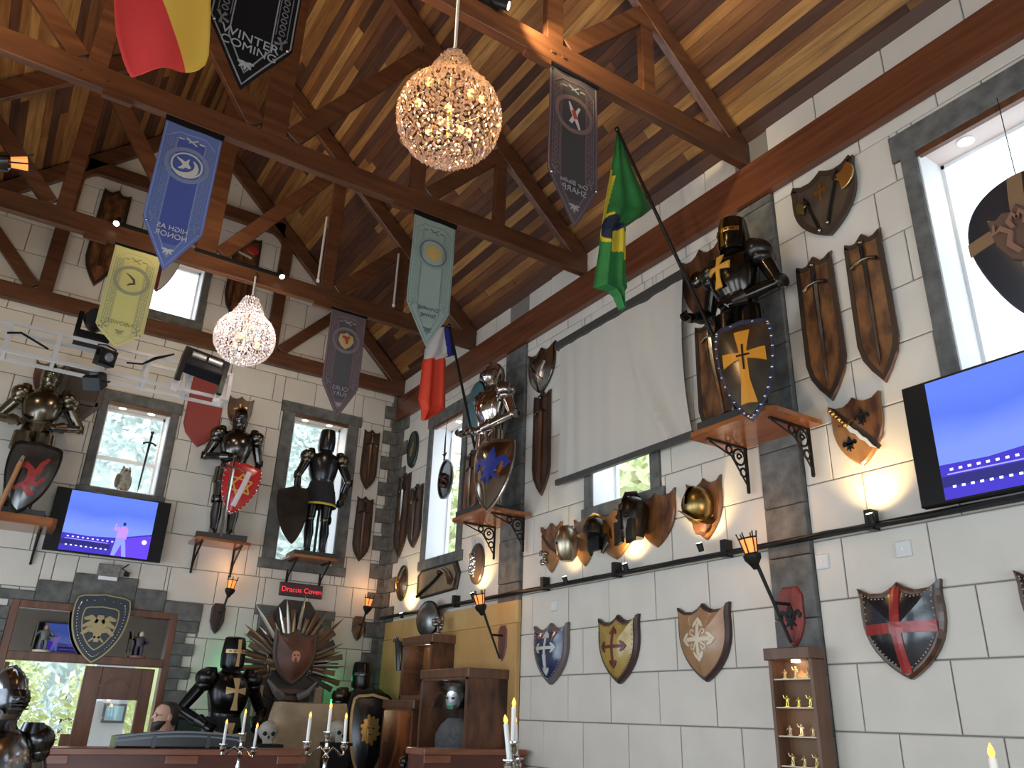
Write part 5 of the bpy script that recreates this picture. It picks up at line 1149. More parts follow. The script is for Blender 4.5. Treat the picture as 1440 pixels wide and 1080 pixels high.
kd = mat('banner_dusk', (.068, .052, .056), .75); banner('dark brown-grey banner with a white and red figure in a copper ring', 2.81, 3.69, kd, mat('banner_soot', (.042, .037, .037), .75), mat('banner_mauve', (.14, .09, .10), .75), mat('banner_copper', (.17, .10, .085), .75), em_cross, (('Our Blades', -.965, .72), ('SHARP', -1.03, .95)), mat('banner_silver2', (.30, .28, .28), .7), ztop=6.03)
bb = mat('banner_black', (.008, .006, .006), .8, spec=.15); banner('black banner with grey patterned edges and upright lettering, topmost left', .545, 3.69, bb, mat('banner_black_inner', (.007, .006, .006), .8, spec=.15), mat('banner_ash', (.22, .21, .21), .7), mat('banner_ash_pattern', (.14, .135, .135), .7), em_moon, (('WINTER', -.985, 1.0), ('COMING', -1.055, .9)), mat('banner_ash_text', (.33, .31, .31), .7), ts=.085, mirror=False, w=.475, ztop=6.03)
SPR = mat('scarlet_flag_cloth', (.62, .035, .03), .7); SPP = mat('rose_flag_cloth', (.55, .09, .11), .7); SPY = mat('amber_flag_cloth', (.72, .42, .055), .7)
def sp(u, v, R, q):
    x = R[0][0]+(R[1][0]-R[0][0])*u; y = R[0][1]+(R[1][1]-R[0][1])*u
    return 1 if u > .5 else 0
rows = [((158, -230), (290, -250)), ((160, -120), (296, -130)), ((160, -10), (297, -14)), ((162, 20), (298, 18)), ((165, 45), (297, 46)), ((174, 78), (295, 74)), ((181, 95), (290, 88)), ((186, 103), (280, 96))]
cloth('flag', 'red and yellow flag hanging at the top edge beside the black banner', 'flag', rows, 3.60, sp, [SPR, SPY], nx=24, sub=5, wave=.03, nfold=1.2, split=lambda l, r: min(.9, max(.3, (226+l[1]*.36-l[0])/(r[0]-l[0]))))
# ================================================================== CHANDELIERS
CRY = crystal_mat()
CRY2 = crystal_mat('clear_crystal', (.95, .93, .97), (1, 1, 1))
def chandelier(label, x, y, zc, R, ztop, warm, CRY=CRY, lc=(1, .55, .2)):
    t = thing('crystal_chandelier', label, 'chandelier', (x, y, zc), 0)
    MB().tube([(0, 0, ztop-zc), (.006, 0, (ztop-zc)*.6), (-.004, 0, R*1.55)], .011, 8).build('cord', mat('white_sleeve', (.55, .52, .5), .5), t)
    MB().tube([(0, 0, ztop-zc+.05), (.025, 0, ztop-zc+.02), (0, 0, ztop-zc-.02)], .006, 6).build('hook', M_DKSTEEL, t)
    def prof(v):       # v 0 bottom .. 1 top : radius,z
        if v < .74: a = -PI/2+PI*.80*v/.74; return R*math.cos(a)*1.0, R*math.sin(a)*.92
        q = (v-.74)/.26; return R*(.587-.35*q), R*(.745+.75*q)
    e = MB(); fr = MB()
    rng = random.Random(3)
    for i in RNG(34):
        v = .02+.98*i/33; r_, z_ = prof(v); n_ = max(8, int(2*PI*r_/.030))
        if i % 4 == 1: fr.tube([(r_*.97*math.cos(a), r_*.97*math.sin(a), z_+.012) for a in [2*PI*k/20 for k in RNG(21)]], .003, 4)
        for k in RNG(n_):
            a = 2*PI*(k+.5*(i % 2))/n_+rng.uniform(-.05, .05); c = Vector((r_*math.cos(a), r_*math.sin(a), z_+rng.uniform(-.006, .006))); s_ = rng.uniform(.012, .017); u = Vector((math.cos(a+rng.uniform(-.6, .6)), math.sin(a+rng.uniform(-.6, .6)), 0)); w_ = Vector((-u.y, u.x, 0)); zz = Vector((0, 0, 1))
            vs = [c+zz*s_*1.2, c-zz*s_*1.35, c+u*s_*.6, c-u*s_*.6, c+w_*s_, c-w_*s_]
            e.add(vs, [(0, 2, 4), (0, 4, 3), (0, 3, 5), (0, 5, 2), (1, 4, 2), (1, 3, 4), (1, 5, 3), (1, 2, 5)])
    e.build('crystal_drops', CRY, t, kind='stuff'); fr.build('wire_frame', M_DKSTEEL, t)
    MB().tube([(0, 0, R*1.5), (0, 0, -R*.5)], .012, 8).build('stem', M_BRASS, t)
    for k in RNG(9):
        a = 2*PI*k/9; rr = R*(.62 if k % 3 else .45); zz = (-.15, .22, .42)[k % 3]*R; b = MB(); b.ball((rr*math.cos(a), rr*math.sin(a), zz), (.022, .022, .03), 8, 6); b.build('bulb', M_WARM, t)
        lamp('bulb_light', 'POINT', (x+rr*.9*math.cos(a), y+rr*.9*math.sin(a), zc+zz+.04), warm/9, lc, None, .03)
    return t
p = onB(623, 162, 3.60); chandelier('large amber-lit crystal ball chandelier hanging from the nearest truss', 1.765, 3.60, p.z, .325, 6.07, 24)
p = onB(342, 476, 8.24); chandelier('smaller looking clear crystal chandelier hanging from the third truss', 1.775, 8.22, p.z, .32, 6.10, 20, CRY2, (1, .86, .74))
# white hangers from the roof
for px, py, y, L in ((450, 392, 8.18, .9), (557, 427, 8.18, .75)):
    p = onB(px, py, y); t = thing('hanging_tube', ('thin white tube against the king post of the third truss', 'thin white tube against the outer right post of the third truss')[px > 500], 'tube', (p.x, 8.25, p.z), 0, 'white tubes on the third truss')
    MB().tube([(0, 0, 0), (0, 0, L)], .014, 8).build('tube', mat('white_sleeve', (.55, .52, .5)), t); MB().tube([(0, 0, -.01), (0, 0, .02)], .02, 8).build('end_cap', M_WHITE, t)
# ================================================================== STAGE LIGHTING TRUSS
YT = 8.9; pr = onB(323, 552, YT); pl = onB(0, 462, YT); zc = (pr.z+pl.z)/2; hh = .30; dd = .26
WT = mat('white_truss_paint', (.66, .63, .62), .4); xl, xr_ = LX+.01, pr.x
t = thing('lighting_truss', 'white box lighting truss carrying stage lamps in front of the back wall', 'lighting truss', (0, YT, zc))
for dz_ in (0, hh):
    for dy in (0, dd): MB().box(xl, xr_, dy-.016, dy+.016, -hh/2+dz_-.016, -hh/2+dz_+.016).build('chord', WT, t)
x_ = xr_-.016
while x_ > xl:
    for dz_ in (0, hh): MB().box(x_-.015, x_+.015, .016, dd-.016, -hh/2+dz_-.012, -hh/2+dz_+.012).build('rung', WT, t)
    for dy in (0, dd): MB().box(x_-.022, x_+.022, dy-.010, dy+.010, -hh/2+.016, hh/2-.016).build('post', WT, t)
    x_ -= .44
def at(px, py, y): return onB(px, py, y)
# blinder lamp
p = at(283, 525, YT-.12); t = thing('blinder_lamp', 'black double tube stage blinder at the right end of the lighting truss', 'stage light', (p.x, YT-.17, p.z), 0, None, (math.radians(-18), math.radians(8), 0))
MB().prism([(-.22, .0), (.22, .0), (.22, .24), (-.22, .24)], .12, -.06, bev=.012).build('lamp_housing', M_BLKPL, t)
for q in (-.09, .09): MB().tube([(q-.075, -.075, .13), (q+.075, -.075, .13)], .036, 10).build('lamp_tube', mat('silver_reflector', (.5, .49, .46), .25, .7), t)
for q in (-1, 1): MB().box(q*.225-.025, q*.225+.025, -.07, .09, -.26, .22).build('yoke_arm', M_BLKPL, t); MB().box(q*.225-.035, q*.225+.035, -.03, .03, -.36, -.25).build('yoke_foot', WT, t)
# moving head behind the yellow banner
p = at(128, 478, YT+.1); t = thing('moving_head_lamp', 'black moving head stage lamp partly hidden behind the yellow banner', 'stage light', (p.x, YT+.10, zc+hh/2+.017))
MB().prism([(-.16, .0), (.16, .0), (.16, .09), (-.16, .09)], .13, -.13, bev=.015).build('base', M_BLKPL, t)
for q in (-1, 1): MB().box(q*.15-.025, q*.15+.025, -.06, .06, .07, .32).build('yoke', M_BLKPL, t)
MB().tube([(-.0, .10, .26), (.0, -.02, .27), (.0, -.16, .24)], [.09, .125, .11], 14).build('lamp_head', M_BLKPL, t)
# par lamps
for px, py, lab, an in ((150, 503, 'black stage spotlight with a pale round lens, mounted on the lighting truss', (math.radians(10), 0, math.radians(20))), (133, 533, 'black stage spotlight hanging under the lighting truss, pointing down', (math.radians(-50), 0, math.radians(-30)))):
    p = at(px, py, YT-.12); t = thing('par_lamp', lab, 'stage light', (p.x, YT-.12, p.z), 0, None, an)
    MB().prism([(-.085, -.085), (.085, -.085), (.085, .085), (-.085, .085)], .10, -.06, bev=.02).build('housing', M_BLKPL, t)
    MB().ball((0, -.055, 0), (.05, .02, .05), 14, 8).build('lens', mat('grey_lens', (.20, .20, .22), .15), t)
    MB().tube([(-.095, .02, 0), (-.095, .06, .12), (0, .10, .15), (.095, .06, .12), (.095, .02, 0)], .010, 6).build('yoke', M_BLACK, t)
t = thing('loose_cable', 'black cable looping along the left part of the lighting truss', 'cable', (0, YT-.03, zc))
P = [at(10, 468, YT-.03), at(30, 468, YT-.03), at(50, 480, YT-.03), at(68, 491, YT-.03)]; MB().tube([q-t.location for q in P], .012, 6).build('cable', M_BLKPL, t)
t = thing('loose_cable', 'black plug cable hanging on the lighting truss beside the blinder lamp', 'cable', (0, YT-.03, zc))
P = [at(178, 510, YT-.03), at(200, 512, YT-.03), at(218, 504, YT-.03), at(245, 498, YT-.03)]; MB().tube([q-t.location for q in P], [.010, .010, .018, .010], 6).build('cable', M_BLKPL, t)
# ================================================================== DOORWAY AND WHAT STANDS OUTSIDE
dr = structE('door_1'); y0 = D
def dbox(nm, x0, x1, ya, yb, z0, z1, m=M_DOOR, parent=dr): return MB().prism([(x0, z0), (x1, z0), (x1, z1), (x0, z1)], yb, ya, bev=.006).build(nm, m, parent)
for a_ in ((.33, .41, 0, 2.64), (1.985, 2.065, 0, 2.64)): dbox('door_frame', a_[0], a_[1], y0-.03, y0+.12, a_[2], a_[3])
dbox('head_rail', .41, 1.985, y0-.03, y0+.12, 2.56, 2.64); dbox('transom_rail', .41, 1.985, y0-.06, y0+.12, 2.02, 2.11)
MB().box(.41, 1.985, y0+.05, y0+.056, 2.11, 2.56).build('transom_glass', M_TGLASS, dr)
MB().box(.41, 1.985, y0+.115, y0+.12, 2.11, 2.56).build('transom_back', mat('dark_transom_back', (.045, .035, .028), .6), dr)
# right leaf, ajar gap at the hinge side
lf = bpy.data.objects.new('door_leaf', None); COL.objects.link(lf); lf.parent = dr
for nm, x0, x1, z0, z1 in (('leaf_stile', 1.20, 1.38, .02, 2.0), ('leaf_stile', 1.80, 1.93, .02, 2.0), ('leaf_rail', 1.38, 1.80, 1.66, 2.0), ('leaf_rail', 1.38, 1.80, .02, .62)): dbox(nm, x0, x1, y0+.02, y0+.075, z0, z1, M_DOOR, lf)
e = MB(); e.strip([(1.34, 1.80), (1.42, 1.80), (1.48, 1.86), (1.56, 1.895), (1.64, 1.86), (1.70, 1.80), (1.80, 1.80)], .024, flat(y0+.02), .022); e.strip([(1.34, 1.74), (1.84, 1.74)], .014, flat(y0+.02), .012); e.strip([(1.31, 1.69), (1.86, 1.69)], .014, flat(y0+.02), .012); e.build('carved_moulding', M_DOOR, lf, kind='stuff')
MB().box(1.38, 1.80, y0+.045, y0+.05, .62, 1.66).build('leaf_glass', M_GLASS, lf)
MB().box(1.10, 1.20, y0+.03, y0+.06, .02, 1.30).build('astragal', M_DOOR, lf)
# left leaf folded outwards
l2 = bpy.data.objects.new('door_leaf', None); COL.objects.link(l2); l2.parent = dr
OR_ = mat('sunlit_orange_wood', (.42, .19, .06), .45)  # orange light on the open leaf is put into its wood colour
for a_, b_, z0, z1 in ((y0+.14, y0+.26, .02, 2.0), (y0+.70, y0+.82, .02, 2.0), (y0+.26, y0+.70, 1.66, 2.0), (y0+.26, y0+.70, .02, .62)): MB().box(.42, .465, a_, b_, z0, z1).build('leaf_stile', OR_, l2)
MB().box(.44, .445, y0+.26, y0+.70, .62, 1.66).build('leaf_glass', M_GLASS, l2)
def crest_eagle(mb, f, s):
    mb.strip([(0, .30*s), (0, .1*s), (0, -.30*s)], [.12*s, .26*s, .10*s], f, .010)
    for q in (1, -1):
        for k_ in RNG(3): mb.strip([(q*.05*s, (.14-.10*k_)*s), (q*.20*s, (.24-.13*k_)*s), (q*.34*s, (.20-.17*k_)*s)], [.10*s, .12*s, .06*s], f, .010+.001*k_)
        mb.strip([(q*.03*s, -.18*s), (q*.16*s, -.30*s)], [.05*s, .03*s], f, .010)
p = onB(138, 884, D-.08); t = thing('crest_shield', 'dark studded shield with a gilt winged crest, fixed over the door transom', 'shield', (p.x, D-.062, p.z))
P = shheat(.60, .74); MB().prism(P, .0, -.03, bev=.01).build('rim', mat('slate_blue_shield', (.035, .042, .05), .35, .4), t); Q = scale_poly(P, .62)
e = MB(); e.strip(Q, .012, flat(-.03), .006, closed=True); e.strip(scale_poly(P, .97), .014, flat(-.03), .008, closed=True); e.build('gilt_line', mat('dull_gilt', (.34, .26, .13), .35, .8), t, kind='stuff')
e = MB(); R = scale_poly(P, .82); [e.ball((R[i][0], -.032, R[i][1]), .011, 6, 5) for i in RNG(0, len(R))]; e.build('stud_row', M_STEEL, t, kind='stuff')
e = MB(); crest_eagle(e, flat(-.03), .48); e.build('winged_crest', mat('dull_gilt', (.34, .26, .13)), t)
def figurine(label, loc, s, cols, group=None, cat='figurine', pose=0):
    t = thing('figurine', label, cat, loc, 0, group)
    MB().lathe([(.30*s, 0), (.30*s, .07*s), (.2*s, .09*s)], 10).build('base', cols[0], t)
    b = MB()
    for q in (1, -1): b.tube([(q*.09*s, -.02*s, .08*s), (q*.10*s, 0, .28*s), (q*.07*s, 0, .46*s)], [.06*s, .065*s, .075*s], 7)
    b.loft([(0, 0, .42*s, .13*s, .10*s), (0, 0, .56*s, .14*s, .11*s), (0, 0, .72*s, .18*s, .11*s), (0, 0, .78*s, .08*s, .07*s)], 9)
    b.tube([(-.16*s, 0, .72*s), (-.28*s, -.05*s, .62*s+pose*.12*s), (-.33*s, -.10*s, .52*s+pose*.45*s)], [.06*s, .05*s, .04*s], 6); b.tube([(.16*s, 0, .72*s), (.28*s, -.03*s, .58*s), (.20*s, -.14*s, .50*s)], [.06*s, .05*s, .04*s], 6)
    b.build('body', cols[1], t); MB().ball((0, 0, .86*s), (.085*s, .09*s, .11*s), 9, 7).build('head', cols[2], t)
    if cat == 'figurine' and s > .2: MB().tube([(-.33*s, -.12*s, .2*s), (-.33*s, -.12*s, 1.0*s)], .02*s, 5).build('spear', M_STEEL, t)
    return t
gy = mat('grey_figurine', (.12, .13, .12), .5); 
p = onB(58, 918, D-.08); figurine('small dark figurine with an orange head on the door transom rail, beside the blue reflection', (p.x, D-.03, 2.11), .30, (M_CREAM, gy, mat('orange_head', (.42, .18, .07), .5)))
p = onB(194, 925, D-.08); figurine('small dark and tan winged figurine on the door transom rail, right of the crest', (p.x, D-.03, 2.11), .30, (mat('brick_base', (.25, .10, .08), .6), mat('figurine_dark', (.06, .04, .06), .5), M_CREAM), pose=1)
# outside
struct('ground', MB().box(-12, 16, D+.3, 40, -.12, -.02), mat('pale_path', (.55, .53, .48), .9))
def foliage(name, label, cat, c, r, n, size, m, seed, group=None):
    g = random.Random(seed); mb = MB()
    for i in RNG(n):
        d = Vector((g.gauss(0, 1), g.gauss(0, 1), g.gauss(0, 1))).normalized(); k = g.uniform(.72, 1.06); lump = 1+.18*math.sin(d.x*7+seed)*math.sin(d.z*6)
        p = Vector((d.x*r[0], d.y*r[1], d.z*r[2]))*k*lump
        a = Vector((g.gauss(0, 1), g.gauss(0, 1), g.gauss(0, 1))).normalized(); b = a.cross(d).normalized(); s_ = size*g.uniform(.6, 1.3)
        mb.add([p-a*s_, p+b*s_*.45, p+a*s_, p-b*s_*.45], [(0, 1, 2, 3)])
    t = thing(name, label, cat, c, 0, group); mb.build('leaves', m, t, kind='stuff')
    core = MB(); core.ball((0, 0, 0), [q*.74 for q in r], 14, 10); core.build('inner_foliage', m, t)
    MB().tube([(0, 0, -c[2]-.02), (0, 0, -r[2]*.3)], [.06*r[0]+.03, .04*r[0]+.02], 8).build('stem', mat('bark', (.10, .07, .05), .9), t); return t
LF2 = mat('pale_sunlit_leaves', (.86, .86, .52), .6, col2=(.68, .73, .34), scale=2); LF3 = mat('pale_hazy_leaves', (.78, .84, .78), .7, col2=(.66, .73, .68), scale=1.2)  # haze and bright daylight are put into these pale leaf colours
for i, (x_, y_, z_, r_) in enumerate(((.55, 13.4, .75, .75), (2.05, 13.9, .8, .62), (.1, 15.2, 1.4, 1.15), (2.65, 15.6, 1.6, 1.25))):
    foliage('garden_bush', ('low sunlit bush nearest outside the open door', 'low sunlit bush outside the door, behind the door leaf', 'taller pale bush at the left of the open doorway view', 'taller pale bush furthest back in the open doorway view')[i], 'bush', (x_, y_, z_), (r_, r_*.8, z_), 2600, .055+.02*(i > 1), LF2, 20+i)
mb = MB().box(onB(120, 1010, 12.6).x, onB(178, 1000, 12.6).x, 12.6, 12.8, 0, 2.6); struct('exterior_wall', mb, mat('white_render', (.8, .8, .8), .8))
p = onB(158, 1003, 12.58); t = thing('framed_sign', 'small teal picture in a dark frame on the white wall seen through the door glass', 'sign', (p.x+.02, 12.585, p.z))
MB().prism([(-.14, -.12), (.14, -.12), (.14, .12), (-.14, .12)], .01, -.02, bev=.004).build('frame', mat('grey_brown_frame', (.16, .13, .12), .5), t); MB().box(-.11, .11, -.023, -.018, -.09, .09).build('picture', mat('pale_teal', (.35, .62, .66), .5), t)
mb = MB().box(p.x-.35, p.x+.30, 12.62, 12.66, .0, 2.9); 
for i, (x_, y_, z_, rx, rz_) in enumerate(((2.9, 27, 6.4, 2.9, 6.3), (9.2, 28, 6.6, 3.0, 6.5), (14.5, 22.5, 5.5, 3.0, 5.4), (11.5, 12.0, 4.0, 3.0, 3.9))):
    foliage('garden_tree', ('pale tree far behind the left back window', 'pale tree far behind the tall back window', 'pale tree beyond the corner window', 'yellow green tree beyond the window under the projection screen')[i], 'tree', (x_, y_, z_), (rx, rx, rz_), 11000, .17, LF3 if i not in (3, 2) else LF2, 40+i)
# ================================================================== BACK WALL, LOWER PART
dz = .42
struct('trim_8', MB().box(1.95, W, 8.50, D, 0, dz), M_MAHOG)
GOLDX = mat('pale_gold_paint', (.52, .36, .17), .4, .3)
BLKA = mat('satin_black_steel', (.028, .027, .028), .25, .9, var=.3)
xk = onB(322, 960, 9.45).x
kt, k_, S_ = knight('black suit of armour with pale gold crosses, standing left of the sword throne', (xk, 9.45, dz), math.radians(8), BLKA, mat('black_trim2', (.035, .034, .034), .28, .9), 'great', 1.93, hands=((-.22, -.30, .92), (.20, -.30, .92)), cross=GOLDX, visor=GOLDX, skirt=(mat('black_cloth', (.012, .012, .014)), mat('black_cloth', (.012, .012, .014))), elbow=(.42, .40))
e = MB(); cross_latin(e, lambda x, z: -.215-(.86-z)*.14, 0, .86, .32, .26, .04, 2.0, .45, .012); e.v = [S_ @ q for q in e.v]; e.build('skirt_cross', GOLDX, kt)
xk = onB(507, 960, 9.8).x
kt, k_, S_ = knight('dark suit of armour standing right of the sword throne, behind the lion shield', (xk, 9.8, dz), math.radians(-4), mat('brown_black_steel', (.045, .04, .036), .28, .9, var=.3), mat('dark_bronze_trim', (.09, .075, .055), .3, .9), 'great', 1.78, hands=((-.10, -.24, 1.20), (.22, -.28, .85)), visor=M_DKSTEEL, elbow=(.36, .38))
p = onB(516, 1040, 9.35); t = held_shield('tall black shield with gold edging and a gold lion head, before the right throne guard', p, (math.radians(-4), math.radians(3), 0), .56, 1.05, mat('gloss_black_shield', (.012, .012, .014), .25, coat=.4), M_BLKPL, None)
P = shheat(.50, .95); e = MB(); e.strip(scale_poly(P, .98), .03, flat(-.035), .012, closed=True); e.build('gold_edging', GOLDX, t)
e = MB(); f = flat(-.055)
for i in RNG(12): a = 2*PI*i/12+.2; e.strip([(.03*math.cos(a), .10+.04*math.sin(a)), (.085*math.cos(a), .10+.11*math.sin(a)), ((.115+.015*(i % 2))*math.cos(a+.12), .10+(.15+.02*(i % 2))*math.sin(a+.12))], [.05, .065, .02], f, .012)
e.strip([(0, .18), (0, .1), (0, 0)], [.07, .10, .06], f, .018); e.build('lion_head', mat('dull_gold_relief', (.38, .24, .07), .45, .5), t)
e = MB(); [e.strip([(q*.03-.014, .12), (q*.03+.014, .115)], .012, f, .022) for q in (1, -1)]; e.strip([(-.02, .05), (.02, .05)], .012, f, .022); e.build('lion_face_marks', M_BLKPL, t, kind='stuff')
# sword throne
xt = onB(411, 930, 9.95).x; zt_ = onB(411, 930, 9.95).z
t = thing('sword_throne', 'high-backed throne with a fan of blades round a leather shield, between the two black guards', 'throne', (xt, 9.98, dz))
DKW = mat('burnt_throne_wood', (.035, .022, .016), .5); zs_ = zt_-dz
MB().prism([(x, z+zs_-.02) for x, z in ell(.46, .46, 30)], .06, .02, bev=.01).build('fan_board', DKW, t)
for i in RNG(26):
    a = math.radians(-24+228*i/25); c, s_ = math.cos(a), math.sin(a); r1 = (.60, .66, .57)[i % 3]
    pl_ = [(c*.25+s_*.018, s_*.25-c*.018), (c*r1+s_*.034, s_*r1-c*.034), (c*r1-s_*.034, s_*r1+c*.034), (c*.25-s_*.018, s_*.25+c*.018)]
    MB().prism([(x, z+zs_-.05) for x, z in pl_], .02, -.005-.004*(i % 2), bev=.006).build('fan_slat', (DKW, mat('brown_slat', (.10, .045, .022), .45), mat('tan_slat', (.17, .085, .038), .45))[(i*7) % 3], t)
MB().prism([(-.30, .0), (.30, .0), (.30, zs_+.55), (.16, zs_+.72), (-.16, zs_+.72), (-.30, zs_+.55)], .10, .05, bev=.01).build('back_panel', DKW, t)
BL_ = [M_STEEL, mat('brown_blade_steel', (.30, .19, .10), .35, .9), mat('worn_blade_steel', (.40, .36, .31), .3, .9)]
sm_ = {}
for i in RNG(26):
    a = math.radians(-14+208*i/25+rnd.uniform(-2, 2)); L = (.66, .52, .80, .58, .72)[i % 5]*(1.08 if 4 < i < 29 else .9); kk = i % 3
    s_ = bpy.data.objects.new('sword', None); COL.objects.link(s_); s_.parent = t; s_.location = (0, -.016-.004*(i % 4), zs_-.05); s_.rotation_euler = (0, -(a-PI/2)*1 if False else (PI/2-a), 0)
    key = kk
    if key not in sm_:
        b1 = MB(); b1.add([(-.026, 0, .36), (0, -.010, .36), (.026, 0, .36), (0, .004, .36), (-.018, 0, .8), (0, -.008, .8), (.018, 0, .8), (0, .004, .8), (0, 0, 1.0)], [(0, 1, 5, 4), (1, 2, 6, 5), (2, 3, 7, 6), (3, 0, 4, 7), (4, 5, 8), (5, 6, 8), (6, 7, 8), (7, 4, 8)]); o1 = b1.build('blade', BL_[kk], s_)
        o2 = MB().tube([(0, -.01, .10), (0, -.01, .24), (0, -.01, .36)], [.014, .022, .018], 6).build('grip', (M_WOODD, mat('tan_grip', (.36, .20, .08), .45), DKW)[kk], s_); o3 = MB().tube([(-.06, -.01, .37), (0, -.012, .36), (.06, -.01, .37)], .011, 6).build('guard', M_BRONZE, s_)
        sm_[key] = (o1, o2, o3)
    else:
        for o_ in sm_[key]: c = o_.copy(); COL.objects.link(c); c.parent = s_
    s_.scale = (1, 1, L)
P = sh3(.56, .64); b_ = MB().prism(P, .0, -.04, bev=.02).build('shield_rim', mat('umber_leather_rim', (.07, .04, .03), .5), t, (0, -.06, zs_+.04)); MB().dome(scale_poly(P, .82), (0, .0), -.041, .04).build('shield_face', mat('red_brown_leather', (.16, .055, .03), .4, var=.4, scale=6), t, (0, -.06, zs_+.04))
e = MB(); e.prism([(x*.115, z*.13) for x, z in [(-.45, .1), (-.42, -.3), (-.2, -.5), (-.08, -.1), (.08, -.1), (.2, -.5), (.42, -.3), (.45, .1), (.3, .42), (0, .52), (-.3, .42)]], -.078, -.09); e.build('helmet_emblem', mat('salmon_paint', (.62, .27, .17), .5), t, (0, -.06, zs_+.05))
e = MB()
for q in (1, -1): e.prism([(q*.022-.014, .012), (q*.022+.014, .006), (q*.022+.012, .022), (q*.022-.012, .024)], -.088, -.093)
e.build('emblem_eyes', DKW, t, (0, -.06, zs_+.05), kind='stuff')
for q in (1, -1): 
    MB().tube([(q*.10, -.10, zs_-.40), (q*.20, -.16, zs_-.34), (q*.30, -.14, zs_-.22)], [.05, .04, .012], 8).build('horn', mat('grey_horn', (.16, .15, .14), .35), t)
    MB().box(q*.34-.07, q*.34+.07, -.42, .04, .0, .95).build('throne_arm', DKW, t)
    MB().prism([(q*.36-.05, zs_-.62), (q*.36+.05, zs_-.62), (q*.36+.05, zs_-.28), (q*.36-.05, zs_-.28)], .0, -.08, bev=.01).build('carved_post', mat('tan_carved_stone', (.30, .22, .14), .8), t)
for i in RNG(4): MB().box(-.16, .16, -.07, -.03, zs_-.36-.075*i, zs_-.31-.075*i).build('back_slat', mat('brown_slat', (.22, .10, .045), .45), t)
MB().box(-.30, .30, -.42, .05, .0, .50).build('seat', DKW, t)
# cloth covered block in front of the throne
def crumple(mb, amp, fr, seed):
    for q in mb.v:
        n_ = math.sin(q.x*fr+seed)*math.sin(q.z*fr*1.3+seed*2)+.6*math.sin((q.x+q.z)*fr*2.1+seed)*math.sin((q.y-q.z)*fr*1.7); q.x += amp*n_*.6; q.y += amp*n_; q.z += amp*n_*.4
a_, b_ = onB(366, 986, 9.40), onB(470, 992, 9.40); xc = (a_.x+b_.x)/2; ztop = (a_.z+b_.z)/2
mb = MB(); nx, nz = 22, 16; rings = []
wB, dB, hB = (b_.x-a_.x)*.95, .30, ztop-dz
vs = []; ng = 48
for i in RNG(nz+1):
    v = i/nz; z = hB*v; sc_ = 1.0+.10*(1-v); rr = 1-.06*max(0, (v-.85)/.15)**2
    for k in RNG(ng):
        a = 2*PI*k/ng; c, s_ = math.cos(a), math.sin(a); x = (abs(c)**.35)*(1 if c > 0 else -1)*wB/2*sc_*rr; y = (abs(s_)**.35)*(1 if s_ > 0 else -1)*dB/2*rr*sc_; vs.append((x, y, z))
mb.add(vs, [(i*ng+k, i*ng+(k+1) % ng, (i+1)*ng+(k+1) % ng, (i+1)*ng+k) for i in RNG(nz) for k in RNG(ng)]+[tuple(nz*ng+k for k in RNG(ng))], sm=True); crumple(mb, .024, 8, 2.)
t = thing('cloth_covered_block', 'beige crumpled cloth covered block in front of the sword throne', 'cover', (xc, 9.0, dz)); mb.build('cloth_cover', mat('beige_canvas', (.40, .29, .18), .9, col2=(.24, .165, .095), scale=4, bump=1.0), t)
def skull(label, p, rz, s=.11):
    t = thing('skull', label, 'skull', p, rz); m = mat('bone', (.42, .38, .32), .6, var=.3, scale=12)
    b = MB(); b.ball((0, .01, .62*s*1.2), (.62*s, .75*s, .60*s), 14, 10); b.loft([(0, -.35*s, .02*s, .30*s, .25*s), (0, -.38*s, .35*s, .36*s, .28*s), (0, -.30*s, .62*s, .42*s, .35*s)], 12); b.build('cranium', m, t)
    e = MB()
    for q in (1, -1): e.ball((q*.23*s, -.58*s, .60*s), (.15*s, .10*s, .14*s), 8, 6)
    e.ball((0, -.66*s, .40*s), (.07*s, .06*s, .10*s), 6, 5); e.build('eye_sockets', M_BLKPL, t, kind='stuff')
    e = MB(); [e.box(-.25*s+i*.085*s, -.25*s+i*.085*s+.06*s, -.66*s, -.58*s, .06*s, .18*s) for i in RNG(6)]; e.build('teeth', mat('tooth', (.5, .46, .38), .5), t, kind='stuff')
for i, (px, py) in enumerate(((375, 1046), (473, 1044))):
    p = onB(px, py, 8.68); st_ = thing('skull_stand', ('black pedestal under the skull left of the cloth covered block', 'black pedestal under the skull right of the cloth covered block')[i], 'pedestal', (p.x, 8.68, dz)); hgt = p.z-dz
    MB().box(-.11, .11, -.11, .11, 0, hgt-.03).build('column', M_BLKPL, st_); MB().box(-.13, .13, -.13, .13, hgt-.03, hgt).build('top_slab', M_BLKPL, st_)
    skull(('pale skull left of the cloth covered block, beside the gold crossed guard', 'pale skull right of the cloth covered block, behind the candelabrum')[i], (p.x, 8.68, p.z), math.radians((-12, 10)[i]), .16)
lamp('green_glow_lamp', 'POINT', (xt-.55, 10.36, zt_-.05), 1.5, (.05, 1, .32), None, .05); lamp('green_glow_lamp', 'POINT', (xt+.58, 10.36, zt_-.15), 1.0, (.05, 1, .32), None, .05)
for i, q in enumerate((-1, 1)):
    t = thing('green_lamp', ('small green floor lamp hidden behind the left side of the throne fan', 'small green floor lamp hidden behind the right side of the throne fan')[i], 'lamp', (xt+q*.66, 10.2, dz)); MB().tube([(0, 0, 0), (0, 0, zt_-dz-.42)], .02, 8).build('post', M_BLACK, t); MB().tube([(0, 0, zt_-dz-.70), (0, 0, zt_-dz-.40)], .03, 8).build('green_tube', mat('green_led', (.03, 1, .30), .4, emit=1.4), t)
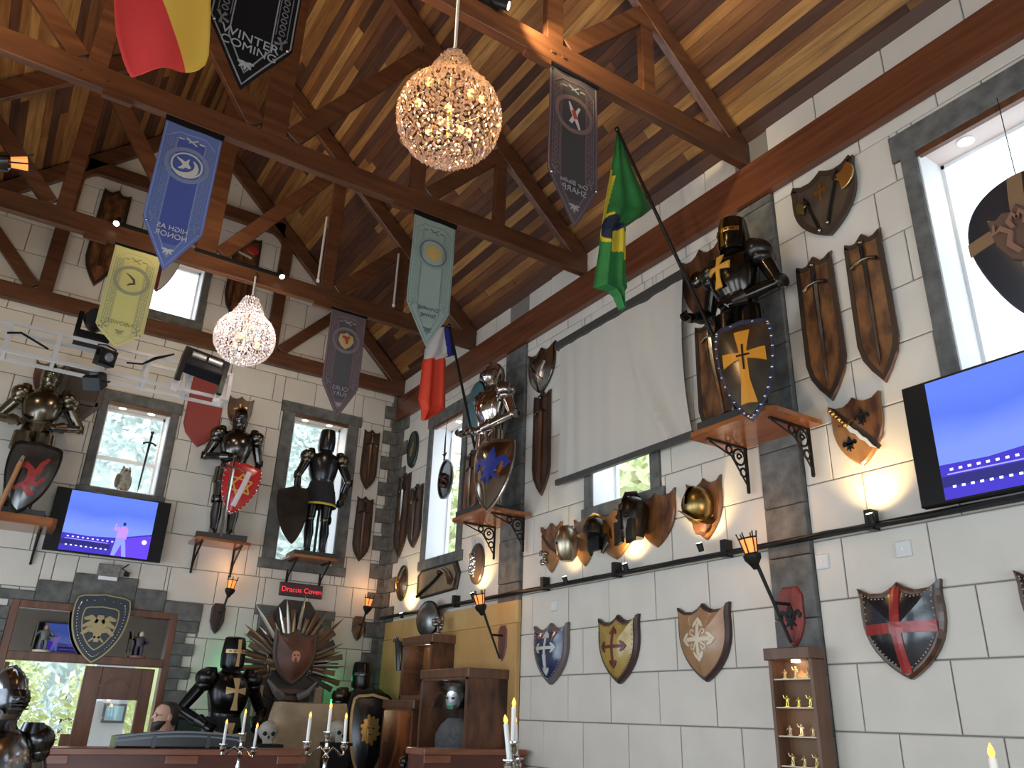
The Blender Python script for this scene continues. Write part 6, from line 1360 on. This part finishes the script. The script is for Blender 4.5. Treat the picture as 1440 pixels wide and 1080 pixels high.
# lettered sign
a_, b_, c_ = onB(394, 817), onB(453, 822), onB(392, 836); w, h = b_.x-a_.x, .17
t = thing('lettered_sign', 'small brown sign with glowing red gothic lettering below the window knight', 'sign', ((a_.x+b_.x)/2, D-.003, (a_.z+c_.z)/2-.01))
MB().prism([(-w/2, -h/2), (w/2, -h/2), (w/2, h/2), (-w/2, h/2)], 0, -.05, bev=.008).build('sign_box', mat('dark_brown_sign', (.055, .03, .025), .5), t); MB().box(-w/2+.02, w/2-.02, -.053, -.049, -h/2+.02, h/2-.02).build('sign_panel', mat('maroon_panel', (.10, .022, .03), .5), t)
text('lettering', 'Dracos Coven', .092, mat('red_neon', (.95, .05, .06), .4, emit=.8), t, (0, -.056, -.005))
# small fittings
p = onB(153, 803); t = thing('junction_box', 'small grey speckled box on the wall under the back television', 'box', (p.x, D-.003, p.z)); MB().prism([(-.12, -.07), (.12, -.07), (.12, .07), (-.12, .07)], 0, -.05, bev=.006).build('casing', mat('speckled_grey', (.23, .21, .20), .7, var=.4, scale=30), t); MB().box(-.10, .10, -.055, 0, -.11, -.07).build('white_tray', M_WHITE, t)
p = onB(178, 805); t = thing('black_plug', 'black plug in the wall under the back television', 'plug', (p.x, D-.003, p.z)); MB().prism([(-.03, -.05), (.03, -.05), (.03, .0), (-.03, .0)], 0, -.05, bev=.006).build('plug_body', M_BLKPL, t); MB().tube([(0, -.04, 0), (-.06, -.05, .03), (0, -.04, .09)], .008, 6).build('lead', M_BLKPL, t)
p = onB(272, 1022); t = thing('framed_picture', 'small black framed picture low on the back wall beside the door stones', 'picture', (p.x, D-.003, p.z-.05)); MB().prism([(-.22, -.16), (.22, -.16), (.22, .16), (-.22, .16)], 0, -.03, bev=.008).build('frame', M_BLKPL, t); MB().box(-.18, .18, -.034, -.028, -.12, .12).build('picture', mat('dark_green_print', (.03, .045, .035), .3), t)
# owl and sword standing in the left back window
zsill = WB1[2]+.013; x_ = onB(173, 680, D+.12).x; t = thing('owl_statue', 'brown and white owl statue sitting on the left back window sill', 'owl', (x_, D+.12, zsill), math.radians(20))
OW = mat('owl_brown', (.20, .16, .11), .8, col2=(.45, .42, .36), scale=22); b = MB(); b.loft([(0, 0, .02, .05, .05), (0, 0, .06, .075, .07), (0, 0, .14, .085, .075), (0, 0, .20, .07, .065), (0, -.005, .235, .062, .06), (0, -.005, .28, .058, .055), (0, 0, .305, .02, .02)], 14); [b.ball((q*.038, -.01, .30), (.016, .014, .026), 8, 6) for q in (1, -1)]; b.build('body', OW, t)
for q in (1, -1): MB().ball((q*.075, .01, .13), (.022, .05, .09), 10, 8).build('wing', mat('owl_dark', (.13, .10, .07), .8), t); MB().ball((q*.022, -.055, .262), .013, 8, 6).build('eye', M_BLKPL, t)
MB().tube([(0, -.055, .25), (0, -.072, .235)], [.01, .002], 6).build('beak', mat('beak', (.3, .2, .06), .4), t); MB().box(-.05, .05, -.05, .04, 0, .025).build('perch', M_BRASS, t)
x_ = onB(197, 690, D+.10).x; t = thing('standing_sword', 'dark sword standing point down in the left back window', 'sword', (x_, D+.10, zsill+.82), 0, None, (0, math.radians(2), 0)); sword(t, .80, 0, 0, 0, 0, gw=.16, bw=.03, blade=M_DKSTEEL, hilt=M_BLACK, grip=.15)
# ================================================================== RIGHT WALL, LOWER PART
a_, b_ = onR(752, 846, W-.03), onR(548, 872, W-.03)
t = thing('plywood_panel', 'tall pale plywood panel on the right wall by the corner, under the lighting rail', 'panel', (W-.004, 8.6, 0), RZ)
MB().prism([(-1.66, .0), (1.55, .0), (1.55, 2.5), (-1.66, 2.5)], 0, -.05, bev=.004).build('lower_sheet', M_PLY, t); MB().prism([(-1.66, 2.504), (1.55, 2.504), (1.55, 2.73), (-1.66, 2.73)], 0, -.042, bev=.004).build('upper_strip', mat('lighter_plywood', (.56, .36, .14), .5, col2=(.47, .28, .10), scale=3, stretch=(1, 4, .7)), t)
CGL = glass_mat('cabinet_glass', (.88, .88, .9), .07)
def cabinet(label, y0_, y1_, x0_, z0_, z1_, m, top=.09, group=None, inner=None):
    """front faces the room (-X); y0_ < y1_"""
    w, d = y1_-y0_, W-.056-x0_; t = thing('display_cabinet', label, 'cabinet', (x0_, (y0_+y1_)/2, z0_), RZ, group); H = z1_-z0_
    MB().box(-w/2, -w/2+.03, 0, d, 0, H-top).build('side_panel', m, t); MB().box(w/2-.03, w/2, 0, d, 0, H-top).build('side_panel', m, t)
    MB().box(-w/2+.03, w/2-.03, d-.02, d, 0, H-top).build('back_panel', inner or m, t); MB().box(-w/2+.03, w/2-.03, 0.0, d-.02, 0, .06).build('bottom_panel', m, t)
    MB().prism([(-w/2-.02, H-top), (w/2+.02, H-top), (w/2+.02, H), (-w/2-.02, H)], d, -.02, bev=.008).build('top_box', M_CABW, t)
    fr = MB(); [fr.box(a[0], a[1], -.012, .0, a[2], a[3]) for a in ((-w/2, -w/2+.035, 0, H-top), (w/2-.035, w/2, 0, H-top), (-w/2, w/2, 0, .05), (-w/2, w/2, H-top-.02, H-top))]; fr.build('door_frame', M_CABW, t)
    MB().box(-w/2+.035, w/2-.035, -.008, -.004, .05, H-top-.02).build('glass_door', CGL, t); return t
DKI = mat('black_cabinet_lining', (.012, .012, .016), .7)
cabinet('large dark wood cabinet with a glass front holding a pale masked bust', 7.18, 8.16, 4.19, 0, 2.05, M_ROTW, inner=DKI)
bp_ = onR(643, 985, 4.44); bx, by = bp_.x, bp_.y; t = thing('masked_bust', 'bust with a silvery white mask and grey knitted shirt inside the large glazed cabinet', 'mannequin', (bx, by, bp_.z-1.55*1.22), math.radians(-62)); t.scale = (1.22, 1.22, 1.22)
GK = mat('grey_knit', (.20, .21, .20), .9, var=.3, scale=40); MB().loft([(0, 0, .36, .16, .12), (0, 0, .8, .17, .13), (0, 0, 1.1, .18, .12), (0, 0, 1.28, .19, .12), (0, 0, 1.36, .14, .09), (0, 0, 1.41, .07, .07)], 18).build('knit_torso', GK, t)
MB().loft([(0, 0, 1.30, .06, .06), (0, 0, 1.40, .055, .06), (0, -.01, 1.45, .07, .085), (0, -.01, 1.56, .085, .105), (0, 0, 1.65, .08, .095), (0, 0, 1.69, .03, .04)], 16).build('dark_hood', DKI, t)
MB().ball((0, -.05, 1.55), (.072, .07, .105), 14, 10).build('white_mask', mat('white_mask', (.55, .55, .56), .3, .3), t)
e = MB(); [e.ball((q*.028, -.112, 1.565), (.018, .012, .010), 8, 6) for q in (1, -1)]; e.ball((0, -.115, 1.50), (.026, .01, .010), 8, 6); e.ball((.04, -.09, 1.49), (.02, .02, .03), 8, 6); e.build('mask_openings', M_BLKPL, t, kind='stuff')
lamp('cabinet_fill', 'POINT', (4.26, 7.75, 1.90), 1.8, (.9, .95, 1), None, .03)  # point lamp without a fitting, added so the masked bust shows
FACEW = mat('orange_figured_lining', (.42, .20, .07), .5, col2=(.22, .09, .03), scale=3)
cabinet('smaller glazed cabinet with orange wood lining, stacked behind the large cabinet', 8.31, 9.05, 4.37, 1.76, 2.45, M_ROTW, inner=FACEW)
cabinet('lower glazed cabinet with orange wood lining, standing under the smaller one', 8.36, 9.12, 4.22, 0, 1.755, M_ROTW, inner=FACEW)
lamp('cabinet_fill', 'POINT', (4.45, 8.6, 2.30), 3.5, (1, .85, .6), None, .02); lamp('cabinet_fill', 'POINT', (4.36, 8.75, 1.6), 4, (1, .8, .5), None, .02)  # lamps without fittings, put in to light the orange linings
# things on top of the small cabinet
t = thing('pewter_dish', 'oval embossed pewter dish standing on the small glazed cabinet', 'dish', (4.52, 8.78, 2.451), RZ+.3); P = ell(.19, .21, 28, 0, .21)
MB().prism(P, .02, -.005, bev=.008).build('rim', M_DKSTEEL, t); MB().dome(scale_poly(P, .9, (0, .21)), (0, .21), -.006, .05).build('dish_face', mat('pewter', (.26, .25, .24), .3, .9, var=.4, scale=14, bump=.2), t)
t = thing('metal_ornament', 'small knobbly silver ornament on the right end of the small glazed cabinet', 'ornament', (4.48, 8.42, 2.451)); b = MB(); g = random.Random(5); b.lathe([(.06, 0), (.06, .015), (.015, .03), (.012, .08)], 10); [b.ball((g.uniform(-.06, .06), g.uniform(-.05, .05), g.uniform(.08, .19)), g.uniform(.015, .03), 7, 5) for i in RNG(16)]; b.build('ornament_body', mat('dark_silver', (.30, .27, .25), .3, .9), t)
p = onR(553, 903, 4.40); t = thing('black_horn', 'black curved drinking horn hanging at the left side of the small glazed cabinet', 'horn', (4.35, 9.12, 2.30)); MB().tube([(0, .18, .12), (0, .10, .14), (0, .02, .08), (0, -.02, -.06), (0, -.03, -.22)], [.012, .035, .05, .045, .03], 10).build('horn_body', mat('horn_black', (.03, .03, .035), .25), t); MB().tube([(.0, .02, .08), (.27, .0, .10)], .008, 6).build('hook', M_IRON, t)
p = onR(578, 1062, 4.0); t = thing('metal_ornament', 'dark ornament with pale round ends low in front of the lower glazed cabinet', 'ornament', (p.x, p.y, 0)); MB().tube([(0, 0, 0), (0, 0, p.z-.12)], [.10, .05], 10).build('stand', M_BLACK, t); b = MB(); [b.ball((g.uniform(-.07, .07), g.uniform(-.12, .06), p.z+g.uniform(-.1, .12)), g.uniform(.03, .05), 7, 5) for i in RNG(12)]; b.build('ornament_body', mat('dark_bronze_ornament', (.06, .05, .045), .35, .8), t); MB().ball((-.03, .10, p.z-.06), .045, 10, 8).build('pale_end', mat('pale_brass', (.6, .5, .3), .3, .8), t)
# wall display case with shelves
ya, yb2, xf, zt2 = 3.455, 3.80, 4.53, 2.085; w, d = yb2-ya, W-.045-xf
t = thing('display_case', 'narrow tall wall display case with lit glass shelves of small gold figures', 'display case', (xf, (ya+yb2)/2, 0.55), RZ); H = zt2-.55
for q in (-1, 1): MB().box(q*w/2-.012*(1+q), q*w/2+.012*(1-q), 0, d, 0, H-.07).build('side_panel', M_CABW, t)
MB().box(-w/2+.024, w/2-.024, d-.015, d, 0, H-.07).build('back_panel', mat('warm_brown_lining', (.17, .08, .036), .5, col2=(.16, .08, .035), scale=5), t); MB().prism([(-w/2-.015, H-.075), (w/2+.0, H-.075), (w/2+.0, H), (-w/2-.015, H)], d, -.03, bev=.006).build('top_box', M_CABW, t); MB().box(-w/2, w/2, 0, d, -.02, 0).build('bottom_panel', M_CABW, t)
zsh = []
for i, py in enumerate((954.5, 994.5, 1035, 1077)):
    z = onR(1118, py, xf+.05).z-.55; zsh.append(z); MB().box(-w/2+.024, w/2-.024, .01, d-.016, z-.008, z).build('glass_shelf', mat('lit_shelf_edge', (.60, .50, .36), .25), t)
MB().lathe([(.03, 0), (.03, .012)], 14, M=Matrix.Translation((.0, d*.5, H-.088))).build('lamp_lens', M_LED, t)
lamp('case_lamp', 'SPOT', (xf+d*.45, (ya+yb2)/2, zt2-.095), 4, (1, .72, .38), (xf+d*.5, (ya+yb2)/2, 0), .015, None, 110, .6)
lamp('case_lamp', 'POINT', (xf+.02, (ya+yb2)/2, zt2-.5), .22, (1, .72, .4), None, .02)
nm_s = ('top', 'second', 'third', 'fourth'); GF = mat('gilt_figure', (.62, .45, .20), .3, .7); GF2 = mat('bright_gilt', (.85, .62, .12), .25, .6); GF3 = mat('pale_figure', (.45, .36, .25), .4, .4)
for i, z in enumerate(zsh):
    for j in RNG(3):
        y = (ya+yb2)/2-(-.09+.09*j); g_ = (GF, GF2, GF3)[(i) % 3 if i != 1 else 1]
        figurine('%s small %s figure on the %s shelf of the narrow display case' % (('left', 'middle', 'right')[j], ('gilt', 'bright gold', 'pale', 'brass')[i], nm_s[i]), (xf+d*.42, y, .5515+z), .062+.012*((i+j) % 2), (g_, g_, g_), 'small figures in the narrow display case', 'statuette', pose=(i+j) % 2).rotation_euler = (0, 0, RZ)
# ================================================================== COUNTERS, CASE, PERSON, NEAR KNIGHT
def counter(label, xa, xb, y, z, blocks_):
    t = thing('wooden_counter', label, 'counter', ((xa+xb)/2, y, 0)); w = xb-xa
    MB().box(-w/2+.02, w/2-.02, .03, .34, 0, z-.05).build('front_board', M_MAHOG, t)
    MB().prism([(-w/2, z-.05), (w/2, z-.05), (w/2, z), (-w/2, z)], .36, .0, bev=.006).build('top_board', M_LIPW, t)
    for u in blocks_: MB().prism([(u-.13, z-.115), (u+.13, z-.115), (u+.13, z-.051), (u-.13, z-.051)], .03, .008, bev=.004).build('support_block', M_LIPW, t)
    return t
YC = 7.6; a_, b_ = onB(22, 1052, YC), onB(426, 1054, YC); zc1 = (a_.z+b_.z)/2; wc = b_.x-a_.x
xs = [onB(px, 1060, YC).x-(a_.x+b_.x)/2 for px in (71, 258, 412)]
counter('long red-brown wooden counter along the bottom of the room, left of the candelabra', a_.x, b_.x, YC, zc1, xs)
YC2 = 6.80; c2, d2 = onB(597, 1053, YC2), onB(770, 1055, YC2); zc2 = c2.z
counter('shorter red-brown wooden counter in front of the large glazed cabinet', c2.x, min(d2.x, W-.06), YC2, zc2, (c2.x+.14-(c2.x+min(d2.x, W-.06))/2,))
# long black domed case on the counter
xa, xb = onB(158, 1048, YC+.18).x, onB(334, 1050, YC+.18).x; t = thing('domed_case', 'long black leather case with a curved lid and ribs lying on the long counter', 'case', ((xa+xb)/2, YC+.19, zc1+.001)); w = xb-xa
n = 14; top = [(-w/2+w*i/n, .055+.075*math.sin(PI*(.10+.72*i/n))**.8) for i in RNG(n+1)]
P = [(-w/2, 0), (w/2, 0)]+[q for q in reversed(top)]; MB().prism(P, .13, -.13, bev=.015).build('case_body', mat('black_case_leather', (.022, .026, .032), .32, coat=.3), t)
e = MB(); e.strip([(x, z-.035) for x, z in top], .014, flat(-.13), .012); e.build('lid_seam', mat('grey_seam', (.16, .19, .22), .3), t); e = MB(); e.strip([(x, z-.006) for x, z in top], .018, flat(-.115), .012); e.build('lid_edge', mat('grey_seam', (.16, .19, .22)), t)
for u in (-.18, .22): i = int((u+.5)*n); MB().strip([(top[i][0], .004), (top[i][0], top[i][1]-.02)], .03, flat(-.13), .014).build('rib', mat('dark_case_rib', (.05, .055, .06), .3), t)
# person behind the counter, seen from the side, looking left
YP = 8.35; hp = onB(234, 1003, YP); zt0 = onB(238, 988, YP).z
t = thing('person', 'bearded man with glasses and short dark hair in profile behind the long counter', 'person', (hp.x, YP, 0), math.radians(-82))
SK = mat('skin', (.50, .27, .19), .55); s = zt0-1.0     # local -Y is the way he faces
zz = lambda z: z+zt0
body = MB(); body.loft([(0, .02, zz(-.80), .15, .11), (0, .02, zz(-.62), .165, .12), (0, .02, zz(-.46), .19, .12), (0, .02, zz(-.36), .20, .105), (0, .025, zz(-.305), .13, .085), (0, .02, zz(-.27), .062, .066), (0, .015, zz(-.235), .056, .062), (0, .0, zz(-.20), .060, .078), (0, -.012, zz(-.165), .066, .092), (0, -.010, zz(-.13), .072, .097), (0, -.005, zz(-.09), .077, .100), (0, .004, zz(-.045), .074, .096), (0, .012, zz(-.012), .05, .066), (0, .014, zz(0), .015, .02)], 24)
for v in body.v:
    h_ = v.z-zt0
    if v.y < -.05 and abs(v.x) < .03 and -.16 < h_ < -.10: v.y -= .028*(1-abs(v.x)/.03)*(1-abs(h_+.135)/.04 if abs(h_+.135) < .04 else 0)
for q in (1, -1): body.tube([(q*.18, .03, zz(-.38)), (q*.24, .03, zz(-.60)), (q*.20, -.14, zz(-.80)), (q*.12, -.28, zz(-.82))], [.055, .045, .036, .03], 10)
for q in (1, -1):
    for i in RNG(4): body.tube([(q*.12-.02+.014*i, -.28, zz(-.82)), (q*.12-.02+.014*i, -.34, zz(-.83)), (q*.12-.02+.014*i, -.37, zz(-.85))], [.011, .009, .007], 6)
    body.tube([(q*.10, -.26, zz(-.82)), (q*.075, -.30, zz(-.82)), (q*.07, -.33, zz(-.83))], [.012, .010, .008], 6)
    body.tube([(q*.09, .03, zz(-.80)), (q*.09, .02, zz(-1.2)), (q*.09, .03, .06)], [.10, .075, .055], 12); body.tube([(q*.09, .06, .05), (q*.09, -.04, .05), (q*.095, -.17, .03)], [.045, .045, .03], 10)
body.build('body', SK, t)
nz_ = MB(); nz_.tube([(0, -.095, zz(-.105)), (0, -.122, zz(-.142)), (0, -.100, zz(-.152))], [.010, .016, .010], 8); nz_.build('nose', SK, t)
for q in (1, -1): MB().ball((q*.074, .012, zz(-.125)), (.012, .022, .034), 10, 8).build('ear', SK, t); MB().ball((q*.032, -.090, zz(-.108)), (.013, .008, .008), 8, 6).build('eye', mat('eye_dark', (.03, .02, .015), .2), t)
HA = mat('dark_brown_hair', (.018, .012, .010), .6)
MB().loft([(0, .055, zz(-.19), .052, .045), (0, .045, zz(-.15), .070, .062), (0, .042, zz(-.10), .081, .072), (0, .030, zz(-.05), .081, .084), (0, .018, zz(-.012), .060, .078), (0, .016, zz(.008), .025, .03)], 18).build('hair', HA, t)
MB().loft([(0, -.062, zz(-.232), .03, .03), (0, -.058, zz(-.205), .056, .055), (0, -.040, zz(-.175), .069, .072), (0, -.030, zz(-.155), .071, .066)], 16).build('beard', HA, t)
MB().tube([(-.02, -.112, zz(-.172)), (0, -.116, zz(-.170)), (.02, -.112, zz(-.172))], .006, 6).build('mouth', mat('lip', (.36, .14, .11), .5), t)
e = MB()
for q in (1, -1): e.tube([(q*.034+.022*math.cos(a), -.103, zz(-.108)+.017*math.sin(a)) for a in [2*PI*i/12 for i in RNG(13)]], .0028, 5); e.tube([(q*.056, -.102, zz(-.105)), (q*.074, .01, zz(-.108))], .0028, 5)
e.tube([(-.012, -.106, zz(-.105)), (.012, -.106, zz(-.105))], .0028, 5); e.build('glasses', M_BLKPL, t)
MB().loft([(0, .02, zz(-.82), .165, .125), (0, .02, zz(-.62), .175, .13), (0, .02, zz(-.46), .20, .13), (0, .02, zz(-.36), .21, .115), (0, .025, zz(-.30), .135, .095), (0, .02, zz(-.262), .078, .080)], 22).build('black_shirt', mat('black_shirt', (.012, .012, .014), .85), t)
sl = MB(); [sl.tube([(q*.18, .03, zz(-.36)), (q*.245, .03, zz(-.58))], [.068, .058], 12) for q in (1, -1)]; sl.build('sleeves', mat('black_shirt', (.012, .012, .014)), t, kind='stuff')
tr_ = MB(); tr_.loft([(0, .02, zz(-.98), .175, .125), (0, .02, zz(-.80), .17, .125)], 18); [tr_.tube([(q*.09, .03, zz(-.88)), (q*.09, .02, zz(-1.2)), (q*.09, .03, .10)], [.108, .085, .07], 12) for q in (1, -1)]; tr_.build('trousers', mat('dark_trousers', (.02, .022, .03), .85), t)
# silver knight at the lower left edge of the picture
YN = 6.1; p = onB(28, 950, YN); knight('bright suit of armour at the lower left picture edge, before the open doorway', (p.x-.04, YN, 0), math.radians(25), mat('cool_silver_steel', (.40, .41, .44), .16, 1, var=.6, scale=5), mat('cool_dark_trim', (.14, .14, .15), .22, 1, var=.5), 'close', p.z+.05, hands=((-.22, -.28, 1.0), (.24, -.25, .95)), elbow=(.36, .36))
# ================================================================== CANDELABRA ON HIGH TABLES
M_CHR = mat('silver_plate', (.62, .60, .57), .16, 1, var=.2, scale=9)
def candelabrum(label, tlabel, tip, depth, k, arms, tz=None):
    q_ = O+ray(*tip)*depth; H = .62*k; zb_ = q_.z-H
    tb = thing('high_table', tlabel, 'table', (q_.x, q_.y, 0), .3); MB().lathe([(.36, zb_-.035), (.37, zb_-.02), (.36, zb_)], 32).build('tabletop', M_MAHOG, tb); MB().tube([(0, 0, .04), (0, 0, zb_-.03)], .045, 12).build('leg', M_IRON, tb); MB().lathe([(.26, 0), (.25, .03), (.05, .06)], 24).build('foot_plate', M_IRON, tb)
    t = thing('candelabrum', label, 'candelabrum', (q_.x, q_.y, zb_+.0005), 0, 'silver candelabra with electric candles'); S = Matrix.Scale(k, 4)
    def B(mb, nm, m): mb.v = [S @ v for v in mb.v]; return mb.build(nm, m, t)
    B(MB().lathe([(.075, 0), (.075, .008), (.045, .02), (.02, .05), (.014, .10), (.022, .14), (.014, .17), (.016, .21), (.030, .235), (.016, .255), (.018, .275), (.030, .295), (.014, .31), (.014, .335), (.034, .345), (.036, .35), (.016, .355), (.026, .375), (.030, .39), (.018, .405), (.040, .412), (.040, .418)], 18), 'stem', M_CHR)
    C = [((0, 0, .418), 0)]
    for dx, dy, dzc, lean in arms:
        e = Vector((dx, dy, .30+dzc)); a = Vector((0, 0, .255))
        B(MB().tube([a, a.lerp(e, .35)+Vector((0, 0, .035)), a.lerp(e, .6)-Vector((0, 0, .0)), a.lerp(e, .85)-Vector((0, 0, .045)), e-Vector((0, 0, .04)), e], [.010, .011, .010, .010, .010, .012], 8), 'arm', M_CHR)
        B(MB().lathe([(.010, -.02), (.028, .0), (.030, .018), (.018, .032), (.040, .042), (.040, .048)], 16, M=Matrix.Translation(e)), 'drip_cup', M_CHR); C.append((e+Vector((0, 0, .048)), lean))
    for c, lean in C:
        M = Matrix.Translation(c) @ Matrix.Rotation(lean, 4, 'Y'); B(MB().lathe([(.0125, 0), (.0125, .16), (.009, .165)], 12, M=M), 'candle', M_CANDLE)
        B(MB().lathe([(.006, .163), (.0115, .178), (.009, .192), (.001, .208)], 10, M=M), 'flame', M_FLAME)
    lamp('candle_light', 'POINT', (q_.x, q_.y, q_.z+.03), .6, (1, .6, .25), None, .03)
candelabrum('silver three-candle candelabrum in front of the long counter and black case', 'high round table under the candelabrum by the long counter, below the picture', (346, 998), 6.0, .80, ((-.165, -.02, -.02, .0), (.115, -.03, -.045, .02)))
candelabrum('silver three-candle candelabrum in front of the throne guard with the lion shield', 'high round table under the candelabrum before the throne, below the picture', (466, 989), 5.5, .88, ((-.165, -.02, .0, .0), (.13, -.03, .0, -.04)))
candelabrum('nearest silver candelabrum, with a leaning candle, in front of the large glazed cabinet', 'high round table under the nearest candelabrum, below the picture', (723, 983), 4.2, 1.0, ((-.085, -.10, -.01, -.16), (.055, .05, -.01, -.08)))
candelabrum('candelabrum of which only one flame shows at the bottom right of the picture', 'high round table at the bottom right, below the picture', (1392, 1048), 2.6, 1.0, ((-.16, .05, -.04, 0), (.16, -.05, -.04, 0)))
# television on the rear wall, seen only as the blue reflection in the transom glass
YR = 2*D-RY; p = onB(88, 897, YR); tv('television on the rear wall, seen only as a blue reflection in the door transom', (p.x, RY+.09, p.z), PI, 1.25, .72, 0, True)
